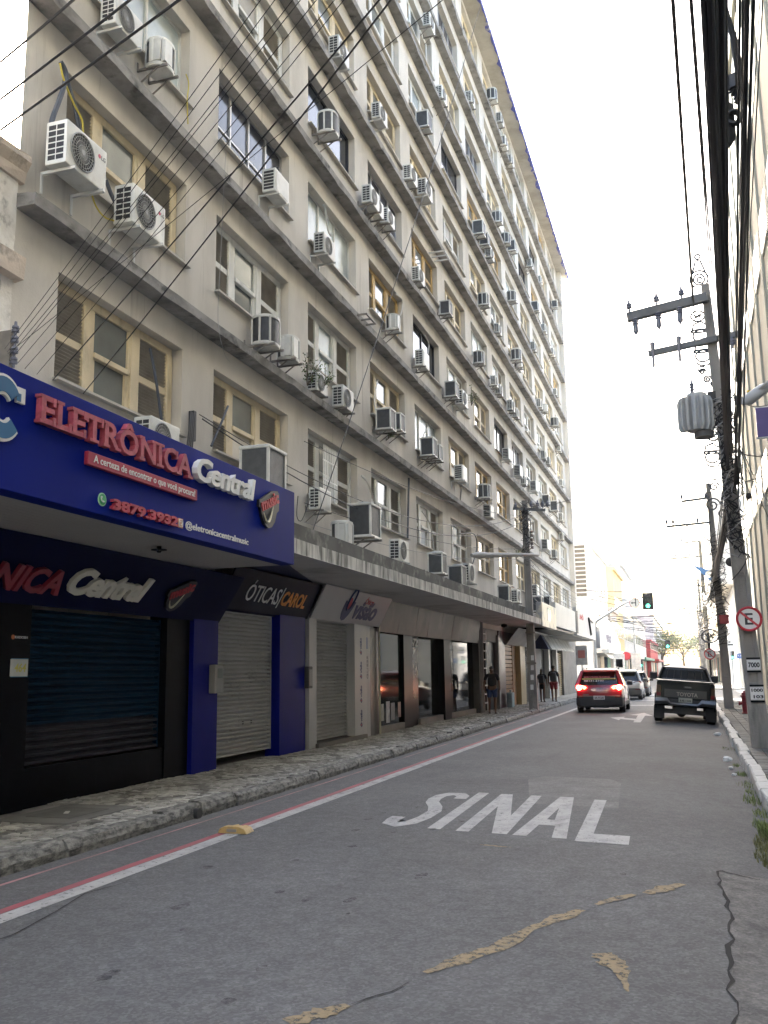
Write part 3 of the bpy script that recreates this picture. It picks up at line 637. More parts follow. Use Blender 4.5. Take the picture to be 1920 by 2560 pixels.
rows_txt = lambda j: ORD[j-1]+' window row above the canopy'
def place_ac(k, x, y, z, label, rot=0.0, scale=1.0):
    o = AC[k] if k not in acused else copy_tree(AC[k]); acused.add(k); o.location = (x, y, z); o.rotation_euler = (0, 0, rot); o.scale = (scale,)*3
    return tag(o, label, 'air conditioner', 'air conditioners on the office facade')
for it in ACS.replace('\n', '').split(';'):
    k, px, py = it.split(); px, py = float(px), float(py); p = onX(px, py, WX+.38)
    hg = {'L': .60, 'A': .56, 'a': .52, 'D': .58, 'V': .56, 'B': .60, 'P': .52, 'C': .62, 'c': .58}[k]; z = p.z-hg/2
    j = max(1, min(9, int((p.z-SIL+.9)/ST)+1)); i = max(0, min(12, int((p.y-Y0+.5)/PY)))
    key = (k, j, i); seen[key] = seen.get(key, 0)+1; extra = '' if seen[key] == 1 else (', farther one' if seen[key] == 2 else ', farthest one')
    place_ac(k, WX, p.y, z, scale=1.0 if k == 'L' else rs.uniform(.84, 1.0), label=f'{LOOK[k]}, {ORD[j-1]} window row above canopy, {ORD[i]} column{extra}')
# ================================================================== CANOPY AND SHOP FRONTS (left)
GZ = .12
m_canopy = M('canopy_edge', (.62, .61, .57), rough=.85, var=.12, vs=1.2, stain=(.17, .165, .14), ss=(4.5, 4.5, .8), st=(.46, .64), sm=.88, stain2=(.045, .05, .038), ss2=(6, 6, .9), st2=(.49, .64), bump=.3, bs=35)
m_soff = M('canopy_soffit', (.52, .505, .48), rough=.9, var=.1, vs=.6, stain=(.25, .235, .21), ss=(.8, .8, .8), st=(.5, .7))
can = thing('canopy', 'long stained concrete canopy with mouldy edge above the left pavement', 'canopy', (-6.6, 13, 3.5))
rs = random.Random(4); mb = MB(); rings = []; CX = -5.78
for q in range(131):
    Y = 8.9+(38.9-8.9)*q/130; rings.append([(WX, Y, 3.52), (CX+.02, Y, 3.50), (CX, Y, 3.512), (CX+rs.uniform(-.006, .006), Y, 3.74+rs.uniform(-.006, .006)), (CX-.10, Y, 3.75), (CX-.14, Y, 3.70), (WX, Y, 3.70)])
obj('slab', mb.loft(rings), m_canopy, can)
obj('soffit', MB().quad((WX, 12.84, 3.494), (CX+.04, 12.84, 3.494), (CX+.04, 38.88, 3.494), (WX, 38.88, 3.494)), m_soff, can, fix=False)
obj('parapet', MB().box(-6.36, -6.22, 13.0, 38.7, 3.70, 4.16), M('black_mould', (.10, .098, .09), rough=.95, var=.35, vs=1.5, stain=(.32, .31, .28), ss=(2, 2, 2), st=(.55, .66), bump=.4), can)
obj('soffit_shadow_paint', MB().quad((WX, 12.85, 3.490), (-5.9, 12.85, 3.490), (-6.6, 15.2, 3.490), (WX, 19.0, 3.490)), M('navy_paint_and_shade', (.012, .02, .07), rough=.5, var=.2), can, fix=False)  # shade on the soffit painted in as a flat dark navy sheet
m_navy = M('navy_board', (.0015, .003, .034), rough=.5, var=.1, vs=.8, spec=.06, stain=(.003, .005, .028), ss=(1.5, 1.5, .4), st=(.5, .75)); m_blue = M('sign_blue', (.003, .013, .19), rough=.5, var=.08, vs=.7, spec=.05, stain=(.006, .018, .15), ss=(3, 3, .5), st=(.5, .75), sm=.6)
m_black = M('black_granite', (.003, .0035, .006), rough=.35, var=.3, vs=6, spec=.08, stain=(.012, .012, .014), ss=(2, 2, .5), st=(.6, .78)); m_deepblue = M('post_blue', (.003, .007, .17), rough=.35, var=.1, spec=.07)
m_lred = M('letter_red', (.40, .075, .11), rough=.55, var=.15, vs=6, stain=(.28, .05, .07), ss=(14, 14, 14), st=(.5, .56), sm=.7); m_lwht = M('letter_white', (.70, .70, .69), rough=.5, var=.06)
m_bar = M('bar_red', (.33, .025, .06), rough=.5, var=.1)
# ---- big projecting sign box
SX = -5.55
sg = thing('shop_sign', 'large blue projecting shop sign with raised red and white letters', 'sign', (SX-.7, 8.5, 3.25))
obj('front_board', MB().box(SX-.22, SX, 1.5, 12.83, 3.25, 4.35), m_blue, sg, bevel=.006)
so_ = obj('soffit', MB().box(-7.35, SX-.223, 1.5, 12.80, 3.26, 3.34), M('pvc_lining', (.44, .43, .41), rough=.5, var=.04), sg)
for k in range(14): obj('lining_board', MB().box(-7.3+k*.11, -7.3+k*.11+.104, 1.5, 12.79, 3.25, 3.2595), M('pvc_lining', (.44, .43, .41)), so_)
def letters(mb, mat, parent, ax=1, nm='letter', bevel=0):
    for l in split_letters(mb, ax): obj(nm, l, mat, parent, fix=False)
def serif_word(txt, y0, y1, z0, z1, x, dp):
    t = wall_text(txt, y0, y1, z0, z1, x, dp, bold=.022, space=1.06); out = []
    for ch, l in zip(txt, split_letters(t)):
        a = min(v[1] for v in l.v); b = max(v[1] for v in l.v); zz = z0; cap = z0+(z1-z0)/1.27; s = .030; wq = (b-a); d2 = dp+.003
        def sf(u, zc, half=.055): l.box(x, x+d2, u-half, u+half, zc-(.0 if zc == zz else s), zc+(s if zc == zz else .0))
        if ch in 'EL': sf(a+.035, zz); sf(a+.035, cap); l.box(x, x+d2, b-.03, b+.012, zz, zz+.085)
        if ch == 'E': l.box(x, x+d2, b-.035, b+.008, cap-.08, cap)
        if ch == 'T': sf((a+b)/2, zz, .075); l.box(x, x+d2, a-.008, a+.03, cap-.09, cap); l.box(x, x+d2, b-.03, b+.008, cap-.09, cap)
        if ch in 'R': sf(a+.035, zz); sf(a+.02, cap, .04); sf(b-.03, zz, .05)
        if ch == 'N': sf(a+.03, zz); sf(a+.02, cap, .045); sf(b-.03, cap)
        if ch == 'I': sf((a+b)/2, zz, .075); sf((a+b)/2, cap, .075)
        if ch == 'A': sf(a+.03, zz); sf(b-.035, zz, .06)
        if ch == 'C': l.box(x, x+d2, b-.03, b+.006, cap-.10, cap-.01)
        out.append(l)
    return out
for l in serif_word('ELETRÔNICA', 6.90, 9.64, 3.935, 4.275, SX, .065): obj('letter', l, m_lred, sg, fix=False)
letters(wall_text('Central', 9.74, 11.34, 3.95, 4.25, SX, .075, bold=.03, shear=.18, space=.95), m_lwht, sg)
obj('slogan_bar', MB().box(SX, SX+.05, 7.64, 9.80, 3.70, 3.835), m_bar, sg, bevel=.006)
stuff(obj('slogan', wall_text('A certeza de encontrar o que você procura!', 7.73, 9.74, 3.715, 3.815, SX+.05, .004, bold=.012), m_lwht, sg, fix=False))
letters(wall_text('3879.3932', 8.10, 9.39, 3.325, 3.44, SX, .045, bold=.045), M('number_red', (.38, .03, .06), rough=.5), sg, nm='digit')
obj('handle_text', wall_text('@eletronicacentralmusic', 9.62, 11.28, 3.33, 3.44, SX, .006, bold=.012), m_lwht, sg, fix=False)
def disc(name, y, z, r, x, th, mat, parent, n=24): return obj(name, MB().lathe([(r, 0), (r, th)], (x, y, z), n, 'x'), mat, parent)
d = disc('chat_icon', 7.96, 3.405, .068, SX, .008, m_lwht, sg); d.data.materials[0] = M('icon_palegreen', (.35, .62, .42), rough=.5)
disc('icon_face', 7.96, 3.405, .056, SX+.0082, .004, M('icon_green', (.06, .36, .14), rough=.5), d)
obj('icon_handset', MB().tube([(SX+.016, 7.96+.030*math.cos(a), 3.415+.034*math.sin(a)) for a in [R(150+k*12) for k in range(13)]], [.011, .012, .009, .007, .006, .006, .006, .006, .006, .007, .009, .012, .011], 6), m_lwht, d)
d = obj('photo_icon', MB().box(SX, SX+.008, 9.445, 9.555, 3.335, 3.445), M('icon_orange', (.62, .26, .12), rough=.5, var=.5, vs=14), sg, bevel=.003)
obj('icon_ring', MB().tube([(SX+.011, 9.5+.024*math.cos(2*math.pi*k/20), 3.39+.024*math.sin(2*math.pi*k/20)) for k in range(21)], .005, 5, cap=False).tube([(SX+.011, 9.5+.042*math.copysign(abs(math.cos(a))**.5, math.cos(a)), 3.39+.042*math.copysign(abs(math.sin(a))**.5, math.sin(a))) for a in [2*math.pi*k/28 for k in range(29)]], .005, 5, cap=False), m_lwht, d)
m_cblue = M('logo_cyan', (.02, .12, .26), rough=.45, var=.15)
def arc_c(yc, zc, ro, ri, x, th):
    mb = MB(); A = [R(38+k*284/30) for k in range(31)]; pl = [(yc+ro*math.cos(a)*.85, zc+ro*math.sin(a)) for a in A] + [(yc+ri*math.cos(a)*.85, zc+ri*math.sin(a)) for a in A[::-1]]
    n = len(pl); h = n//2
    vs = [(x, a, b) for a, b in pl]+[(x+th, a, b) for a, b in pl]; fs = []
    for k in range(h-1): fs += [(k, k+1, n-2-k, n-1-k), (n+k, 2*n-1-k, 2*n-2-k, n+k+1)]
    fs += [(k, n+k, n+(k+1) % n, (k+1) % n) for k in range(n)]
    return mb.add(vs, fs)
c0 = obj('letter', arc_c(6.44, 3.955, .30, .115, SX, .03), m_lwht, sg); c0['label'] = 'white outlined blue capital C at the left end'
obj('letter_face', arc_c(6.44, 3.955, .275, .14, SX+.031, .006).box(SX+.031, SX+.0365, 6.60, 6.655, 4.06, 4.13), m_cblue, c0)
obj('serif', MB().box(SX, SX+.0295, 6.61, 6.715, 4.05, 4.19), m_lwht, c0)
def music_logo(parent, f):
    sh = [(-.30,.08),(-.22,.10),(-.05,.19),(.12,.27),(.30,.30),(.36,.26),(.35,.02),(.28,-.02),(.22,-.16),(.12,-.25),(0,-.28),(-.12,-.24),(-.21,-.14),(-.26,-.03),(-.31,-.02)]
    b = obj('music_badge', MB().prism(sh, f, 0, .04), M('badge_black', (.012, .012, .016), rough=.4), parent)
    if parent.parent is not None: b = parent
    t = fit(text_mb('music', .01, bold=.03), -.25, .33, -.07, .10, 0, .014); c, s = math.cos(R(21)), math.sin(R(21))
    t.v = [f(v[0]*c-v[1]*s+.01, v[0]*s+v[1]*c+.08, .04+v[2]) for v in t.v]; obj('lettering', t, M('badge_red', (.42, .04, .05), rough=.5), b, fix=False)
    pts = [f(-.17+.035*k, -.06-.17*math.sin(math.pi*(k+.5)/9.5)+(.004*k*k*.4), .05) for k in range(10)]
    obj('smile', MB().tube(pts, [.004, .009, .013, .016, .017, .017, .015, .012, .008, .004], 6), M('badge_cream', (.6, .56, .42), rough=.5), b)
music_logo(sg, lambda a, b, h: (SX+h, 11.83+a, 3.94+b))
lp = gnd(398, 1366, 3.25)
lf = thing('ceiling_lamp', 'small black round lamp under the blue sign box', 'lamp', (lp.x, lp.y, 3.19)); obj('lamp_plate', MB().lathe([(.02, -.02), (.035, 0), (.10, .01), (.10, .02), (.03, .03), (.03, .06)], (0, 0, 0), 16), m_black, lf, local=True, smooth=True)
# ---- slanted fascias
def slant(yo, zb, zt, xb, xt):
    L_ = math.hypot(xt-xb, zt-zb); ux, uz = (xt-xb)/L_, (zt-zb)/L_
    return (lambda a, b, h: (xb+ux*b+uz*h, yo+a, zb+uz*b-ux*h)), L_
def slant_panel(name, y0, y1, zb, zt, xb, xt, mat, parent, th=.03):
    f, L_ = slant(0, zb, zt, xb, xt); return obj(name, MB().prism([(y0, 0), (y1, 0), (y1, L_), (y0, L_)], f, -th, 0), mat, parent)
def slant_text(txt, y0, y1, b0, b1, f, dp, **k):
    t = fit(text_mb(txt, **k), y0, y1, b0, b1, 0, dp); t.v = [f(*v) for v in t.v]; return t
# shop 1: electronics
s1 = thing('electronics_shop', 'dark navy shop front with black granite pillars under the blue sign', 'shop front', (WX, 10.5, GZ))
obj('pillar', MB().box(WX-.25, -7.53, 6.0, 9.48, GZ, 2.60), m_black, s1); obj('pillar', MB().box(WX-.25, -7.55, 12.62, 13.30, GZ, 2.60), m_black, s1); obj('plinth', MB().box(WX-.25, -7.57, 9.48, 12.62, GZ, .585), m_black, s1)
obj('lintel_wall', MB().box(WX-.25, WX-.02, 6, 14.2, 2.6, 3.6), m_navy, s1)
fs1, L1 = slant(0, 2.50, 3.24, -7.50, -7.02); fb = slant_panel('fascia', 5.5, 14.17, 2.50, 3.24, -7.50, -7.02, m_navy, s1)
letters(slant_text('ELETRÔNICA', 6.75, 9.72, .18, .60, fs1, .05, bold=.03, shear=.12), M('dark_red_letter', (.22, .015, .03), rough=.45), fb)
letters(slant_text('Central', 9.84, 11.58, .22, .60, fs1, .05, bold=.04, shear=.25, space=.95), M('ivory_letter', (.62, .60, .52), rough=.45), fb)
music_logo(fb, lambda a, b, h: fs1(12.4+a*.95, .40+b*.95, h))
m_teal = M('teal_shutter', (.005, .026, .055), rough=.6, var=.2, vs=2, spec=.05); m_tealg = M('grey_shutter_band', (.035, .036, .045), rough=.65, var=.2, spec=.12); m_galv = M('galvanised_shutter', (.46, .46, .445), rough=.65, metal=.1, var=.12, vs=2, stain=(.14, .135, .12), ss=(2, 2, 3), st=(.58, .72), sm=.7)
def shutter(name, label, y0, y1, z0, z1, x, pitch, mat, bandmat=None, bandz=0, group=None):
    t = thing(name, label, 'shutter', (x, (y0+y1)/2, z0), group); n_ = int((z1-z0)/pitch); prof = [(-.02, 0), (.025, .003), (.050, pitch*.16), (.050, pitch*.46), (.022, pitch*.58), (-.020, pitch*.62), (-.026, pitch*1.02), (-.04, pitch*1.02), (-.04, .0)]; me = None
    for k in range(n_):
        if me is None or (bandmat and (z0+k*pitch < bandz)) :
            o = obj('slat', MB().prism(prof, lambda a, b, h: (a, h, b), -(y1-y0)/2, (y1-y0)/2), bandmat if (bandmat and z0+k*pitch < bandz) else mat, t, local=True); me = o if not (bandmat and z0+k*pitch < bandz) else None
        else: o = me.copy(); COL.objects.link(o)
        o.location = (0, 0, k*pitch)
    obj('guide', MB().box(-.03, .04, -(y1-y0)/2-.045, -(y1-y0)/2, 0, z1-z0), mat, t, local=True); obj('guide', MB().box(-.03, .04, (y1-y0)/2, (y1-y0)/2+.045, 0, z1-z0), mat, t, local=True)
    return t
shutter('roll_shutter', 'closed dark teal roll shutter between black granite pillars', 9.53, 12.57, .60, 2.48, -7.70, .094, m_teal, m_tealg, 1.05)
tag(obj('house_number_tile', MB().box(-7.53, -7.515, 9.14, 9.44, 1.66, 1.86), M('tile_white', (.55, .57, .55), rough=.35), bevel=.004), 'white number tile with yellow digits on the black granite pillar', 'sign')
nt_ = [o for o in COL.objects if o.name == 'house_number_tile'][0]
obj('digits', wall_text('464', 9.20, 9.40, 1.71, 1.81, -7.514, .003, bold=.015, shear=.15), M('digit_yellow', (.55, .5, .12), rough=.5), nt_, fix=False)
obj('tile_border', MB().box(-7.516, -7.513, 9.14, 9.44, 1.652, 1.66).box(-7.516, -7.513, 9.14, 9.44, 1.86, 1.868), M('tile_blue', (.05, .2, .35), rough=.4), nt_)
k_ = tag(obj('brand_plate', wall_text('KADOSH', 9.20, 9.42, 2.10, 2.13, -7.53, .003, bold=.01), m_lwht, fix=False), 'small white KADOSH lettering on the black granite pillar', 'sign')
disc('emblem', 9.165, 2.115, .028, -7.53, .004, M('emblem_orange', (.55, .16, .05), rough=.4), k_)
# shop 2: optician, dark fascia
s2 = thing('optician_shop', 'optician front with blue posts and dark slanted fascia lettered in orange', 'shop front', (WX, 15.7, GZ))
obj('post', MB().box(WX-.2, -7.48, 13.31, 14.13, GZ, 2.78), m_deepblue, s2, bevel=.004); obj('post', MB().box(WX-.2, -7.50, 16.66, 17.92, GZ, 2.78), m_deepblue, s2, bevel=.004); obj('lintel_wall', MB().box(WX-.2, WX, 14.2, 18.1, 2.74, 3.5), m_navy, s2)
fs2, L2 = slant(0, 2.76, 3.45, -7.52, -7.18); fb = slant_panel('fascia', 14.19, 18.06, 2.76, 3.45, -7.52, -7.18, M('fascia_black', (.002, .003, .016), spec=.08, rough=.35, var=.15), s2)
obj('lettering', slant_text('ÓTICAS', 14.95, 16.32, .20, .60, fs2, .008, shear=.12), m_lwht, fb, fix=False); obj('divider', MB().prism([(16.34, .14), (16.365, .14), (16.44, .56), (16.415, .56)], fs2, 0, .008), m_lwht, fb)
obj('lettering', slant_text('CAROL', 16.46, 17.62, .20, .50, fs2, .01, bold=.028, shear=.12), M('orange_letter', (.72, .26, .03), rough=.45), fb, fix=False)
shutter('roll_shutter', 'closed ribbed grey roll shutter between two blue posts', 14.2, 16.58, .26, 2.80, -7.70, .074, m_galv)
sh = thing('mail_flap', 'small wicket outline with two knobs in the grey shutter', 'hatch', (-7.67, 15.6, .72)); obj('frame', MB().box(.0, .006, -.32, -.30, 0, .36).box(0, .006, .3, .32, 0, .36).box(0, .006, -.3, .3, 0, .02), m_galv, sh, local=True); [obj('knob', MB().lathe([(.03, 0), (.025, .02)], (0, y, .08), 10, 'x'), m_black, sh, local=True) for y in (-.16, .18)]
mt_ = thing('meter_box', 'grey electric meter box mounted on the blue post', 'meter box', (-7.48, 13.98, 1.35)); obj('case', MB().box(0, .12, -.16, .14, 0, .46), M('meter_grey', (.25, .25, .24), rough=.5, var=.1), mt_, local=True, bevel=.012); obj('window', MB().box(.12, .126, -.08, .08, .24, .40), m_gl, mt_, local=True)
mt_ = thing('meter_box', 'dark meter box on the navy panel beside the white optician post', 'meter box', (-7.50, 17.96, 1.35)); obj('case', MB().box(0, .10, -.10, .12, 0, .44), M('meter_dark', (.07, .07, .07), rough=.5), mt_, local=True, bevel=.012); obj('lid', MB().box(.10, .106, -.07, .09, .05, .38), M('meter_grey', (.25, .25, .24)), mt_, local=True)
# shop 3: optician, white
m_wp = M('white_panel', (.40, .405, .41), rough=.4, var=.05); s3 = thing('optician_shop', 'white optician front with slanted fascia and four logos down its post', 'shop front', (WX, 20, GZ))
obj('post', MB().box(WX-.2, -7.47, 18.06, 18.46, GZ, 2.79), m_wp, s3); po = obj('post', MB().box(WX-.2, -7.47, 20.82, 21.66, .22, 2.79), m_wp, s3); obj('side_strip', MB().box(WX-.2, -7.52, 21.66, 22.07, GZ, 2.79), M('grey_panel', (.33, .335, .35), rough=.4, var=.06), s3); obj('step', MB().box(WX-.2, -7.40, 18.4, 21.5, GZ, .22), M('step_stone', (.11, .1, .09), rough=.6, var=.2), s3); obj('lintel_wall', MB().box(WX-.2, WX, 18.1, 22.6, 2.76, 3.5), m_wp, s3)
fs3, L3 = slant(0, 2.78, 3.47, -7.46, -7.10); fb = slant_panel('fascia', 18.1, 22.65, 2.78, 3.47, -7.46, -7.10, m_wp, s3)
m_vis = M('vision_blue', (.02, .035, .12), rough=.45); m_vr = M('vision_red', (.45, .02, .04), rough=.45)
def eye(f, s, parent, dp=.006):
    cres = [(-.42,.22),(-.30,.22),(-.27,.10),(-.18,-.02),(-.04,-.06),(.10,-.02),(.19,.10),(.22,.22),(.40,.22),(.34,.02),(.22,-.20),(.05,-.36),(-.12,-.40),(-.28,-.34),(-.39,-.18),(-.43,.02)]
    obj('logo_crescent', MB().prism([(a*s, b*s) for a, b in cres], f, 0, dp), m_vis, parent)
    rg = MB().tube([f(-.02*s+.20*s*math.cos(2*math.pi*k/24)+.06*s*math.sin(2*math.pi*k/24), .28*s+.34*s*math.sin(2*math.pi*k/24), dp) for k in range(25)], .035*s, 5, cap=False); obj('logo_ring', rg, m_vis, parent, fix=False)
    obj('logo_dot', MB().prism([(-.05*s+.13*s*math.cos(2*math.pi*k/18), .14*s+.19*s*math.sin(2*math.pi*k/18)) for k in range(18)], f, 0, dp*1.5), m_vr, parent)
eye(lambda a, b, h: fs3(19.95+a, .35+b, h), .78, fb)
obj('lettering', slant_text('visão', 20.36, 21.95, .12, .58, fs3, .008, bold=.035, shear=.2), m_vis, fb, fix=False); obj('lettering', slant_text('Óticas', 20.85, 21.45, .52, .70, fs3, .008, bold=.008), m_vr, fb, fix=False)
for k in range(4):
    z0 = .42+k*.56; t = fit(text_mb('visão', .01, bold=.03, shear=.15), 0, .27, 0, .12, 0, .005); t.v = [(-7.47+v[2], 21.32-v[1], z0+.10+v[0]) for v in t.v]; obj('post_logo', t, m_vis, po, fix=False)
    eye(lambda a, b, h, z0=z0: (-7.47+h, 21.27-b, z0+.03+a), .14, po, .004)
st_ = tag(obj('sticker', MB().box(-7.52, -7.516, 21.72, 21.90, 2.22, 2.50), M('sticker_blue', (.03, .08, .25), rough=.4)), 'small blue sticker on the grey strip of the white optician front', 'sticker')
obj('vertical_lettering', (lambda t: (setattr(t, 'v', [(-7.52+v[2], 21.92-v[1], 1.5+v[0]) for v in t.v]), t)[1])(fit(text_mb('GUESS', .01), 0, .55, 0, .10, 0, .004)), M('strip_letter', (.10, .10, .11), rough=.4), s3, fix=False)
shutter('roll_shutter', 'closed ribbed grey roll shutter of the white optician front', 18.5, 20.78, .24, 2.80, -7.70, .074, m_galv)
# shop 4: glass front with polished stone band
s4 = thing('glass_shop', 'dark glass shop front with polished brown stone band above', 'shop front', (WX, 28, GZ)); m_stone = M('polished_stone', (.12, .105, .095), ior=1.2, rough=.4, var=.25, vs=1.1, stain=(.18, .15, .13), ss=(1.2, 1.2, 1.2), st=(.5, .62), sm=.7); m_jamb = M('black_jamb', (.003, .004, .006), ior=1.15, spec=.5, rough=.3, var=.2)
y = 22.68
for wd in (1.65, 1.7, 1.3, 1.55, 1.45, 1.5, 1.35, 1.27): slant_panel('stone_panel', y+.005, y+wd-.005, 2.67+rs.uniform(-.004, .004), 3.48, -7.50+rs.uniform(-.006, .006), -7.36+rs.uniform(-.008, .008), m_stone, s4); y += wd
m_shop = glass('shop_glass', (.010, .013, .014), .05, .5, ior=1.22); m_shopg = glass('shop_glass_green', (.022, .030, .025), .06, .5, ior=1.25)
obj('pane', MB().box(-7.66, -7.645, 22.86, 25.1, .30, 2.70), m_shopg, s4); obj('pane', MB().box(-7.80, -7.785, 27.0, 30.3, .30, 2.70), m_shop, s4); obj('pane', MB().box(-7.72, -7.705, 31.25, 34.4, .30, 2.70), m_shop, s4)
obj('jamb', MB().box(WX-.3, -7.56, 25.1, 25.95, GZ, 2.68), m_jamb, s4); obj('door_leaf', MB().box(-7.75, -7.70, 25.95, 27.0, GZ, 2.68), m_jamb, s4); obj('jamb', MB().box(WX-.3, -7.56, 29.6, 30.45, GZ, 2.68), m_jamb, s4); obj('door_leaf', MB().box(-7.75, -7.70, 30.45, 31.25, GZ, 2.68), m_jamb, s4)
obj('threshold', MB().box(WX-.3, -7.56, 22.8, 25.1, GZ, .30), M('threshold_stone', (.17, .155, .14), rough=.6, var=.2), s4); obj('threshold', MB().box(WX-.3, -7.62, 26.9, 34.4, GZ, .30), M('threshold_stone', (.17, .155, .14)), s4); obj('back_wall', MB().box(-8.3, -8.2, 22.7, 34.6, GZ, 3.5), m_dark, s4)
obj('bright_strip', MB().box(-7.70, -7.694, 26.05, 26.9, .9, 2.35), M('strip_mirror', (.06, .05, .046), ior=1.2, rough=.25, var=.3, vs=1.3), s4); obj('bright_strip', MB().box(-7.70, -7.694, 30.55, 31.2, 1.0, 2.35), M('strip_mirror2', (.06, .054, .046), ior=1.2, rough=.25, var=.5, vs=2), s4)
obj('street_number', wall_text('472', 26.15, 26.92, 2.38, 2.62, -7.694, .02, bold=.03), m_lwht, s4, fix=False); obj('street_number', wall_text('468', 30.55, 31.2, 2.38, 2.62, -7.694, .02, bold=.03), m_lwht, s4, fix=False)
for a, b, c, d_, cc in ((22.95, 23.5, .42, .85, (.3, .29, .27)), (23.7, 24.0, .35, .9, (.35, .36, .38)), (24.1, 24.45, .4, .85, (.16, .16, .17)), (24.75, 25.0, .45, .85, (.45, .30, .25))): obj('window_poster', MB().box(-7.643, -7.640, a, b, c, d_), M('poster%d' % int(a*100), cc, rough=.5, var=.4, vs=6), s4)
obj('brackets_strip', MB().box(WX-.1, -7.55, 22.10, 22.84, GZ, 2.75), M('dark_metal_strip', (.035, .035, .037), rough=.35, var=.3, vs=3), s4)
tag(obj('drain_pipe', MB().tube([(-7.5, 22.75, GZ), (-7.5, 22.75, 2.7), (-7.45, 22.75, 3.45)], .026, 8), M('cream_pipe', (.45, .42, .3), rough=.5), smooth=True), 'thin cream drain pipe left of the green shop window', 'pipe')
# beyond: narrow grille, doors, wooden shutter, columns
rest_ = thing('far_shop_row', 'row of dark doorways and columns past the glass shop', 'shop front', (WX, 50, GZ)); m_mar = M('maroon_panel', (.055, .012, .018), rough=.3, var=.1); m_col = M('grey_column', (.17, .17, .165), rough=.6, var=.1); m_gold = M('ochre_column', (.36, .28, .15), rough=.35, var=.12, vs=2)
obj('pipe_column', MB().box(WX-.3, -7.50, 34.55, 35.25, GZ, 3.5), M('column_dark', (.045, .045, .045), rough=.4, var=.3), rest_)
for k, y in enumerate((34.7, 34.95, 35.12)): obj('conduit', MB().cyl((-7.46, y, GZ), (-7.46, y, 3.48), .03, n=8), M('conduit_grey', (.2, .2, .2), rough=.5), rest_, smooth=True)
gr = thing('grille_gate', 'narrow gate of pale bars and rungs beside the glass shop', 'gate', (-7.62, 35.9, GZ))
for y in (-.55, .0, .55): obj('upright', MB().box(-.02, .02, y-.03, y+.03, 0, 3.1), m_lwht, gr, local=True)
for k in range(9): obj('rung', MB().box(-.015, .015, -.55, .55, .3+k*.33, .34+k*.33), m_lwht, gr, local=True)
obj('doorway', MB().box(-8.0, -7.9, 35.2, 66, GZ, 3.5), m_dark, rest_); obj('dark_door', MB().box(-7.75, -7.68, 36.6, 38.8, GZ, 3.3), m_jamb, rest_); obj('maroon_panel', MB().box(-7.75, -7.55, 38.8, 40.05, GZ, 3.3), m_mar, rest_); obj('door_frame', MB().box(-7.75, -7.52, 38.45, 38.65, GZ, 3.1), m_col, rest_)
m_bw = M('varnished_wood', (.25, .11, .028), rough=.4, var=.3, vs=2.5, coat=.25); wd_ = thing('wooden_shutter', 'brown varnished wooden folding shutter door behind the leaning pole', 'door', (-7.66, 41.6, GZ))
for k in range(15): obj('slat', MB().box(-.03, .02, -1.45, .55, .05+k*.18, .05+k*.18+.155), m_bw, wd_, local=True, bevel=.008)
obj('leaf', MB().box(-.04, .03, .6, 1.35, .0, 2.75), m_bw, wd_, local=True); obj('stile', MB().box(-.04, .045, .52, .62, 0, 2.75), m_bw, wd_, local=True)
obj('ochre_column', MB().box(WX-.3, -7.42, 43.05, 44.35, GZ, 2.75), m_gold, rest_)
fs5, L5 = slant(0, 2.75, 3.45, -7.5, -6.95); slant_panel('fascia', 40.1, 44.3, 2.75, 3.45, -7.5, -6.95, M('fascia_brown', (.20, .165, .12), rough=.3, var=.35, vs=1.1), rest_); slant_panel('fascia', 44.32, 48.9, 2.75, 3.45, -7.5, -6.95, M('fascia_grey', (.24, .235, .22), rough=.3, var=.2), rest_)
shutter('roll_shutter', 'closed dark roll shutter right behind the concrete pole', 44.4, 47.2, GZ, 2.72, -7.68, .10, M('black_shutter', (.06, .06, .065), rough=.4, metal=.4, var=.2)); obj('grey_column', MB().box(WX-.2, -7.45, 47.25, 49.6, GZ, 2.75), m_col, rest_)
for a, b in ((49.9, 52.3), (52.9, 55.4)): obj('dark_door', MB().box(-7.78, -7.70, a, b, GZ, 2.75), m_jamb, rest_); obj('white_column', MB().box(WX-.2, -7.45, b, b+.55, GZ, 2.8), m_wp, rest_)
shutter('roll_shutter', 'ochre ribbed roll shutter at the far end of the block', 56.1, 58.6, GZ, 2.75, -7.66, .11, M('ochre_shutter', (.28, .22, .13), rough=.45, var=.2)); obj('stone_plinth', MB().box(WX-.2, -7.4, 53.2, 55.2, GZ, .7), M('pale_stone', (.4, .36, .28), rough=.6, var=.15), rest_); obj('end_wall', MB().box(-7.95, -7.5, 58.7, 66.0, GZ, 4.2), M('end_wall', (.12, .115, .11), rough=.6, var=.3), rest_); obj('upper_wall', MB().box(-7.9, WX-.01, 35.2, 66, 2.8, 4.2), m_col, rest_)
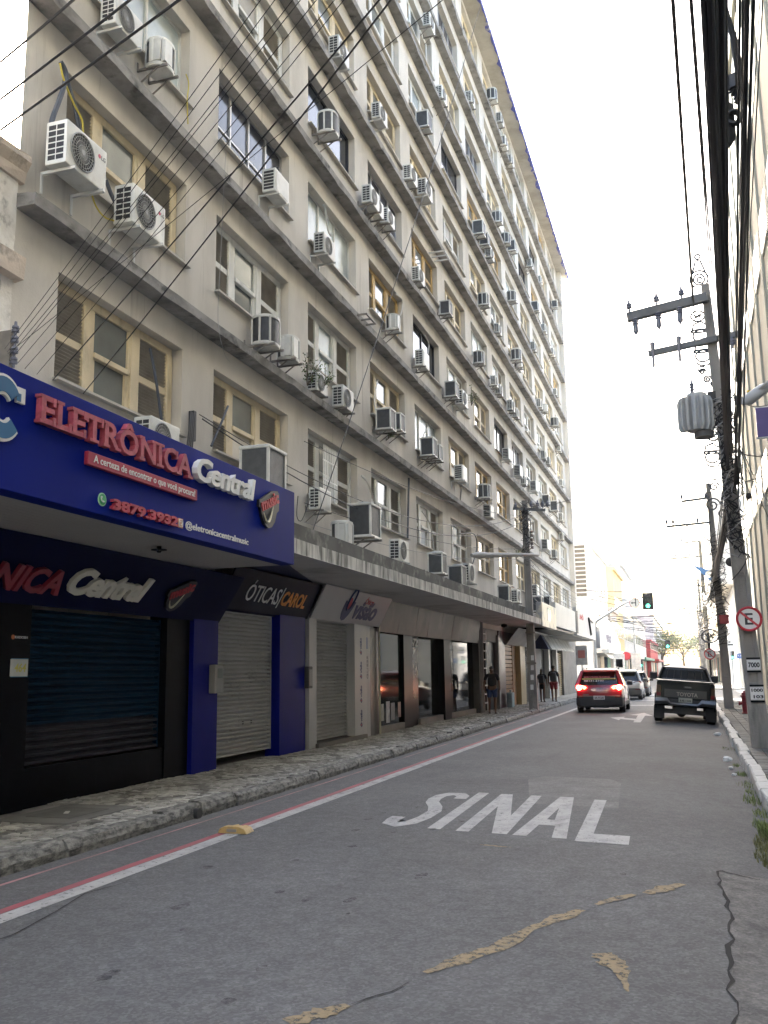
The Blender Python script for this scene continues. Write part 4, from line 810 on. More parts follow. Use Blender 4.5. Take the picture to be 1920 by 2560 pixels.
# signs past the canopy
bx_ = thing('billboard_box', 'mirror-bright yellowish box sign at the end of the canopy', 'sign', (-5.8, 41.1, 3.45)); obj('case', MB().box(-6.0, -5.75, 39.02, 43.3, 3.45, 4.45), M('steel_face', (.62, .58, .47), rough=.35, metal=.3, var=.3, vs=.9, stain=(.25, .27, .3), ss=(1.1, 1.1, .9), st=(.5, .55)), bx_, bevel=.01); obj('bottle_print', MB().box(-5.749, -5.745, 40.5, 41.6, 3.75, 4.3), M('print_grey', (.30, .31, .36), rough=.2, var=.3), bx_)
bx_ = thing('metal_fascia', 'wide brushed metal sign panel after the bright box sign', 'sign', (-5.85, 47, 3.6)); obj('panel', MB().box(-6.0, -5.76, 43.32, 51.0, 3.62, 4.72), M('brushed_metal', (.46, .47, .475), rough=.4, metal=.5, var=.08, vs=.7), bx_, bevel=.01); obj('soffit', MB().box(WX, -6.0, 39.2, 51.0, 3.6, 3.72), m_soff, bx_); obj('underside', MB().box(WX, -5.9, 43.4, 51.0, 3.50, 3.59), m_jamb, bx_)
bx_ = thing('shop_sign', 'pale sign board with red and black lettering at the end of the block', 'sign', (-5.85, 57, 3.5)); obj('board', MB().box(-5.95, -5.75, 51.5, 62.0, 3.5, 5.0), m_wp, bx_); obj('lettering', wall_text('ANÔ', 53.0, 55.0, 4.42, 4.78, -5.75, .01, bold=.02), m_vr, bx_, fix=False); obj('figure_mark', MB().tube([(-5.74, 57.6, 4.7), (-5.74, 58.0, 4.3), (-5.74, 58.6, 3.75)], .09, 6).tube([(-5.74, 58.2, 4.65), (-5.74, 60.0, 4.55)], .06, 6), m_jamb, bx_); obj('side_bar', MB().box(-5.749, -5.73, 51.6, 52.0, 3.6, 4.8), m_jamb, bx_); obj('soffit', MB().box(WX, -5.96, 51.2, 62.0, 3.45, 3.57), m_soff, bx_)
aw = thing('foil_awning', 'slanted silver foil shop awning under the metal sign', 'awning', (-6.8, 52, 2.7)); fa, La = slant(0, 2.68, 3.35, -6.55, -6.95)
for k in range(4): obj('panel', MB().prism([(47.2+k*2.35, 0), (49.5+k*2.35, 0), (49.5+k*2.35, La), (47.2+k*2.35, La)], fa, -.02, .01), M('silver_foil', (.34, .34, .32), rough=.4, metal=.3, var=.5, vs=1.8), aw)
obj('end_cheek', MB().prism([(-7.45, 2.72), (-6.6, 2.66), (-6.98, 3.36), (-7.45, 3.4)], lambda a, b, h: (a, h, b), 46.6, 47.15), M('navy_paint_and_shade', (.012, .02, .07)), aw)
tag(obj('ceiling_fan_lamp', MB().lathe([(.03, 0), (.12, .04), (.12, .12), (.03, .16)], (-6.9, 36.6, 3.32), 12), m_jamb, smooth=True), 'round dark lamp under the far end of the canopy', 'lamp')
# ---- things on the canopy roof
CZ = 3.72
for k, px, py, lab, sc in (('C', 650, 1178, 'large dark mesh air conditioner standing behind the blue sign edge', 1.25), ('A', 407, 1100, 'boxy air conditioner half hidden behind the top of the blue sign', .95), ('P', 858, 1335, 'small barrel air conditioner on the canopy beside the large dark one', 1.05), ('C', 905, 1305, 'large dark mesh air conditioner with white panel on the canopy', 1.25), ('A', 1005, 1378, 'white grid sided air conditioner standing over the canopy', 1.0),
                           ('c', 1094, 1409, 'slim dark air conditioner with hose on the canopy', 1.1), ('C', 1144, 1440, 'dark half of the pair of air conditioners on the canopy', 1.05), ('A', 1172, 1434, 'fan fronted half of the pair of air conditioners on the canopy', 1.15), ('c', 1262, 1484, 'dark narrow air conditioner near the pole on the canopy', 1.1), ('a', 1293, 1491, 'white air conditioner nearest left of the pole on the canopy', 1.1), ('C', 1341, 1510, 'dark mesh air conditioner right of the pole above the bright sign', 1.2), ('c', 1364, 1507, 'dark slim air conditioner behind the bright box sign', 1.2), ('D', 1340, 1477, 'upper white air conditioner right behind the pole', 1.0)):
    p = onX(px, py, WX+.55); hg = {'C': .62, 'A': .56, 'P': .52, 'c': .58, 'a': .52, 'D': .58}[k]*sc; place_ac(k, WX+.18, p.y, p.z-hg/2, lab, 0, sc)
bx = thing('flat_ac_case', 'flat white appliance casing lying along the top of the blue sign', 'casing', (-6.9, 11.9, CZ)); obj('case', MB().box(-.25, .25, -.75, .75, .55, .82), m_acw, bx, local=True, bevel=.02); obj('legs', MB().box(-.2, .2, -.6, .6, 0, .55), m_brk, bx, local=True)
# ================================================================== LEFT NEIGHBOUR AND RIGHT BUILDINGS
m_old = M('old_limewash', (.72, .70, .66), rough=.9, var=.15, vs=.9, stain=(.50, .46, .41), ss=(1.4, 1.4, 1.1), st=(.47, .66), sm=.8, stain2=(.12, .115, .105), ss2=(4.5, 4.5, 3.2), st2=(.54, .66), bump=.6, bs=14)
m_oldtrim = M('old_trim', (.56, .48, .40), rough=.9, var=.2, vs=2, stain=(.15, .13, .11), ss=(3, 3, 3), st=(.52, .68), bump=.5, bs=30)
ob = thing('old_house', 'weathered whitewashed old building with mouldy wall at the left edge', 'building', (WX, 4, 0))
obj('wall', MB().box(-18, WX+.02, -24, 8.88, 0, 7.72), m_old, ob); rs = random.Random(8); mb = MB(); rings = []
for q in range(60):
    Y = -24+32.95*q/59; e = rs.uniform(-.02, .02); rings.append([(WX-.2, Y, 7.7), (WX+.06, Y, 7.72), (WX+.07+e, Y, 7.86), (WX+.14+e, Y, 7.98), (WX+.14, Y, 8.06+e), (WX-.2, Y, 8.12)])
obj('cornice', mb.loft(rings), m_oldtrim, ob)
mb = MB(); rings = []
for q in range(60):
    Y = -24+32.95*q/59; rings.append([(WX, Y, 6.42), (WX+.14+rs.uniform(-.02, .01), Y, 6.44), (WX+.15+rs.uniform(-.02, .01), Y, 6.72), (WX, Y, 6.78)])
obj('string_course', mb.loft(rings), m_oldtrim, ob); obj('roof', MB().box(-18, WX-.1, -24, 8.85, 8.1, 8.22), m_oldtrim, ob)
for k in range(6): obj('window', MB().box(WX, WX+.03, -20+k*4.6, -18.6+k*4.6, 4.8, 6.2), m_gl, ob)
bk = thing('added_rear_block', 'unseen block added behind the camera to darken the left facade', 'building', (WX, -70, 0)); obj('wall', MB().box(-20, WX, -120, -24.2, 0, 22), m_old, bk)  # unseen block, added to keep low light off the street and lower floors
for k in range(10): obj('window', MB().box(WX, WX+.03, -116+k*9, -112+k*9, 8, 10), m_gl, bk)
RX = 2.95; m_rb = M('pale_green_render', (.46, .445, .37), rough=.85, var=.08, vs=.5, stain=(.36, .35, .29), ss=(1, 1, .3), st=(.5, .75), bump=.15, bs=25); m_rp = M('green_pilaster', (.42, .42, .36), rough=.8, var=.08, vs=.7)
rb = thing('right_building', 'tall pale building with vertical pilasters along the right edge', 'building', (RX+3, 12, 0))
obj('wall', MB().box(RX, 16, -120, 48.4, 0, 24.6), m_rb, rb); obj('roof_edge', MB().box(RX-.12, 16.1, -120, 48.5, 24.6, 24.95), m_rp, rb)  # wall stretched unseen behind the camera to darken the road and lower facade
me_ = None; win = None
for k in range(24):
    y = -22+k*3.05; p = obj('pilaster', MB().box(RX-.07, RX, y, y+.6, 0, 24.58), m_rp, rb)
    for f in range(6):
        if k < 8 or f not in (1, 3): continue
        if win is None:
            win = obj('window', MB().box(0, .06, 0, 2.2, 0, 1.3), m_wht, rb, local=True); obj('pane', MB().box(-.012, -.001, .08, 1.06, .08, 1.22), m_gld, win, local=True); obj('pane', MB().box(-.012, -.001, 1.14, 2.12, .08, 1.22), m_gld, win, local=True); o = win
        else: o = copy_tree(win, rb)
        o.location = Vector((RX-.055, y+.68, 4.6+f*3.2))-rb.location
bs_ = thing('blade_sign', 'purple and white blade sign on the wall at the right edge', 'sign', (RX, 31.5, 6)); obj('board', MB().box(-.5, -.05, -.06, .06, -.2, .75), M('purple_board', (.09, .06, .22), rough=.4, var=.1), bs_, local=True, bevel=.01); obj('frame', MB().box(-.53, -.02, -.045, .045, -.24, -.2).box(-.53, -.02, -.045, .045, .75, .79), m_lwht, bs_, local=True); bs_.location = onX(1935, 1075, 2.95)
# ================================================================== POLES
m_pole = M('pole_concrete', (.27, .255, .235), rough=.88, var=.16, vs=1.3, stain=(.10, .098, .09), ss=(3, 3, .6), st=(.52, .68), sm=.8, bump=.35, bs=40); m_arm = M('arm_concrete', (.16, .165, .17), rough=.85, var=.2, vs=3); m_por = M('insulator_grey', (.16, .17, .22), rough=.3, var=.1); m_cab = M('cable_black', (.013, .013, .015), rough=.55, var=.2); m_cabg = M('cable_grey', (.30, .30, .30), rough=.6)
def h_ring(c, w, d, g, z, ix=0):
    a, b = w/2, d/2; t = w*.24; q = g*b
    pts = [(-a, -b), (-a+t, -b), (-a+t, -b+q), (a-t, -b+q), (a-t, -b), (a, -b), (a, b), (a-t, b), (a-t, b-q), (-a+t, b-q), (-a+t, b), (-a, b)]
    return [(c[0]+x, c[1]+y, z) for x, y in pts]
def pole(label, bx_, by_, tx, ty, H_, w0=.30, w1=.15, zb=.04):
    t = thing('utility_pole', label, 'utility pole', (bx_, by_, zb), 'concrete utility poles'); rings = []
    for z, g in ((0, .02), (1.25, .02), (1.32, .45), (H_*.35, .45), (H_*.36, .10), (H_*.40, .10), (H_*.41, .45), (H_*.68, .45), (H_*.69, .1), (H_*.73, .1), (H_*.74, .45), (H_-.4, .4), (H_-.38, .02), (H_, .02)):
        u = z/H_; w_ = w0+(w1-w0)*u; rings.append(h_ring(((tx-bx_)*u, (ty-by_)*u), w_, w_*.8, g, z))
    obj('shaft', MB().loft(rings), m_pole, t, local=True); return t
def insul(p, s=1.0, hang=False):
    d = -1 if hang else 1; pr = [(.02, 0), (.02, .05), (.055, .06), (.06, .09), (.03, .10), (.055, .12), (.05, .15), (.025, .16), (.02, .22)]
    return MB().lathe([(r*s, d*h*s) for r, h in pr], p, 10)
P1 = (1.20, 20.27); P1T = (.80, 20.3)
p1 = pole('near leaning concrete pole carrying the transformer and a no parking sign', P1[0], P1[1], P1T[0], P1T[1], 9.75, .36, .17)
def p1x(z): return P1[0]+(P1T[0]-P1[0])*z/9.75
obj('crossarm', MB().bar((-.86, 20.18, 9.22), (.82, 20.18, 9.46), .15, .20), m_arm, p1, bevel=.01); obj('crossarm', MB().bar((-.46, 20.16, 8.34), (1.42, 20.16, 8.56), .10, .13), m_arm, p1, bevel=.01)
for x in (-.80, -.22, .30): obj('insulator', insul((x, 20.18, 9.36+.14*(x+.8)), 1.15), m_por, p1, smooth=True)
for x in (-.68, -.20, .24):
    z = 9.14+.14*(x+.7); obj('fuse_cutout', MB().lathe([(.03, 0), (.075, -.03), (.045, -.05), (.075, -.08), (.045, -.10), (.075, -.13), (.05, -.16), (.055, -.32), (.03, -.36), (.014, -.38), (.014, -.48)], (x, 20.05, z), 10), m_por, p1, smooth=True)
for x in (-.36, .18): obj('arrester', MB().lathe([(.03, .17), (.06, .14), (.045, .02), (.035, -.02), (.03, -.36), (.02, -.4)], (x, 20.1, 8.40+.12*(x+.4)), 9), m_por, p1, smooth=True)
obj('insulator', insul((1.24, 20.1, 8.50), 1.2, True), m_por, p1, smooth=True)
m_tr = M('transformer_grey', (.40, .41, .41), rough=.45, var=.1, vs=3, stain=(.26, .25, .23), ss=(3, 3, 1.5), st=(.55, .72))
tr = thing('transformer', 'grey finned transformer hung on the near leaning pole', 'transformer', (.40, 20.2, 6.4))
obj('tank', MB().lathe([(.12, .12), (.24, .16), (.25, .85), (.20, .95), (.05, .97)], (.06, 0, 0), 20), m_tr, tr, local=True, smooth=True)
for k in range(9):
    a = R(-165+k*24); c, s_ = math.cos(a), math.sin(a); mb = MB(); mt2 = Matrix(((c, -s_, 0, .02), (s_, c, 0, 0), (0, 0, 1, 0), (0, 0, 0, 1)))
    prof = [(.20, .14), (.33, .12), (.38, .22), (.38, .74), (.33, .86), (.20, .88)]; mb.prism(prof, lambda u, v, h: mt2 @ Vector((u, h, v)), -.032, .032); obj('fin', mb, m_tr, tr, local=True, bevel=.012)
obj('foot', MB().lathe([(.20, 0), (.20, .13), (.17, .16)], (.16, 0, 0), 18), M('transformer_dark', (.1, .1, .1), rough=.6), tr, local=True, smooth=True)
obj('bushing', MB().lathe([(.03, .95), (.05, 1.0), (.03, 1.02), (.06, 1.06), (.03, 1.08), (.06, 1.12), (.03, 1.14), (.055, 1.18), (.02, 1.22), (.012, 1.34)], (-.02, 0, 0), 10), m_por, tr, local=True, smooth=True); obj('bracket', MB().box(.25, .58, -.04, .04, .25, .33).box(.25, .55, -.04, .04, .72, .80), m_arm, tr, local=True); obj('terminal_box', MB().box(.28, .44, -.12, .1, .75, .95), m_cab, tr, local=True)
def disc_y(x, y, z, r, th, n=28): return MB().lathe([(r, 0), (r, th)], (x, y, z), n, 'y')
def no_parking(label, x, y, z, r):
    t = thing('no_parking_sign', label, 'traffic sign', (x, y, z-r)); m_sw = M('sign_white', (.68, .68, .67), rough=.4, var=.05); m_sr = M('sign_red', (.50, .035, .05), rough=.4); m_sb = M('sign_black', (.02, .02, .025), rough=.4)
    obj('plate', disc_y(x, y, z, r, .012), m_sw, t)
    obj('red_ring', MB().tube([(x+r*.90*math.cos(2*math.pi*k/36), y-.012, z+r*.90*math.sin(2*math.pi*k/36)) for k in range(37)], r*.11, 6, cap=False), m_sr, t, fix=False)
    obj('letter', front_text('E', x-r*.32, x+r*.30, z-r*.46, z+r*.46, y-.012, .004, bold=.02), m_sb, t, fix=False)
    c = R(-45); obj('slash', MB().box(-r*.86, r*.86, -.004, .004, -r*.085, r*.085, Matrix.Translation((x, y-.021, z)) @ Matrix.Rotation(R(42), 4, 'Y')), m_sr, t)
    obj('clamp', MB().box(x-.03, x+.03, y+.0, y+.10, z-.2*r, z+.2*r), m_brk, t); return t
no_parking('no parking sign with crossed letter E on the near leaning pole', 1.14, 20.0, 2.60, .25)
for z0, z1, txt in ((1.60, 1.80, ['7000']), (1.02, 1.27, ['1000', '103'])):
    pl_ = thing('number_plate_label', 'upper white label on the near pole, printed 7000' if len(txt) == 1 else 'lower white label on the near pole, printed 1000 and 103', 'label', (p1x(z0)+.02, 20.12, z0)); xc = p1x(z0)+.03
    obj('sheet', MB().box(xc-.125, xc+.125, 20.108, 20.118, z0, z1), m_lwht, pl_)
    for k, s_ in enumerate(txt):
        h = (z1-z0)/len(txt); obj('digits', front_text(s_, xc-.10+.03*k, xc+.11, z1-h*(k+1)+h*.25, z1-h*k-h*.25, 20.108, .003, bold=.03), m_jamb, pl_, fix=False)
    for zz in (z0-.045, z1+.015): obj('strap', MB().box(xc-.13, xc+.13, 20.10, 20.116, zz, zz+.03), m_jamb, pl_)
hy = thing('fire_hydrant', 'red fire hydrant on the right pavement beside the near pole', 'hydrant', (1.66, 35.0, .09)); m_hy = M('hydrant_red', (.24, .022, .03), rough=.5, var=.15, vs=6)
obj('barrel', MB().lathe([(.13, 0), (.13, .05), (.105, .06), (.105, .56), (.14, .575), (.14, .62), (.11, .64), (.10, .70), (.05, .73), (.03, .78)], (0, 0, 0), 18), m_hy, hy, local=True, smooth=True)
obj('outlet', MB().lathe([(.05, .08), (.055, .17), (.075, .17), (.075, .21)], (0, 0, .36), 12, 'x', Matrix.Rotation(math.pi, 4, 'Z')), m_hy, hy, local=True, smooth=True); obj('outlet', MB().lathe([(.05, .08), (.055, .15), (.075, .15), (.075, .19)], (0, 0, .36), 12, 'y'), m_hy, hy, local=True, smooth=True)
P2 = (1.28, 39.6); p2 = pole('second dark concrete pole wrapped in cables behind the pickup', P2[0], P2[1], 1.10, 39.6, 9.0, .36, .18)
def steel_arm(par, y, x0, x1, z, pins, br=True):
    obj('crossarm', MB().bar((x0, y, z), (x1, y, z+.08), .07, .09), m_arm, par)
    for x in pins: obj('insulator', insul((x, y, z+.06), 1.2), m_por, par, smooth=True)
    if br: obj('brace', MB().bar((x0+.45*(x1-x0), y, z), (x1, y, z-.75), .05), m_arm, par)
steel_arm(p2, 39.45, .02, 1.10, 8.35, (.04, .98), False); steel_arm(p2, 39.45, -.62, 1.1, 7.35, (-.6, -.35, .6)); obj('riser', MB().bar((.08, 39.45, 7.4), (.04, 39.45, 8.5), .05), m_arm, p2)
obj('junction_box', MB().box(1.15, 1.5, 39.2, 39.5, 3.35, 3.7), M('red_box', (.30, .03, .04), rough=.5), p2)
P3 = (.98, 57.5); p3 = pole('third pole farther down the right pavement with a blue bracket', P3[0], P3[1], .9, 57.5, 9.0, .34, .18); steel_arm(p3, 57.3, -1.2, 1.0, 8.0, (-1.1, -.5, .3, .7)); steel_arm(p3, 57.3, -.2, .95, 8.9, (-.1, .5), False)
lbr = thing('lamp_bracket', 'blue triangular lamp bracket on the third pole', 'bracket', onY(1781, 1432, 57.2)); obj('triangle_plate', MB().prism([(-1.1, .53), (.1, .05), (-.02, -.56)], lambda a, b, h: (a, h, b), -.04, .04), M('bracket_blue', (.05, .14, .34), rough=.5), lbr, local=True); obj('lamp_disc', MB().lathe([(.2, 0), (.2, .03)], (-.2, -.05, -.08), 18, 'y'), m_lwht, lbr, local=True)
P4 = (.95, 77.8); p4 = pole('fourth pole beyond the junction on the right', P4[0], P4[1], .9, 77.8, 8.6, .34, .18, 0); steel_arm(p4, 77.6, -1.2, 1.0, 7.6, (-1.1, -.4, .6)); P5 = (1.0, 100.); p5 = pole('fifth and farthest pole on the right side', P5[0], P5[1], .9, 100., 8.6, .34, .18, 0); steel_arm(p5, 99.8, -1.2, 1.0, 7.6, (-1.1, -.4, .6))
PL = (-6.0, 37.5); pL = pole('concrete pole standing through the canopy edge on the left pavement', PL[0], PL[1], -6.05, 37.5, 8.35, .34, .22, .12)
obj('crossarm', MB().bar((-6.5, 37.35, 8.15), (-5.2, 37.35, 8.0), .09, .10), m_arm, pL)
for x in (-6.4, -5.75, -5.5, -5.3, -5.1): obj('insulator', insul((x, 37.3, 8.1), 1.4), m_por, pL, smooth=True)
for k in range(5): obj('spool_insulator', MB().lathe([(.05, 0), (.075, .02), (.05, .05), (.075, .08), (.05, .10)], (-5.78, 37.3, 7.1-.16*k), 10), M('porcelain_brown', (.2, .16, .14), rough=.4), pL, smooth=True)
obj('strap', MB().box(-6.19, -5.81, 37.31, 37.69, 1.9, 1.96).box(-6.19, -5.81, 37.31, 37.69, 3.1, 3.16), m_brk, pL)
for k in range(4): obj('paper_remnant', MB().box(-6.08+.02*k, -5.96+.02*k, 37.355, 37.36, .9+.38*k, 1.1+.38*k), m_lwht, pL)
ll = thing('street_lamp', 'horizontal street lamp arm reaching from the left pole toward the facade', 'street lamp', (-6.0, 37.3, 5.9)); a0 = onY(1345, 1388, 37.2); a1 = onX(1215, 1388, -6.9)
obj('lamp_arm', MB().tube([a0, a0.lerp(a1, .3)+Vector((0, 0, .02)), a1], [.06, .07, .10], 8), M('lamp_grey', (.3, .3, .29), rough=.5, var=.1), ll, smooth=True); obj('lamp_head', MB().tube([a1, a1.lerp(a0, -.12), a1.lerp(a0, -.25)], [.10, .14, .06], 10), M('lamp_grey', (.3, .3, .29)), ll, smooth=True)
# luminaire above the right edge
lm = thing('street_lamp', 'white street lamp head with yellow tag among the right cables', 'street lamp', onY(1862, 1008, 17.0)); L0 = onY(1862, 1008, 17.0)
arm = [onY(1920, 955, 16.4), onY(1895, 975, 16.7), onY(1872, 1000, 17.0)]; obj('lamp_arm', MB().tube(arm, .03, 8), m_brw, lm, smooth=True)
h0, h1 = onY(1925, 960, 16.6), onY(1855, 1010, 17.0); obj('lamp_head', MB().tube([h0, h0.lerp(h1, .25), h0.lerp(h1, .75), h1], [.05, .10, .11, .04], 10), M('lamp_white', (.55, .56, .57), rough=.4, var=.06), lm, smooth=True)
q = onY(1876, 983, 16.85); obj('yellow_tag', MB().box(q.x-.05, q.x+.05, q.y-.02, q.y, q.z-.05, q.z+.05), M('tag_yellow', (.6, .42, .02), rough=.5), lm); q = onY(1850, 1005, 16.9); obj('bracket', MB().box(q.x-.09, q.x+.05, q.y-.03, q.y+.03, q.z-.05, q.z+.08), m_cabg, lm)
# ================================================================== TRAFFIC SIGNALS, SMALL SIGNS
m_gsig = M('signal_green', (.02, .5, .25), emit=(.05, 1.0, .55), es=2.0, var=0); m_lens = M('lens_dark', (.03, .03, .03), rough=.3)
ts = thing('traffic_light', 'overhead traffic light showing green on a mast arm from the left', 'traffic light', (-2.55, 66, 5.6))
obj('backboard', MB().box(-.36, .36, -.02, .03, .0, 1.15), M('signal_black', (.012, .014, .013), rough=.5), ts, local=True, bevel=.02); obj('housing', MB().box(-.18, .18, -.22, -.02, .06, 1.08), M('signal_black', (.012, .014, .013)), ts, local=True, bevel=.03)
for k in range(3):
    z = .24+k*.33; obj('lens', MB().lathe([(.125, 0), (.125, .012), (.06, .03)], (0, -.22, z), 18, 'y'), m_gsig if k == 0 else m_lens, ts, local=True, smooth=True); obj('visor', MB().tube([(.15*math.cos(R(a)), -.30, z+.15*math.sin(R(a))) for a in range(0, 181, 15)], .02, 5), M('signal_black', (.012, .014, .013)), ts, local=True)
m_mast = M('mast_grey', (.42, .43, .44), rough=.45, metal=.3, var=.06)
ma = thing('signal_mast', 'pale steel mast whose arm carries the overhead traffic light', 'mast', (-6.3, 66.2, 0)); obj('upright', MB().tube([(-6.25, 66.3, 0), (-6.25, 66.3, 4.6), (-6.0, 66.25, 5.0)], .10, 10), m_mast, ma, smooth=True); obj('arm', MB().tube([(-6.05, 66.25, 4.95), (-4.07, 66.2, 6.11), (-2.4, 66.2, 6.62)], [.085, .07, .05], 10), m_mast, ma, smooth=True)
dsn = thing('direction_sign', 'round white sign with straight and left arrow by the traffic light', 'traffic sign', (-3.42, 65.9, 5.75)); obj('plate', disc_y(0, 0, .33, .36, .02).v and disc_y(0, 0, .33, .36, .02), M('sign_white', (.68, .68, .67)), dsn, local=True); obj('border', MB().tube([(.33*math.cos(2*math.pi*k/30), -.022, .33+.33*math.sin(2*math.pi*k/30)) for k in range(31)], .03, 5, cap=False), M('sign_redpale', (.45, .22, .2), rough=.4), dsn, local=True, fix=False)
obj('arrow', MB().box(.04, .10, -.03, -.021, .12, .56).box(-.14, .039, -.03, -.021, .30, .36).add([(-.14, -.031, .24), (-.14, -.031, .42), (-.25, -.031, .33)], [(0, 1, 2)]).add([(0, -.031, .56), (.14, -.031, .56), (.07, -.031, .66)], [(0, 1, 2)]), M('sign_black', (.02, .02, .025)), dsn, local=True); obj('hanger', MB().box(-.03, .03, -.01, .35, .3, .36), m_mast, dsn, local=True)
no_parking('smaller no parking sign with letter E beyond the second pole', .80, 45.0, 2.27, .25); tag(obj('sign_post', MB().cyl((.80, 45.1, .0), (.80, 45.1, 3.2), .05, n=10), m_cab, smooth=True), 'dark post carrying the farther no parking sign', 'post')
def plate_post(label, x, y, z0, z1, w_, col, zb=.1, rim=None):
    t = thing('street_sign', label, 'sign', (x, y, zb)); obj('post', MB().cyl((x, y+.04, zb), (x, y+.04, z1-.05), .035, n=8), m_mast, t, smooth=True); obj('plate', MB().box(x-w_/2, x+w_/2, y-.02, y, z0, z1), M('plate_%d' % int(y*10), col, rough=.45, var=.2, vs=5), t, bevel=.01)
    if rim: obj('print', MB().box(x-w_*.3, x+w_*.3, y-.025, y-.02, z0+(z1-z0)*.35, z0+(z1-z0)*.75), rim, t)
    return t
p_ = onY(1442, 1638, 52); plate_post('grey notice plate on a post at the left kerb before the junction', p_.x+.25, 52, 1.9, 2.95, .62, (.36, .36, .36), .12, M('notice_red', (.35, .12, .1), rough=.5))
p_ = onY(1548, 1650, 80); plate_post('white plate with dark emblem on the far left corner', p_.x, 80, 1.2, 2.9, .9, (.5, .5, .49), .1, m_jamb); p_ = onY(1590, 1650, 85); plate_post('pale rectangular plate near the far left corner', p_.x, 85, 1.0, 3.0, .8, (.58, .54, .5), .1)
p_ = onY(1566, 1640, 82); t = thing('stop_sign', 'small red octagonal sign on the far left corner', 'traffic sign', (p_.x, 82, .1)); obj('plate', MB().lathe([(.36, 0), (.36, .02)], (p_.x, 82, p_.z), 8, 'y'), M('sign_red', (.5, .035, .05)), t); obj('post', MB().cyl((p_.x, 82.06, .1), (p_.x, 82.06, p_.z), .04, n=8), m_mast, t)
def ped_light(label, px, py, Y):
    p = onY(px, py, Y); t = thing('pedestrian_light', label, 'traffic light', (p.x, Y, 0)); obj('housing', MB().box(p.x-.17, p.x+.17, Y-.2, Y, p.z-.28, p.z+.40), M('signal_black', (.012, .014, .013)), t, bevel=.02); obj('lens', MB().lathe([(.10, 0), (.09, .02)], (p.x, Y-.2, p.z-.12), 14, 'y'), m_gsig, t); obj('post', MB().cyl((p.x, Y+.05, 0), (p.x, Y+.05, p.z-.28), .05, n=8), m_mast, t)
ped_light('green lit signal on a post beyond the junction at right', 1831, 1640, 79); ped_light('green signal low on the far left corner', 1602, 1660, 88)
def far_light(label, px, py, Y):
    p = onY(px, py, Y); t = thing('traffic_light', label, 'traffic light', (p.x, Y, p.z)); obj('housing', MB().box(-.4, .4, -.2, 0, -.6, .6), M('signal_black', (.012, .014, .013)), t, local=True); obj('lens', MB().lathe([(.2, 0), (.2, .02)], (0, -.2, -.3), 12, 'y'), m_gsig, t, local=True)
    obj('hanger', MB().bar((0, 0, .5), (-1.7, 0, 1.0), .1), m_mast, t, local=True)
far_light('tiny distant overhead traffic light showing green', 1669, 1611, 150)
p_ = onY(1826, 1612, 78); t = thing('round_sign', 'small round white one-way sign on the right corner', 'traffic sign', (p_.x, 78, 0)); obj('plate', disc_y(p_.x, 78, p_.z, .34, .02), M('sign_white', (.68, .68, .67)), t); obj('bar', MB().box(p_.x-.2, p_.x+.2, 77.96, 77.98, p_.z-.04, p_.z+.05), m_jamb, t); obj('post', MB().cyl((p_.x, 78.06, 0), (p_.x, 78.06, p_.z), .04, n=8), m_mast, t)
p_ = onY(1856, 1640, 77.5); t = thing('street_name_sign', 'blue street name plate on the right corner wall', 'sign', (p_.x, 77.5, 0)); obj('plate', MB().box(p_.x-.42, p_.x+.42, 77.46, 77.5, p_.z-.18, p_.z+.2), M('plate_blue', (.06, .12, .32), rough=.4, var=.1), t); obj('lettering', front_text('R. BARÃO', p_.x-.32, p_.x+.32, p_.z-.03, p_.z+.12, 77.46, .005), m_lwht, t, fix=False); obj('post', MB().cyl((p_.x, 77.55, 0), (p_.x, 77.55, p_.z), .04, n=8), m_mast, t)
# ================================================================== VEHICLES  (local: x across, y forward, rear at y=0)
m_tyre = M('tyre', (.018, .018, .018), rough=.85, var=.2, vs=8); m_rim = M('alloy_rim', (.40, .40, .41), rough=.3, metal=.7, var=.05); m_plast = M('bumper_plastic', (.028, .028, .03), rough=.6, var=.1); m_carg = M('car_glass', (.010, .011, .012), rough=.06, var=.1, spec=.5); m_chr = M('chrome', (.16, .16, .16), rough=.4, metal=1.0, var=.03)
m_tail = M('tail_lamp_lit', (.5, .02, .02), emit=(1.0, .045, .03), es=7.0, var=0, rough=.2); m_tailo = M('tail_lamp_amber', (.5, .1, .03), emit=(1.0, .22, .05), es=4.0, var=0); m_tailr = M('tail_lamp_off', (.13, .008, .010), rough=.15, var=.1); m_amb = M('lamp_amber_off', (.06, .032, .016), rough=.2); m_plate = M('plate_white', (.55, .55, .56), rough=.4, var=.05); m_hot = M('tail_core', (.9, .6, .4), emit=(1, .75, .45), es=12, var=0)
def rr(w_, z0, z1, y, r, n=4):
    pts = []
    for cx, cz, a0 in ((w_-r, z1-r, 0), (-w_+r, z1-r, 90), (-w_+r, z0+r, 180), (w_-r, z0+r, 270)):
        for k in range(n+1): a = R(a0+90*k/n); pts.append((cx+r*math.cos(a), y, cz+r*math.sin(a)))
    return pts
def rp(w_, y0, y1, z, r, n=4):
    pts = []
    for cx, cy, a0 in ((w_-r, y1-r, 0), (-w_+r, y1-r, 90), (-w_+r, y0+r, 180), (w_-r, y0+r, 270)):
        for k in range(n+1): a = R(a0+90*k/n); pts.append((cx+r*math.cos(a), cy+r*math.sin(a), z))
    return pts
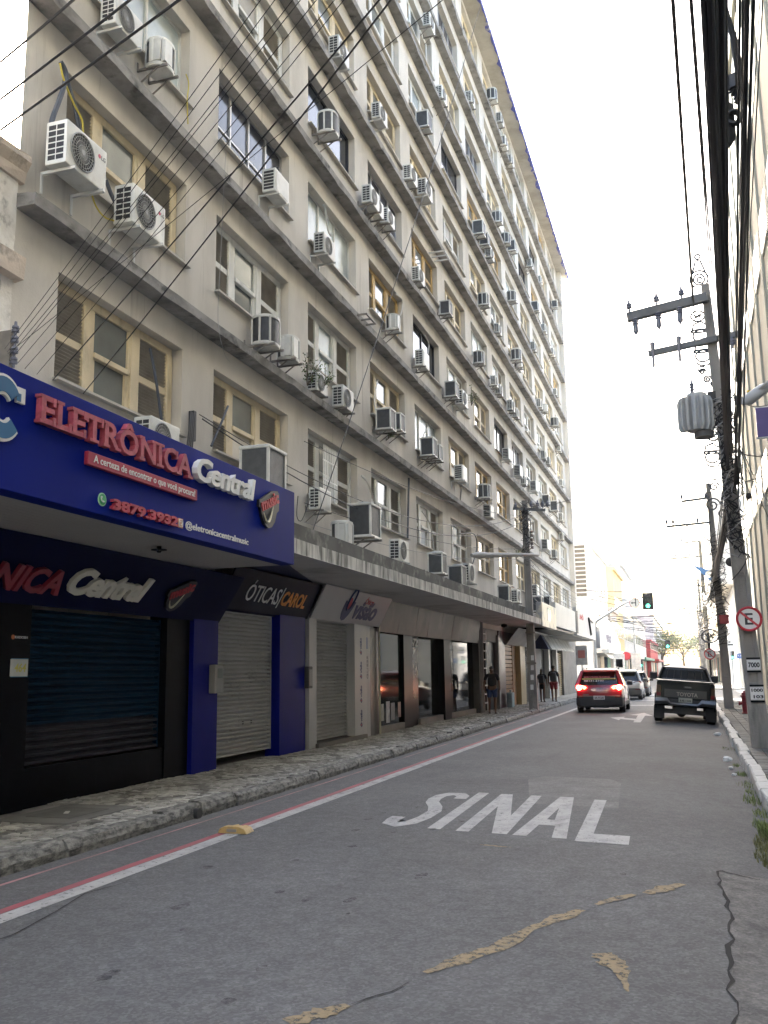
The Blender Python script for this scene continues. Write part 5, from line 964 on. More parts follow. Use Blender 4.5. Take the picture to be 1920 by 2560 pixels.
def wheel(par, x, y, r, w_=.22):
    s = 1 if x > 0 else -1; t = obj('wheel', MB().lathe([(r*.62, -w_/2), (r*.9, -w_/2), (r, -w_/2+.04), (r, w_/2-.04), (r*.9, w_/2), (r*.62, w_/2)], (x, y, r), 24, 'x'), m_tyre, par, local=True, smooth=True)
    rm = MB().lathe([(r*.60, 0), (r*.60, .03), (r*.18, .045)], (x+s*w_*.38-(.0 if s > 0 else .03), y, r), 18, 'x')
    for k in range(5): a = 2*math.pi*k/5; rm.bar((x+s*w_*.47, y, r), (x+s*w_*.47, y+r*.56*math.cos(a), r+r*.56*math.sin(a)), .06, .03)
    obj('rim', rm, m_rim, t, local=True)
def suv(name, label, loc, paint, lit, W=.90, Hh=1.66, plate='SBU5G83', stick=False, rot=0):
    t = thing(name, label, 'car', loc, None, rot); k = Hh/1.66
    body = MB().loft([rr(W*.80, .60*k, .93*k, 0, .10), rr(W*.93, .50*k, 1.02*k, .05, .14), rr(W*.985, .34*k, 1.05*k, .22, .16), rr(W, .26*k, 1.06*k, .6, .16), rr(W, .25*k, 1.05*k, 2.2, .15), rr(W*.99, .25*k, 1.0*k, 3.2, .15), rr(W*.95, .28*k, .92*k, 3.9, .15), rr(W*.86, .34*k, .80*k, 4.25, .14), rr(W*.7, .4*k, .7*k, 4.36, .1)])
    obj('body', body, paint, t, local=True, smooth=True)
    obj('rear_bumper', MB().loft([rr(W*.86, .27*k, .62*k, -.10, .10), rr(W*.97, .24*k, .64*k, -.05, .12), rr(W*1.01, .20*k, .62*k, .18, .12), rr(W*1.012, .22*k, .52*k, .5, .1)]), m_plast, t, local=True, smooth=True)
    gh = MB().loft([rp(W*.93, .10, 3.15, .98*k, .16), rp(W*.86, .30, 2.75, 1.25*k, .18), rp(W*.74, .52, 2.25, 1.54*k, .2)]); g = obj('glasshouse', gh, m_carg, t, local=True, smooth=True)
    obj('roof', MB().loft([rp(W*.75, .40, 2.30, 1.52*k, .2), rp(W*.74, .38, 2.25, 1.58*k, .2), rp(W*.68, .50, 2.1, 1.635*k, .2), rp(W*.45, .8, 1.8, 1.655*k, .2)]), paint, t, local=True, smooth=True)
    for s in (-1, 1):
        obj('pillar', MB().tube([(s*W*.93, .14, 1.0*k), (s*W*.86, .33, 1.26*k), (s*W*.75, .54, 1.54*k)], [.09, .075, .06], 8), paint, t, local=True, smooth=True)
        obj('roof_rail', MB().tube([(s*W*.72, .6, 1.58*k), (s*W*.71, .75, 1.68*k), (s*W*.70, 1.9, 1.69*k), (s*W*.70, 2.05, 1.60*k)], .022, 6), m_chr, t, local=True, smooth=True)
        tl = obj('tail_lamp', MB().loft([[(s*x, y, z*k) for x, y, z in q] for q in ([(W*.50, -.005, .93), (W*.60, -.02, 1.0), (W*.92, .03, 1.04), (W*1.0, .25, 1.04), (W*1.0, .25, .90), (W*.9, -.005, .84)], [(W*.50, .06, .93), (W*.60, .1, 1.0), (W*.90, .12, 1.04), (W*.97, .3, 1.04), (W*.97, .3, .90), (W*.88, .1, .84)])]), m_tail if lit else m_tailr, t, local=True)
        if lit: obj('lamp_core', MB().lathe([(.085, 0), (.06, .03)], (s*W*.84, -.02, .94*k), 14, 'y'), m_hot, tl, local=True); obj('lamp_core', MB().lathe([(.06, 0), (.04, .02)], (s*W*.62, -.025, .94*k), 12, 'y'), m_tailo, tl, local=True)
        obj('reflector', MB().box(s*W*.80-.13, s*W*.80+.13, -.115, -.08, .575*k, .615*k), m_tailr, t, local=True)
        obj('mirror', MB().loft([rr(.10, 1.0*k, 1.14*k, 2.42, .04), rr(.12, .98*k, 1.16*k, 2.50, .05), rr(.08, 1.0*k, 1.13*k, 2.60, .04)]), m_plast, t, local=True, smooth=True).location = (s*(W+.11), 0, 0)
        wheel(t, s*(W-.10), .72, .345); wheel(t, s*(W-.10), 3.35, .345)
        obj('side_cladding', MB().box(s*(W+.004)-.015, s*(W+.004)+.015, .5, 3.6, .26*k, .42*k), m_plast, t, local=True)
    if lit: obj('brake_light_bar', MB().box(-.28, .28, .36, .42, 1.555*k, 1.59*k), M('brake_bar', (.8, .1, .05), emit=(1, .25, .12), es=9, var=0), t, local=True)
    obj('spoiler', MB().loft([rr(W*.66, 1.535*k, 1.60*k, .28, .02), rr(W*.72, 1.52*k, 1.62*k, .50, .03)]), paint, t, local=True)
    pl_ = obj('number_plate', MB().box(-.21, .21, -.125, -.11, .50*k, .64*k), m_plate, t, local=True); obj('characters', front_text(plate, -.18, .18, .525*k, .605*k, -.125, .003, bold=.02), m_jamb, pl_, local=True, fix=False)
    obj('wiper', MB().tube([(-.05, .06, 1.06*k), (.30, .10, 1.08*k)], .018, 6), m_plast, t, local=True); obj('badge', MB().box(-.10, .10, -.015, .0, .90*k, .93*k), m_chr, t, local=True); obj('tow_bar', MB().tube([(-.25, -.06, .22), (.35, -.06, .22)], .025, 6), m_plast, t, local=True)
    obj('underbody', MB().box(-W*.8, W*.8, .3, 4.0, .2, .4), m_plast, t, local=True)
    if stick:
        def gl(mb): mb.v = [(v[0], v[1]+.20+(v[2]-1.12*k)*.60-.012, v[2]) for v in mb.v]; return mb
        obj('window_sticker', gl(front_text('MARCONDES FELICIANO', -.58, .42, 1.30*k, 1.36*k, 0, .003, bold=.02)), M('sticker_red', (.5, .12, .12), rough=.5), g, local=True, fix=False)
        obj('window_sticker', gl(front_text('98131.2102', -.58, .18, 1.16*k, 1.22*k, 0, .003, bold=.02)), m_lwht, g, local=True, fix=False)
        obj('window_sticker', gl(MB().box(-.66, .62, -.003, 0, 1.235*k, 1.285*k)), M('sticker_yellow', (.30, .32, .08), rough=.5, var=.3, vs=6), g, local=True)
        obj('model_letters', MB().box(-.62, -.40, -.02, -.005, .66*k, .69*k), m_chr, t, local=True)
    return t
m_redp = M('red_paint', (.30, .006, .016), rough=.3, var=.04, coat=.8); m_silver = M('silver_paint', (.42, .42, .43), rough=.3, metal=.5, var=.04, coat=.7); m_darkp = M('dark_paint', (.05, .05, .05), rough=.3, coat=.7, var=.04)
suv('red_car', 'red SUV with lit brake lights driving away in the left lane', (-3.47, 37.6, 0), m_redp, True, .90, 1.70, stick=True)
suv('silver_car', 'silver hatchback with dark roof waiting ahead of the red SUV', (-3.55, 53.2, 0), m_silver, False, .88, 1.62, 'QXB2C41')
suv('dark_car', 'dark car mostly hidden in front of the silver hatchback', (-3.45, 59.6, 0), m_darkp, False, .88, 1.52, 'OSA8812')
# ---- pickup
m_green = M('dark_green_paint', (.004, .007, .008), rough=.35, var=.08, coat=.15, spec=.2); TY = 30.9
tk = thing('pickup_truck', 'dark green pickup with chrome rear bumper parked at the right kerb', 'pickup', (-.32, TY, -.05)); tk.rotation_euler = (0, R(4.8), R(1.5)); W = .865
obj('bed', MB().loft([rr(W*.985, .58, 1.27, 0, .06), rr(W, .52, 1.29, .06, .08), rr(W, .50, 1.29, 2.2, .08)]), m_green, tk, local=True, smooth=True)
tg = obj('tailgate', MB().box(-W*.84, W*.84, -.022, .0, .66, 1.24), m_green, tk, local=True, bevel=.012)
obj('tailgate_panel', MB().box(-W*.72, W*.72, -.028, -.0225, .80, 1.04), M('panel_grey', (.045, .045, .045), rough=.4, var=.15), tg, local=True); obj('lettering', front_text('TOYOTA', -.26, .36, .845, .965, -.028, .005, bold=.02), M('truck_letter', (.34, .31, .26), rough=.4), tg, local=True, fix=False); obj('handle', MB().box(-.06, .19, -.045, -.022, 1.09, 1.15), m_plast, tg, local=True, bevel=.01); obj('handle_shine', MB().box(-.02, .16, -.05, -.046, 1.11, 1.15), m_chr, tg, local=True)
obj('bed_rail', MB().box(-W*1.01, W*1.01, -.03, 2.2, 1.285, 1.315), M('rail_black', (.02, .02, .02), rough=.35), tk, local=True, bevel=.01)
cab = MB().loft([rp(W*.97, 2.15, 4.0, 1.24, .12), rp(W*.92, 2.2, 3.75, 1.42, .14), rp(W*.80, 2.34, 3.35, 1.72, .16), rp(W*.62, 2.5, 3.1, 1.79, .15)]); obj('cab', cab, m_green, tk, local=True, smooth=True)
rw = obj('rear_window', MB().prism([(-W*.82, 1.36), (W*.82, 1.36), (W*.70, 1.68), (-W*.70, 1.68)], lambda a, b, h: (a, 2.155+(b-1.36)*.42+h, b), -.012, .02), M('car_glass_warm', (.012, .013, .013), rough=.2, spec=.15, var=.6, vs=3), tk, local=True)
for k in range(6):
    x = -W*.66+k*W*.264; obj('guard_bar', MB().tube([(x, 2.13, 1.32), (x*.9, 2.27, 1.69)], .012, 6), M('rail_black', (.02, .02, .02)), tk, local=True)
obj('guard_rail', MB().tube([(-W*.80, 2.12, 1.34), (W*.80, 2.12, 1.34)], .014, 6).tube([(-W*.68, 2.27, 1.66), (W*.68, 2.27, 1.66)], .014, 6), m_chr, tk, local=True)
for s in (-1, 1):
    obj('sport_bar', MB().tube([(s*W*.97, 1.75, 1.31), (s*W*.90, 2.1, 1.50), (s*W*.79, 2.28, 1.74), (s*W*.55, 2.3, 1.80)], .026, 8), m_chr, tk, local=True, smooth=True)
    lo_ = obj('tail_lamp', MB().box(s*W*.92-W*.075, s*W*.92+W*.075, -.03, .10, .80, 1.15), m_amb, tk, local=True, bevel=.02); obj('red_lens', MB().box(s*W*.92-W*.07, s*W*.92+W*.07, -.036, -.031, .82, .93), m_tailr, lo_, local=True)
    obj('mirror', MB().loft([rr(.10, 1.30, 1.50, 3.35, .04), rr(.13, 1.28, 1.53, 3.42, .05), rr(.09, 1.31, 1.50, 3.52, .04)]), m_plast, tk, local=True, smooth=True).location = (s*(W+.13), 0, 0)
    obj('fender_flare', MB().tube([(s*(W+.01), .55+.46*math.cos(R(a)), .42+.46*math.sin(R(a))) for a in range(0, 181, 15)], .045, 6), m_green, tk, local=True, smooth=True)
    wheel(tk, s*(W-.08), .55, .36, .24); wheel(tk, s*(W-.08), 3.55, .36, .24)
    obj('mud_flap', MB().box(s*(W-.10)-.16, s*(W-.10)+.16, .07, .085, .13, .52), m_tyre, tk, local=True)
bp = [(-W*1.03, .56, .76), (-W*.62, .58, .77), (-W*.50, .54, .64), (W*.42, .54, .64), (W*.56, .58, .77), (W*1.03, .56, .76)]
mb = MB(); rings = [[(x, -.14, z0+.02), (x, -.17, (z0+z1)/2), (x, -.13, z1), (x, .03, z1), (x, .03, z0)] for x, z0, z1 in bp]; obj('rear_bumper', mb.loft(rings), m_chr, tk, local=True, smooth=True)
obj('bumper_step', MB().box(-W*.62, W*.5, -.10, .02, .62, .74), m_plast, tk, local=True); pl_ = obj('number_plate', MB().box(-.20, .20, -.13, -.11, .66, .80), M('plate_grey', (.36, .36, .30), rough=.5), tk, local=True); obj('characters', front_text('JUE-1102', -.17, .17, .675, .745, -.13, .003, bold=.02), m_jamb, pl_, local=True, fix=False)
for s in (-1, 1): obj('step_pad', MB().box(s*W*.78-.17, s*W*.78+.17, -.02, .02, .74, .81), M('panel_grey', (.045, .045, .045)), tk, local=True)
obj('underbody', MB().box(-.35, .35, .2, 4.2, .30, .55).box(-.8, .8, .48, .62, .28, .42), m_plast, tk, local=True); obj('differential', MB().lathe([(.05, -.14), (.14, -.08), (.15, .08), (.05, .14)], (-.1, .55, .34), 12, 'y'), m_plast, tk, local=True, smooth=True); obj('front_body', MB().loft([rr(W, .45, 1.26, 2.2, .1), rr(W, .45, 1.25, 3.9, .1), rr(W*.95, .5, 1.12, 4.7, .12), rr(W*.9, .55, 1.0, 4.85, .1)]), m_green, tk, local=True, smooth=True)
# far traffic
for (x, y, c, lab) in ((-3.2, 170, (.5, .5, .5), 'tiny pale car far down the street'), (-1.0, 190, (.12, .03, .03), 'tiny dark red car far down the street')):
    suv('distant_car', lab, (x, y, 0), M('fp%d' % y, c, rough=.3, coat=.5), False)
# ================================================================== PEOPLE
m_skin = M('skin', (.11, .055, .036), rough=.55, var=.08); m_hair = M('hair', (.015, .012, .01), rough=.6); m_shoe = M('sandal', (.04, .03, .025), rough=.7)
def person(label, loc, h, shirt, shorts, sleeve=True, face=0.0, stride=.14, pack=None, longhair=False, skirt=False, bulk=1.0):
    t = thing('person', label, 'person', loc, None, face); s = h/1.75
    def skin(name, verts, edges, rad, mat, par):
        me = bpy.data.meshes.new(name); me.from_pydata([(x*s, y*s, z*s) for x, y, z in verts], edges, []); o = bpy.data.objects.new(name, me); COL.objects.link(o)
        mo = o.modifiers.new('s', 'SKIN'); sv = me.skin_vertices[0].data if me.skin_vertices else None
        if sv is None: me.skin_vertices.new() if hasattr(me.skin_vertices, 'new') else None
        for v, r in zip(me.skin_vertices[0].data, rad): v.radius = (r[0]*s, r[1]*s) if isinstance(r, tuple) else (r*s, r*s)
        me.skin_vertices[0].data[0].use_root = True
        o.modifiers.new('d', 'SUBSURF').levels = 2; o.modifiers['d'].render_levels = 2; mo.use_smooth_shade = True
        me.materials.append(mat)
        if par is not None: o.parent = par
        return o
    b = bulk; A = stride
    V = [(0,0,.95),(0,0,1.12),(0,0,1.32),(0,0,1.45),(0,.0,1.53),(0,-.01,1.60),(0,-.01,1.68),
         (.10,0,.90),(.105,-A*.5,.50),(.11,-A,.08),(.115,-A-.13,.03), (-.10,0,.90),(-.105,A*.35,.50),(-.11,A*1.1,.10),(-.115,A*1.1-.12,.03),
         (.18*b,0,1.42),(.25*b,A*.3,1.17),(.26*b,A*.1-.06,.93),(.255*b,-.02,.84), (-.18*b,0,1.42),(-.25*b,-A*.3,1.17),(-.26*b,-A*.5,.93),(-.255*b,-A*.6,.84)]
    E_ = [(0,1),(1,2),(2,3),(3,4),(4,5),(5,6),(0,7),(7,8),(8,9),(9,10),(0,11),(11,12),(12,13),(13,14),(3,15),(15,16),(16,17),(17,18),(3,19),(19,20),(20,21),(21,22)]
    Rr = [(.14*b,.11*b),(.14*b,.105*b),(.15*b,.11*b),(.08,.07),(.052,.055),(.075,.09),(.07,.085),(.088*b,.09*b),(.058,.062),(.040,.042),(.038,.03),(.088*b,.09*b),(.058,.062),(.040,.042),(.038,.03),(.058*b,.06),(.045,.045),(.033,.033),(.036,.022),(.058*b,.06),(.045,.045),(.033,.033),(.036,.022)]
    body = skin('body', V, E_, Rr, m_skin, t)
    g = 1.13
    SV = [(0,0,.97),(0,0,1.12),(0,0,1.32),(0,0,1.44),(.18*b,0,1.42),(.235*b,A*.2,1.22),(-.18*b,0,1.42),(-.235*b,-A*.2,1.22)]
    SE = [(0,1),(1,2),(2,3),(3,4),(4,5),(3,6),(6,7)]; SR = [(.165*b,.135*b),(.16*b,.128*b),(.165*b,.128*b),(.10,.09),(.075*b,.078),(.066,.066),(.075*b,.078),(.066,.066)]
    skin('shirt', SV, SE, SR, shirt, t)
    if skirt: HV, HE, HR = [(0,0,1.0),(0,0,.85),(0,0,.66)], [(0,1),(1,2)], [(.155*b,.125*b),(.175*b,.14*b),(.19*b,.15*b)]
    else: HV, HE, HR = [(0,0,.98),(.10,0,.88),(.107,-A*.45,.56),(-.10,0,.88),(-.107,A*.33,.56)], [(0,1),(1,2),(0,3),(3,4)], [(.158*b,.128*b),(.108*b,.112*b),(.088,.092),(.108*b,.112*b),(.088,.092)]
    skin('shorts' if not skirt else 'skirt', HV, HE, HR, shorts, t)
    hv = MB(); bm = bmesh.new(); bmesh.ops.create_uvsphere(bm, u_segments=12, v_segments=8, radius=.098*s)
    hv.add([Vector((v.co.x*.92, v.co.y*1.08+.012*s, v.co.z*.92+1.685*s)) for v in bm.verts], [tuple(v.index for v in f.verts) for f in bm.faces if f.calc_center_median().z > -.01*s or f.calc_center_median().y > .03*s]); bm.free(); obj('hair', hv, m_hair, t, local=True, smooth=True)
    if longhair: obj('hair_length', MB().tube([(0, .05*s, 1.68*s), (0, .10*s, 1.55*s), (0, .11*s, 1.36*s)], [.07*s, .085*s, .03*s], 8), m_hair, t, local=True, smooth=True)
    fc = MB().lathe([(.004, 0), (.013, .004), (.006, .028)], (0, 0, 0), 6, 'y'); obj('nose', MB().merge(fc, Matrix.Translation((0, -.10*s, 1.615*s))), m_skin, t, local=True)
    obj('eyes', MB().box(-.04*s, -.02*s, -.105*s, -.092*s, 1.63*s, 1.64*s).box(.02*s, .04*s, -.105*s, -.092*s, 1.63*s, 1.64*s), m_hair, t, local=True); obj('ears', MB().lathe([(.01, -.09*s), (.022, -.084*s), (.022, .084*s), (.01, .09*s)], (0, 0, 1.625*s), 8, 'x'), m_skin, t, local=True, smooth=True)
    for i, f in ((10, 0), (14, 1)):
        x, y, z = V[i]; obj('sandal', MB().box((x-.045)*s, (x+.045)*s, (y-.09)*s, (y+.15)*s, 0, .035*s), m_shoe, t, local=True, bevel=.008)
    for hx, hy, hz, sg_ in ((V[18][0], V[18][1], V[18][2], 1), (V[22][0], V[22][1], V[22][2], -1)):
        mb = MB()
        for k in range(4): mb.tube([((hx+.0)*s, (hy-.03+.02*k)*s, (hz-.01)*s), ((hx-.004*sg_)*s, (hy-.034+.021*k)*s, (hz-.06)*s), ((hx-.022*sg_)*s, (hy-.034+.021*k)*s, (hz-.095+.006*abs(k-1.5))*s)], [.011*s, .010*s, .008*s], 6)
        mb.tube([(hx*s, (hy-.035)*s, (hz+.02)*s), ((hx-.012*sg_)*s, (hy-.062)*s, (hz-.02)*s), ((hx-.02*sg_)*s, (hy-.065)*s, (hz-.045)*s)], [.012*s, .011*s, .008*s], 6); obj('fingers', mb, m_skin, t, local=True, smooth=True)
    if pack: obj('backpack', MB().loft([rr(.10*s, 1.05*s, 1.38*s, .10*s, .05*s), rr(.16*s, 1.0*s, 1.43*s, .14*s, .06*s), rr(.14*s, 1.02*s, 1.40*s, .24*s, .06*s)]), pack, t, local=True, smooth=True)
    return t
m_shb = M('black_shirt', (.012, .012, .016), rough=.85, var=.2); m_navs = M('blue_shorts', (.025, .045, .12), rough=.8, var=.15); m_reds = M('red_shorts', (.20, .02, .03), rough=.8, var=.1); m_pack = M('pack_grey', (.035, .035, .04), rough=.8, var=.3, vs=8)
person('man in black shirt and blue shorts standing near the pale grille gate', (-6.95, 34.1, .14), 1.66, m_shb, m_navs, face=R(12), stride=.10, bulk=1.12)
person('woman in black clothes with long hair walking past the pole', (-6.95, 46.2, .14), 1.56, m_shb, m_shb, face=R(175), stride=.13, longhair=True, skirt=True, pack=m_pack)
person('man in black shirt and red shorts walking right of the woman', (-6.50, 47.0, .14), 1.72, m_shb, m_reds, face=R(180), stride=.2, pack=m_pack)
bg_ = thing('blue_bucket', 'pale blue bin bag leaning by the brown wooden door', 'bag', (-7.35, 39.9, .13)); obj('bag', MB().box(-.12, .12, -.28, .28, 0, .62), M('bag_blue', (.18, .26, .30), rough=.6, var=.2), bg_, local=True, bevel=.05, seg=2); obj('tie', MB().lathe([(.06, .62), (.03, .66), (.05, .72)], (0, 0, 0), 8), M('bag_blue', (.18, .26, .30)), bg_, local=True)
# ================================================================== FAR STREET
def far_building(label, side, xf, y0, y1, h, col, floors, bays, wcol=None, fh=3.0, gz=4.2, depth=14, shop=None, sub=True, wn=.62, cornice=None, name='far_building'):
    s = -1 if side == 'L' else 1; mw = M('fb_%s' % label[:24], col, rough=.85, var=.1, vs=.4, stain=tuple(c*.65 for c in col), ss=(.8, .8, .3), st=(.52, .75)); xb = xf+s*depth
    t = thing(name, label, 'building', (xf, (y0+y1)/2, 0)); obj('wall', MB().box(min(xf, xb), max(xf, xb), y0, y1, 0, h), mw, t)
    obj('cornice', MB().box(min(xf-s*.25, xb), max(xf-s*.25, xb), y0-.1, y1+.1, h, h+.35), cornice or mw, t)
    pw = (y1-y0)/bays; wo = None; wm = wcol or m_gl
    for f in range(floors):
        for b in range(bays):
            if wo is None:
                wo = obj('window', MB().box(-.04, .04, 0, pw*wn, 0, 1.45), m_wht, t, local=True); obj('pane', MB().box(-s*.055-.012, -s*.055+.012, .10, pw*wn-.1, .1, 1.35), wm, wo, local=True); o = wo
            else: o = copy_tree(wo, t)
            o.location = (-s*.03, y0+pw*b+pw*(1-wn)/2-(y0+y1)/2, gz+1.0+f*fh)
    if shop:
        obj('canopy', MB().box(min(xf-s*1.4, xf), max(xf-s*1.4, xf), y0+.2, y1-.2, 3.0, 3.35), shop, t)
        for b in range(bays): obj('shop_opening', MB().box(xf-.05 if s < 0 else xf-.05, xf+.05, y0+pw*b+.3, y0+pw*(b+1)-.3, .12, 2.8), [m_galv, m_jamb, m_gold, m_teal, M('green_shop', (.03, .16, .12), rough=.5), M('red_shop', (.34, .03, .03), rough=.5)][b*7 % 6], t)
    return t
fw = M('far_white_band', (.62, .62, .60), rough=.5, var=.05)
f1 = far_building('white corner building with louvred stair tower past the junction', 'L', -7.7, 78.5, 97, 12.0, (.62, .61, .58), 2, 5, fh=3.2, shop=fw)
tw = obj('stair_tower', MB().box(-9.6, -7.55, 78.2, 82.0, 0, 13.4), M('tower_white', (.60, .585, .55), rough=.85, var=.08), f1); [obj('louvre', MB().box(-9.3, -7.8, 78.13, 78.2, 7.6+k*.36, 7.85+k*.36), M('louvre_dark', (.10, .09, .075), rough=.7), tw) for k in range(12)]
sb = thing('corner_sign', 'big white curved shop sign with dark letters past the junction', 'sign', (-6.6, 82, 3.2)); sg2 = [(78.0, 3.25), (95, 3.25), (95, 4.1), (91, 4.7), (87, 5.3), (83, 5.75), (78.0, 5.9)]; obj('board', MB().prism(sg2, lambda a, b, h: (h, a, b), -6.9, -6.5), M('sign_board_white', (.66, .66, .65), rough=.4, var=.03), sb); obj('lettering', wall_text('visão', 78.6, 84.2, 3.85, 4.75, -6.5, .02, bold=.03), m_vis, sb, fix=False); aw2 = thing('pale_awning', 'pale shop awning below the white corner sign', 'awning', (-6.9, 86, 2.7)); fa2, La2 = slant(0, 2.55, 3.2, -6.2, -6.8)
for k in range(6): obj('panel', MB().prism([(78.2+k*2.8, 0), (80.9+k*2.8, 0), (80.9+k*2.8, La2), (78.2+k*2.8, La2)], fa2, -.03, 0), M('awning_cream', (.5, .49, .45), rough=.6, var=.15), aw2)
far_building('narrow red trimmed house beside the white corner building', 'L', -7.5, 97.2, 106, 7.5, (.5, .46, .42), 1, 3, shop=M('red_band', (.36, .05, .04), rough=.5))
far_building('ochre yellow building in the middle of the left far row', 'L', -7.7, 106.2, 120, 12.5, (.56, .45, .24), 2, 5, shop=m_soff)
far_building('grey office building behind the ochre one', 'L', -7.8, 120.2, 142, 14.5, (.42, .43, .43), 3, 7, shop=m_soff)
far_building('low white shop row with green awning', 'L', -7.6, 142.2, 176, 9, (.56, .55, .52), 1, 8, shop=M('green_band', (.03, .18, .13), rough=.5))
far_building('low shop with red front far down the left side', 'L', -6.9, 176.2, 215, 6.5, (.36, .07, .07), 1, 7, shop=M('red_band', (.36, .05, .04)))
far_building('pale building closing the far left side', 'L', -7.5, 215.2, 290, 13, (.55, .54, .5), 3, 12)
r2 = far_building('white building with overhanging upper floors on the right corner', 'R', 3.5, 79, 98, 15.5, (.63, .62, .60), 3, 5, gz=8.6, fh=2.4)
obj('overhang', MB().box(2.3, 3.5, 78.6, 98, 8.2, 15.6), M('tower_white', (.6, .585, .55)), r2); obj('overhang_soffit', MB().box(2.32, 16, 78.62, 97.9, 8.06, 8.2), M('soffit_cream', (.52, .46, .36), rough=.8), r2); obj('side_wall', MB().box(3.5, 17.5, 78.9, 79.0, 0, 8.05), M('side_cream', (.52, .49, .42), rough=.85, var=.1), r2); obj('door', MB().box(7.0, 8.2, 78.84, 78.9, 0, 2.3), m_galv, r2)
far_building('cream low building after the right corner', 'R', 2.9, 98.2, 130, 9.5, (.54, .5, .42), 1, 8, shop=m_soff); far_building('pale tall building far down the right side', 'R', 3.0, 130.2, 190, 13, (.56, .55, .53), 3, 12, shop=m_soff); far_building('last building of the right row', 'R', 3.0, 190.2, 290, 9, (.5, .46, .4), 1, 14)
struct(obj('pavement', MB().box(-9.5, xl(70), 77.0, 300, -.1, .12), m_conc)); struct(obj('pavement', MB().box(xr(60), 5.5, 77.0, 300, -.1, .12), m_conc))
# ================================================================== TREES
m_bark = M('bark', (.11, .085, .06), rough=.9, var=.25, vs=4); m_leaf = M('leaves', (.075, .12, .03), rough=.7, var=.5, vs=1.4, orand=.15); m_leaf2 = M('leaves_light', (.12, .16, .04), rough=.7, var=.45, vs=1.2)
def tree(label, x, y, h, r, seed, lm_=m_leaf):
    rs = random.Random(seed); t = thing('street_tree', label, 'tree', (x, y, 0), 'trees at the end of the street'); tm = MB().tube([(0, 0, 0), (.1, 0, h*.2), (-.1, .1, h*.42), (.05, 0, h*.6)], [.32, .26, .2, .1], 8); cl = []
    for k in range(7):
        a = rs.uniform(0, 6.28); d = r*rs.uniform(.45, .85); e = (d*math.cos(a), d*math.sin(a), h*rs.uniform(.55, .9)); tm.tube([(0, 0, h*rs.uniform(.3, .5)), (e[0]*.5, e[1]*.5, e[2]*.85), e], [.13, .08, .03], 5); cl.append((Vector(e), r*rs.uniform(.35, .55)))
    cl.append((Vector((0, 0, h*.85)), r*.5)); obj('trunk', tm, m_bark, t, local=True, smooth=True); c = MB()
    for _ in range(2600):
        p, q = rs.choice(cl); v = Vector((rs.gauss(0, 1), rs.gauss(0, 1), rs.gauss(0, .75))); v = v.normalized()*q*(rs.random()**.4); o = p+v; s = rs.uniform(.10, .24); a, b = Vector((rs.gauss(0, 1), rs.gauss(0, 1), rs.gauss(0, .6))).normalized(), Vector((rs.gauss(0, 1), rs.gauss(0, 1), rs.gauss(0, 1))).normalized(); b = a.cross(b).normalized()
        c.add([o-a*s, o+b*s*.6, o+a*s, o-b*s*.6], [(0, 1, 2, 3)])
    obj('crown', c, lm_, t, local=True, fix=False)
for k, (x, y, h, r, lab) in enumerate(((-6.5, 232, 10, 5.5, 'leafy tree at the far left end of the street'), (-2.0, 268, 11, 6.5, 'broad leafy tree in the middle of the street end'), (4.0, 250, 9.5, 5.0, 'leafy tree at the far right end of the street'), (-9, 285, 13, 7, 'taller tree behind the far left trees'), (3, 292, 12, 7, 'taller tree behind the far right trees'))): tree(lab, x, y, h, r, k+3, m_leaf if k % 2 else m_leaf2)
# ================================================================== CABLES
V3 = lambda *a: Vector(a)
# main right-hand bundles: from above the camera to the near pole, then pole to pole
rs = random.Random(12); A1 = V3(p1x(6.2)+.12, 20.2, 6.1)
def extend(p, q, k): return p + (p-q)*k
def right_cable(px, y_at, zatt, r, label, grp, dx=0.0, sg_=.1):
    q = onY(px, 0, y_at); a = V3(p1x(zatt)+dx, 20.15, zatt); b = extend(q, a, 1.15); b.z = max(b.z, 5.5); wire('overhead_cable', sag(b, a, sg_, 20), r, m_cab, label, group=grp)
for k in range(16): right_cable(1756+k*3.6+rs.uniform(-5, 5), 6, 6.05+rs.uniform(-.45, .5), rs.uniform(.010, .022), 'black cable in the thick bundle running to the near pole', 'cables of the thick bundle', .06+rs.uniform(-.08, .08), rs.uniform(.03, .3))
for k, (px, z, r) in enumerate(((1682, 9.42, .013), (1686, 8.9, .013), (1727, 9.40, .014), (1729, 8.4, .012))): right_cable(px, 6, z, r, 'thin power line against the sky left of the thick bundle', 'thin power lines over the street', -.3 if k < 2 else .1, .05)
for k in range(7): right_cable(1838+k*11+rs.uniform(-3, 3), 6.5, 5.6+rs.uniform(-.5, .5), rs.uniform(.003, .006) if k % 3 != 1 else .011, 'black cable along the right facade above the pavement', 'cables along the right facade', .16+rs.uniform(-.04, .1), .08)
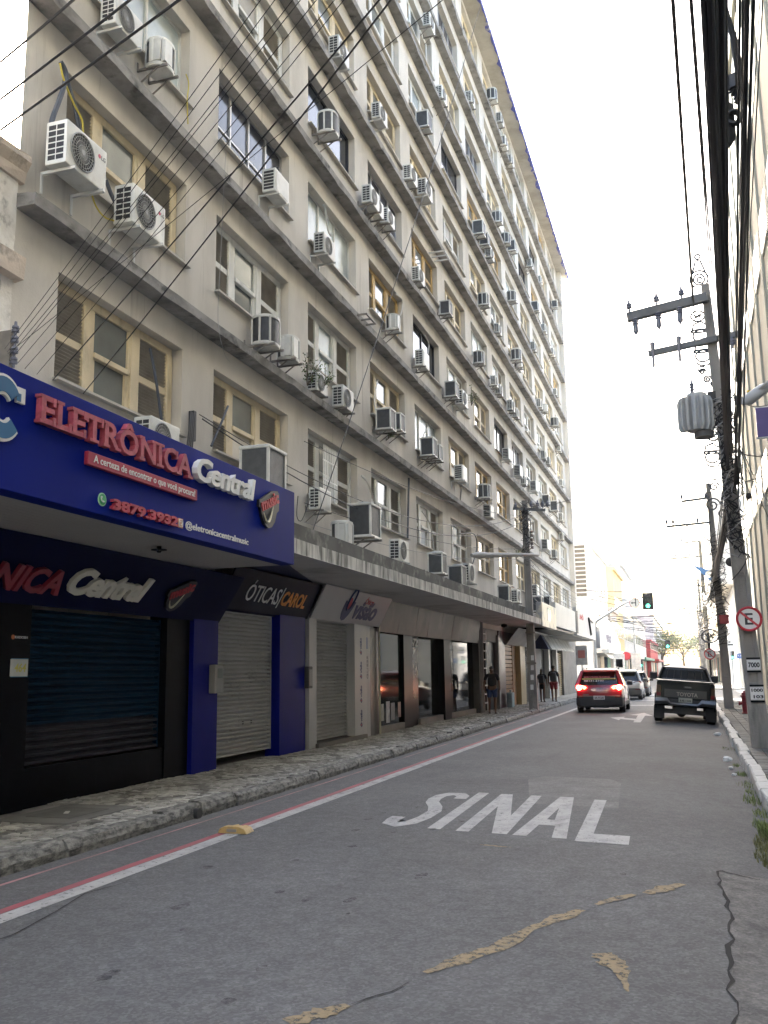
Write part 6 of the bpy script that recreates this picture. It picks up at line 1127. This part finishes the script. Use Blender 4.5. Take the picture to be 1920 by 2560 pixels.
# slack loops and splice box on the bundle
ls_ = thing('slack_loop', 'slack black cable loops hanging from the thick bundle near the top', 'cable', onY(1830, 230, 8.0)); base_ = [onY(x, y, 8.0) for x, y in ((1805, -30), (1838, 90), (1852, 180), (1846, 215), (1835, 235))]
for k in range(7): obj('strand', MB().tube([p + V3((k-3)*.012+rs.uniform(-.01, .01), k*.03, rs.uniform(-.02, .02)) for p in base_], .011, 6), m_cab, ls_, smooth=True)
obj('tie', MB().tube([onY(1834, 190, 8.0), onY(1838, 222, 8.0)], .055, 8), m_cab, ls_, smooth=True); obj('sleeve', MB().tube([onY(1845, 205, 8.05), onY(1856, 245, 8.05)], .025, 8), m_cab, ls_, smooth=True)
sp_ = thing('splice_case', 'black cable splice case hanging on the thick bundle', 'splice case', onY(1818, 310, 9.0)); q0, q1 = onY(1806, 255, 9.0), onY(1815, 365, 9.0); obj('case', MB().tube([q0, q0.lerp(q1, .15), q0.lerp(q1, .85), q1], [.05, .10, .10, .05], 10), m_cab, sp_, smooth=True); q2 = onY(1834, 300, 8.95); obj('coil', MB().tube([q2+V3(.06*math.cos(a), -.04*(a/6.28), .07*math.sin(a)) for a in [k*.5 for k in range(26)]], .02, 6), m_cab, sp_, smooth=True)
# spans between right poles
def span(p, q, n_, r, label, grp, jz=.4, dz=.35, jx=.12, mat=None):
    for k in range(n_): wire('overhead_cable', sag(V3(*p)+V3(rs.uniform(-jx, jx), 0, rs.uniform(-jz, jz)), V3(*q)+V3(rs.uniform(-jx, jx), 0, rs.uniform(-jz, jz)), dz*rs.uniform(.7, 1.3), 12), r*rs.uniform(.7, 1.4), mat or m_cab, label, group=grp)
span((p1x(5.9)+.1, 20.4, 5.9), (1.05, 39.4, 5.3), 20, .017, 'black cable spanning from the near pole to the second pole', 'cables between first and second pole'); span((1.15, 39.8, 5.3), (.9, 57.4, 5.6), 16, .018, 'black cable spanning from the second pole to the third', 'cables between second and third pole', dz=.5); span((.95, 57.7, 5.6), (.9, 77.6, 5.6), 8, .014, 'black cable spanning from the third pole to the fourth', 'cables between third and fourth pole', dz=.5); span((.95, 78, 5.6), (.9, 99.8, 5.6), 6, .014, 'black cable spanning from the fourth pole to the fifth', 'cables between fourth and fifth pole', dz=.5)
for x, z in ((-.80, 9.55), (-.22, 9.6), (.30, 9.68)): wire('power_line', sag((x, 20.18, z), (x*.8+.3, 39.4, 8.6-(.9 if x < -.5 else 0)), .35), .007, m_cab, 'thin power line between the crossarms of the first two poles', group='power lines between crossarms')
for x in (-.5, .04, .9): wire('power_line', sag((x, 39.4, 8.55 if x > 0 else 7.55), (x-.3, 57.3, 8.2), .4), .007, m_cab, 'thin power line between the second and third pole', group='power lines between far crossarms')
# tangles on the poles: loose loops
def tangle(label, x, y, z0, z1, n_, seed, rad=.22, mat=None):
    r2 = random.Random(seed); t = thing('cable_tangle', label, 'cable', (x, y, z0))
    for k in range(n_):
        z = r2.uniform(z0, z1); h = r2.uniform(.3, 1.1); a = r2.uniform(0, 6.28); pts = [V3(x+rad*r2.uniform(.3, 1.2)*math.cos(a+q*r2.uniform(.4, .9)), y-.16+rad*.6*math.sin(a+q*.7), z+h*(q/7-.5)) for q in range(8)]; obj('loop', MB().tube(pts, r2.uniform(.006, .016), 5), (mat or m_cab) if r2.random() < .72 else m_cabg, t, smooth=True)
    return t
tangle('dense black cable tangle on the near leaning pole', p1x(5)+.02, 20.2, 3.9, 7.0, 64, 1, .22); tangle('dense cable tangle wrapped round the second pole', 1.2, 39.6, 2.6, 6.8, 90, 2, .34); tangle('grey and black cable tangle on the third pole', .95, 57.5, 3.2, 6.6, 46, 3, .4); tangle('cable tangle on the left pole above the canopy', -6.0, 37.4, 6.0, 8.1, 24, 4, .25); tangle('far cable tangle on the fourth pole', .95, 77.8, 3.0, 6.5, 30, 5, .45); tangle('farthest cable tangle on the fifth pole', 1.0, 100, 3.0, 6.5, 26, 6, .5)
for (px, py, Y, r, lab) in ((1826, 1405, 39.3, .18, 'round black cable drum on the second pole'), (1872, 1240, 20.0, .06, 'small black cable box on the near pole')):
    p = onY(px, py, Y); t = thing('cable_drum', lab, 'junction box', p); obj('drum', MB().lathe([(r*.6, -.06), (r, -.04), (r, .04), (r*.6, .06)], (0, 0, 0), 16, 'y'), m_cab, t, local=True, smooth=True); obj('stem', MB().box(-.03, .03, 0, .3, -.03, .03), m_brk, t, local=True)
# wires over the left facade: fan from the bracket on the old house
br = thing('wire_bracket', 'wire bracket on the old house corner where wires fan out', 'bracket', (-7.45, 8.72, 5.2)); obj('arm', MB().box(-.14, .05, -.03, .03, 0, .5), m_brk, br, local=True); [obj('insulator', insul((.09, 0, .04+.13*k), .8), m_por, br, local=True, smooth=True) for k in range(4)]
STP = ((12, 872), (18, 880), (24, 888), (30, 896), (44, 908), (62, 922), (92, 936), (132, 950), (208, 984), (20, 884))
for k, px in enumerate((640, 668, 704, 738, 770, 806, 846, 925, 948, 1085)):
    e = onY(px, 0, 5.2); s_ = onX(STP[k][0], STP[k][1], -7.40); wire('overhead_wire', sag(s_, extend(e, s_, .8), .05+.03*(k % 3), 16), .0032 if k not in (7, 8) else .007, m_cab, 'thin black wire fanning up from the old house bracket across the facade', group='wires fanning across the facade')
for px0, py0, px1 in ((0, 150, 172), (0, 243, 312), (0, 320, 434)):
    a = onX(px0, py0, -5.4); e = onY(px1, 0, 4.6); wire('overhead_wire', sag(extend(a, e, .6), extend(e, a, .9), .03, 14), .010, m_cab, 'thick black wire crossing the upper left corner', group='thick wires at the upper left corner')
a = onX(1203, 8, -6.83); b = V3(-7.1, 17.2, 4.3); wire('overhead_wire', sag(a, b, .35, 20), .012, m_cab, 'long black wire dropping from the roof edge to the canopy')
hk = thing('wire_hook', 'black bracket with looped cables on the wall between first windows', 'bracket', (-7.55, 13.15, 5.2)); obj('arm', MB().box(0, .10, -.04, .04, .2, .7), m_cab, hk, local=True); [obj('loop', MB().tube([(.1, -.05*q, .65), (.16, -.14-.05*q, .3), (.12, -.2-.06*q, -.5), (.1, -.22-.07*q, -1.3)], .013, 6), m_cab, hk, local=True, smooth=True) for q in range(4)]
H0 = V3(-7.4, 13.2, 5.85); wire('overhead_cable', sag(H0, (-6.0, 37.4, 7.95), 1.1, 20), .009, m_cab, 'black cable sagging from the wall hook to the left pole'); wire('overhead_cable', sag(H0+V3(0, .1, -.05), (-6.0, 37.4, 7.7), 1.25, 20), .012, m_cab, 'second black cable just below it toward the left pole')
for z, c, lab in ((5.3, m_cab, 'dark low cable along the first window row'), (4.9, m_cabg, 'pale low cable along the first window row'), (6.6, m_cab, 'upper dark cable from the facade to the left pole')): wire('overhead_cable', sag((-7.35, 17.5, z-.2), (-6.0, 37.3, z+1.2), .35, 16), .008, c, lab)
for k in range(10): wire('overhead_cable', sag((-6.0, 37.6, 4.4+.22*k), (-6.2, 66.2, 4.6+.2*k), .4+.05*(k % 3), 14), .009, m_cab, 'thin cable running beyond the left pole along the facade', group='cables beyond the left pole')
wire('overhead_cable', sag((-6.0, 37.4, 8.1), (p1x(6.3), 20.3, 6.4), .25, 16), .009, m_cab, 'thin wire crossing the street from the left pole to the near right pole')
# cobweb of wires across the far street
for k in range(42):
    Y = 70+k*3.1+rs.uniform(-1, 1); z = rs.uniform(5.2, 8.2); wire('crossing_wire', sag((-7.2, Y, z+rs.uniform(-.6, .8)), (1.0, Y+rs.uniform(-7, 7), z+rs.uniform(-.6, .6)), rs.uniform(.25, .7), 10), .024, m_cab, 'thin wire crossing high over the far street', group='wires crossing over the far street')
# ---- hoses and pipes on the facade
m_hose = M('white_hose', (.55, .54, .50), rough=.6, var=.1); m_yh = M('yellow_hose', (.52, .42, .06), rough=.5); m_gh = M('grey_insulation', (.07, .08, .10), rough=.75, var=.2)
def hose(px, r, mat, label, X=-7.45, cat='hose'): wire('hose', [onX(x, y, X) for x, y in px], r, mat, label, cat, n=7)
def smoothpath(p, n_=4):
    out = []
    for i in range(len(p)-1):
        p0, p1, p2, p3 = p[max(0, i-1)], p[i], p[i+1], p[min(len(p)-1, i+2)]
        for k in range(n_):
            t = k/n_; out.append(tuple(.5*((2*p1[j])+(-p0[j]+p2[j])*t+(2*p0[j]-5*p1[j]+4*p2[j]-p3[j])*t*t+(-p0[j]+3*p1[j]-3*p2[j]+p3[j])*t*t*t) for j in (0, 1)))
    return out+[p[-1]]
hose(smoothpath([(152, 155), (165, 185), (155, 230), (130, 300), (125, 350), (135, 395)]), .035, m_gh, 'thick grey insulated pipe looping beside the big fan unit'); hose(smoothpath([(153, 155), (168, 200), (188, 270), (200, 340)]), .028, m_gh, 'dark insulated pipe dropping to the top left louvre', -7.5)
hose(smoothpath([(150, 158), (160, 200), (185, 260), (205, 300), (208, 340)]), .014, m_yh, 'thin yellow hose beside the dark insulated pipe', -7.44); hose(smoothpath([(228, 480), (240, 515), (265, 545), (312, 557)]), .012, m_yh, 'yellow hose sagging between the two logo air conditioners'); hose(smoothpath([(265, 450), (280, 490), (300, 525), (312, 545)]), .03, m_gh, 'dark hose joining the two logo air conditioners', -7.5)
hose(smoothpath([(465, 185), (472, 210), (468, 250), (470, 310)]), .01, m_yh, 'thin yellow hose hanging under the frosted window'); hose(smoothpath([(808, 512), (814, 525), (820, 575), (828, 590)]), .022, m_hose, 'white hose on the frosted window above the air conditioner'); hose(smoothpath([(990, 735), (1005, 750), (1005, 775), (1000, 790)]), .022, m_hose, 'white drain hose on the ochre framed window')
hose(smoothpath([(1062, 838), (1072, 860), (1070, 885)]), .022, m_hose, 'white drain hose on the dark glass window'); hose(smoothpath([(1068, 1070), (1058, 1090), (1055, 1120)]), .022, m_hose, 'white hose curving to the slim dark pair of units'); hose(smoothpath([(904, 1190), (918, 1205), (935, 1250), (948, 1290), (940, 1305)]), .028, m_hose, 'white pipe bending down beside the third window'); hose(smoothpath([(1055, 1278), (1075, 1310), (1083, 1360), (1088, 1400)]), .024, m_hose, 'white pipe bending down beside the fourth window')
hose([(1022, 1195), (1019, 1345)], .03, m_gh, 'dark vertical pipe between third and fourth window columns'); hose([(1154, 1215), (1150, 1262)], .03, m_pole, 'stained vertical streak pipe on the facade', -7.55)
hose(smoothpath([(1150, 1335), (1185, 1335), (1192, 1370), (1180, 1415)]), .02, m_cab, 'black cable arching from the fourth window to the paired units'); hose(smoothpath([(565, 380), (560, 460), (552, 640), (545, 800), (560, 880), (575, 905)]), .004, m_cabg, 'thin grey wire hanging down the facade', -7.28); hose(smoothpath([(375, 870), (390, 950), (405, 1060)]), .022, m_gh, 'grey strap pipe across the first louvre', -7.5); hose(smoothpath([(570, 1015), (550, 1065), (528, 1115)]), .02, m_gh, 'grey strap pipe across the second louvre', -7.5)
hose(smoothpath([(945, 950), (935, 1000), (945, 1040), (960, 1060)]), .014, m_hose, 'thin white hose on the boarded window', -7.5); hose(smoothpath([(745, 1240), (742, 1290), (755, 1300), (775, 1245)]), .009, m_cab, 'loose black cable loop beside the sign end', -7.3)
# metal trays and racks
for (px, py, lab) in ((905, 800, 'empty steel bracket rack below the dark glass window'), (1100, 640, 'white lattice rack on the fifth window column')):
    p = onX(px, py, -7.3); t = thing('steel_rack', lab, 'rack', (WX, p.y, p.z)); [obj('rail', MB().box(0, .55, y-.02, y+.02, -.02, .02), m_brk if px < 1000 else m_brw, t, local=True) for y in (-.35, 0, .35)]; obj('front_rail', MB().box(.52, .56, -.37, .37, -.02, .02), m_brk if px < 1000 else m_brw, t, local=True)
gg = thing('window_grille', 'white security grille over the third window of the lowest row', 'grille', (WX-.05, Y0+PY*2+1.45, SIL)); [obj('bar', MB().box(0, .02, y-.012, y+.012, .1, 1.32), m_lwht, gg, local=True) for y in [-.42+.105*k for k in range(9)]]; obj('rail', MB().box(0, .018, -.45, .45, .95, .98), m_lwht, gg, local=True); obj('rail', MB().box(0, .018, -.45, .45, .5, .53), m_lwht, gg, local=True)
# junk on the canopy: chair frame, rods
ch = thing('chair_frame', 'rusty bent chair frame left on the canopy roof', 'chair frame', (-7.0, 15.4, 3.72)); obj('frame', MB().tube([(0, -.25, 0), (0, -.25, .75), (0, -.15, .95), (0, .2, .95), (0, .3, .85), (0, .3, .4)], .018, 6).tube([(0, -.25, .45), (.4, -.25, .45), (.4, .25, .45), (0, .25, .45)], .016, 6), m_brk, ch, local=True); [obj('leg', MB().tube([(.4, y, .45), (.45, y, 0)], .016, 6), m_brk, ch, local=True) for y in (-.25, .25)]
rd = thing('scrap_rods', 'scrap rods leaning on the canopy roof', 'scrap', (-6.9, 21.5, 3.72)); [obj('rod', MB().tube([(0, .1*k, 0), (-.2, .1*k+.5-.2*k, .5+.15*(k % 2))], .016, 5), m_brk, rd, local=True) for k in range(4)]
sr = thing('insulator_rack', 'rack of spool insulators on the wall above the canopy', 'rack', (WX, 29.2, 4.3)); [obj('spool', MB().lathe([(.04, 0), (.07, .02), (.04, .06), (.07, .10), (.04, .12)], (.14, dy, .26*k), 8), m_por, sr, local=True, smooth=True) for k in range(4) for dy in (0, .45)]; obj('back_bar', MB().box(0, .03, -.03, .03, -.1, 1.0).box(0, .03, .42, .48, -.1, 1.0), m_brk, sr, local=True)
# ---- weeds on the ledges
def weed(label, px, py, n_, h, seed, X=-7.32):
    r2 = random.Random(seed); p = onX(px, py, X); t = thing('ledge_weed', label, 'plant', p); st_, lf_ = MB(), MB()
    for k in range(n_):
        a = r2.uniform(0, 6.28); e = V3(.12+.25*h*math.cos(a)*r2.random(), .45*h*math.sin(a), h*r2.uniform(.3, 1.0)); st_.tube([(0, 0, 0), e*.5+V3(0, 0, .05), e], .006, 4)
        for q in range(16):
            o = e*r2.uniform(.35, 1.05)+V3(r2.gauss(0, .05), r2.gauss(0, .06), r2.gauss(0, .05)); s = r2.uniform(.018, .04); u = V3(r2.gauss(0, 1), r2.gauss(0, 1), r2.gauss(0, 1)).normalized(); w_ = u.cross(V3(r2.gauss(0, 1), r2.gauss(0, 1), 1)).normalized(); lf_.add([o-u*s, o+w_*s*.5, o+u*s, o-w_*s*.5], [(0, 1, 2, 3)])
    obj('stems', st_, m_bark, t, local=True, fix=False); obj('leaves', lf_, m_leaf, t, local=True, fix=False)
weed('weed growing left of the paired fan units on the second ledge', 768, 965, 9, .75, 1); weed('weed sprig over the left fan unit of the pair', 812, 965, 5, .45, 2, -7.1); weed('bushy weed beside the fan unit on the sixth window column', 1178, 1015, 10, .8, 3); weed('small weed under the slim dark pair of units', 968, 1100, 5, .4, 4); weed('low weed along the canopy parapet', 1290, 1400, 6, .5, 5)
# ---- wire light ornaments on the poles
m_orn = M('ornament_wire', (.10, .10, .11), rough=.5, var=.1)
def ornament(label, px, py, Y, s, kind):
    p = onY(px, py, Y); t = thing('light_ornament', label, 'ornament', p, 'wire light ornaments on the poles'); mb = MB()
    def ring(cx, cz, rx, rz, n_=22, a0=0, a1=360): return [(cx+rx*math.cos(R(a0+(a1-a0)*k/n_)), 0, cz+rz*math.sin(R(a0+(a1-a0)*k/n_))) for k in range(n_+1)]
    def sp(cx, cz, r0, turns, d=1): return [(cx+r0*(1-k/40)*math.cos(d*turns*6.28*k/40), 0, cz+r0*(1-k/40)*math.sin(d*turns*6.28*k/40)) for k in range(38)]
    if kind == 0: paths = [ring(0, .1, .30, .32, 22, -60, 240), ring(0, .1, .18, .2), ring(.02, .08, .08, .1, 16, 0, 300), [(-.2, 0, .36), (-.08, 0, .8), (.08, 0, .8), (.24, 0, .3)], ring(0, .95, .09, .09)]
    elif kind == 1: paths = [ring(0, 0, .34, .28, 24, 20, 350), [(-.2, 0, .1), (-.05, 0, -.05), (.0, 0, .12), (.12, 0, -.1)], [(-.15, 0, -.12), (.02, 0, -.02), (.18, 0, .1)]]
    elif kind == 2: paths = [ring(0, .1, .30, .26), [(-.34, 0, .3), (-.25, 0, .62), (.05, 0, .72), (.33, 0, .5), (.36, 0, .3)], ring(0, .32, .38, .07), [(-.3, 0, -.2), (-.1, 0, -.34), (.2, 0, -.32), (.36, 0, -.1)]]
    elif kind == 3: paths = [sp(-.1, 0, .3, 2), sp(.25, -.35, .2, 1.6, -1)]
    else: paths = [sp(0, .1, .24, 1.7), [(-.22, 0, .1), (-.3, 0, .4), (-.05, 0, .5), (.2, 0, .42)]]
    for q in paths: mb.tube([(x*s, 0, z*s) for x, _, z in q], .022+.0006*max(0, Y-20), 5)
    obj('wire_shape', mb, m_orn, t, local=True, fix=False, smooth=True); obj('stay', MB().tube([(0, .05, 0), (.35*s, .1, .05)], .01, 5), m_orn, t, local=True)
for k, (px, py, Y, s, kd) in enumerate(((1748, 705, 20.6, .62, 0), (1744, 790, 20.6, .42, 1), (1752, 845, 20.6, .52, 2), (1758, 895, 20.6, .50, 2), (1756, 932, 20.6, .30, 4), (1772, 948, 20.6, .30, 3), (1782, 1090, 21.0, .34, 1), (1782, 1148, 24, .55, 2), (1786, 1222, 30, .62, 4), (1788, 1262, 39, 1.0, 3), (1775, 1590, 39, .9, 1))): ornament(['bell shaped wire ornament at the top of the near pole', 'round wire ornament below the upper crossarm', 'capped face-like wire ornament above the lower crossarm', 'mirrored wire ornament below the lower crossarm', 'small curl ornament above the transformer', 'spiral wire ornament right above the transformer', 'squiggle wire ornament under the transformer', 'round flower wire ornament below the transformer', 'looped wire ornament beside the second pole top', 'spiral wire ornament on the second pole', 'scribbled wire ornament low on the second pole'][k], px, py, Y, s, kd)
# second, slacker bundle hugging the right facade and loose drops between the poles
for k in range(10): right_cable(1852+k*2.2+rs.uniform(-2, 2), 6.5, 5.2+rs.uniform(-.25, .25), rs.uniform(.007, .013), 'black cable in the second slacker bundle near the right wall', 'cables of the second bundle', .12+rs.uniform(-.05, .05), rs.uniform(.1, .35))
for k in range(8):
    z = rs.uniform(5.0, 7.6); wire('overhead_cable', sag((p1x(z)+.05, 20.2, z), (2.85, rs.uniform(24, 40), rs.uniform(4.5, 9)), rs.uniform(.1, .5), 10), rs.uniform(.008, .013), m_cab, 'loose cable running from the near pole to the right wall', group='drop cables to the right wall')
# ================================================================== AIR
hz = obj('haze', MB().box(-120, 120, -40, 330, -1.4, 33), None, fix=True); stuff(hz)
hm = bpy.data.materials.new('haze_air'); hm.use_nodes = True; N_ = hm.node_tree.nodes; N_.remove(N_['Principled BSDF'])
pv_ = N_.new('ShaderNodeVolumePrincipled'); pv_.inputs['Color'].default_value = (.92, .93, .95, 1); pv_.inputs['Density'].default_value = 0.0002; pv_.inputs['Anisotropy'].default_value = 0.35
hm.node_tree.links.new(pv_.outputs[0], N_['Material Output'].inputs['Volume']); hz.data.materials.append(hm)
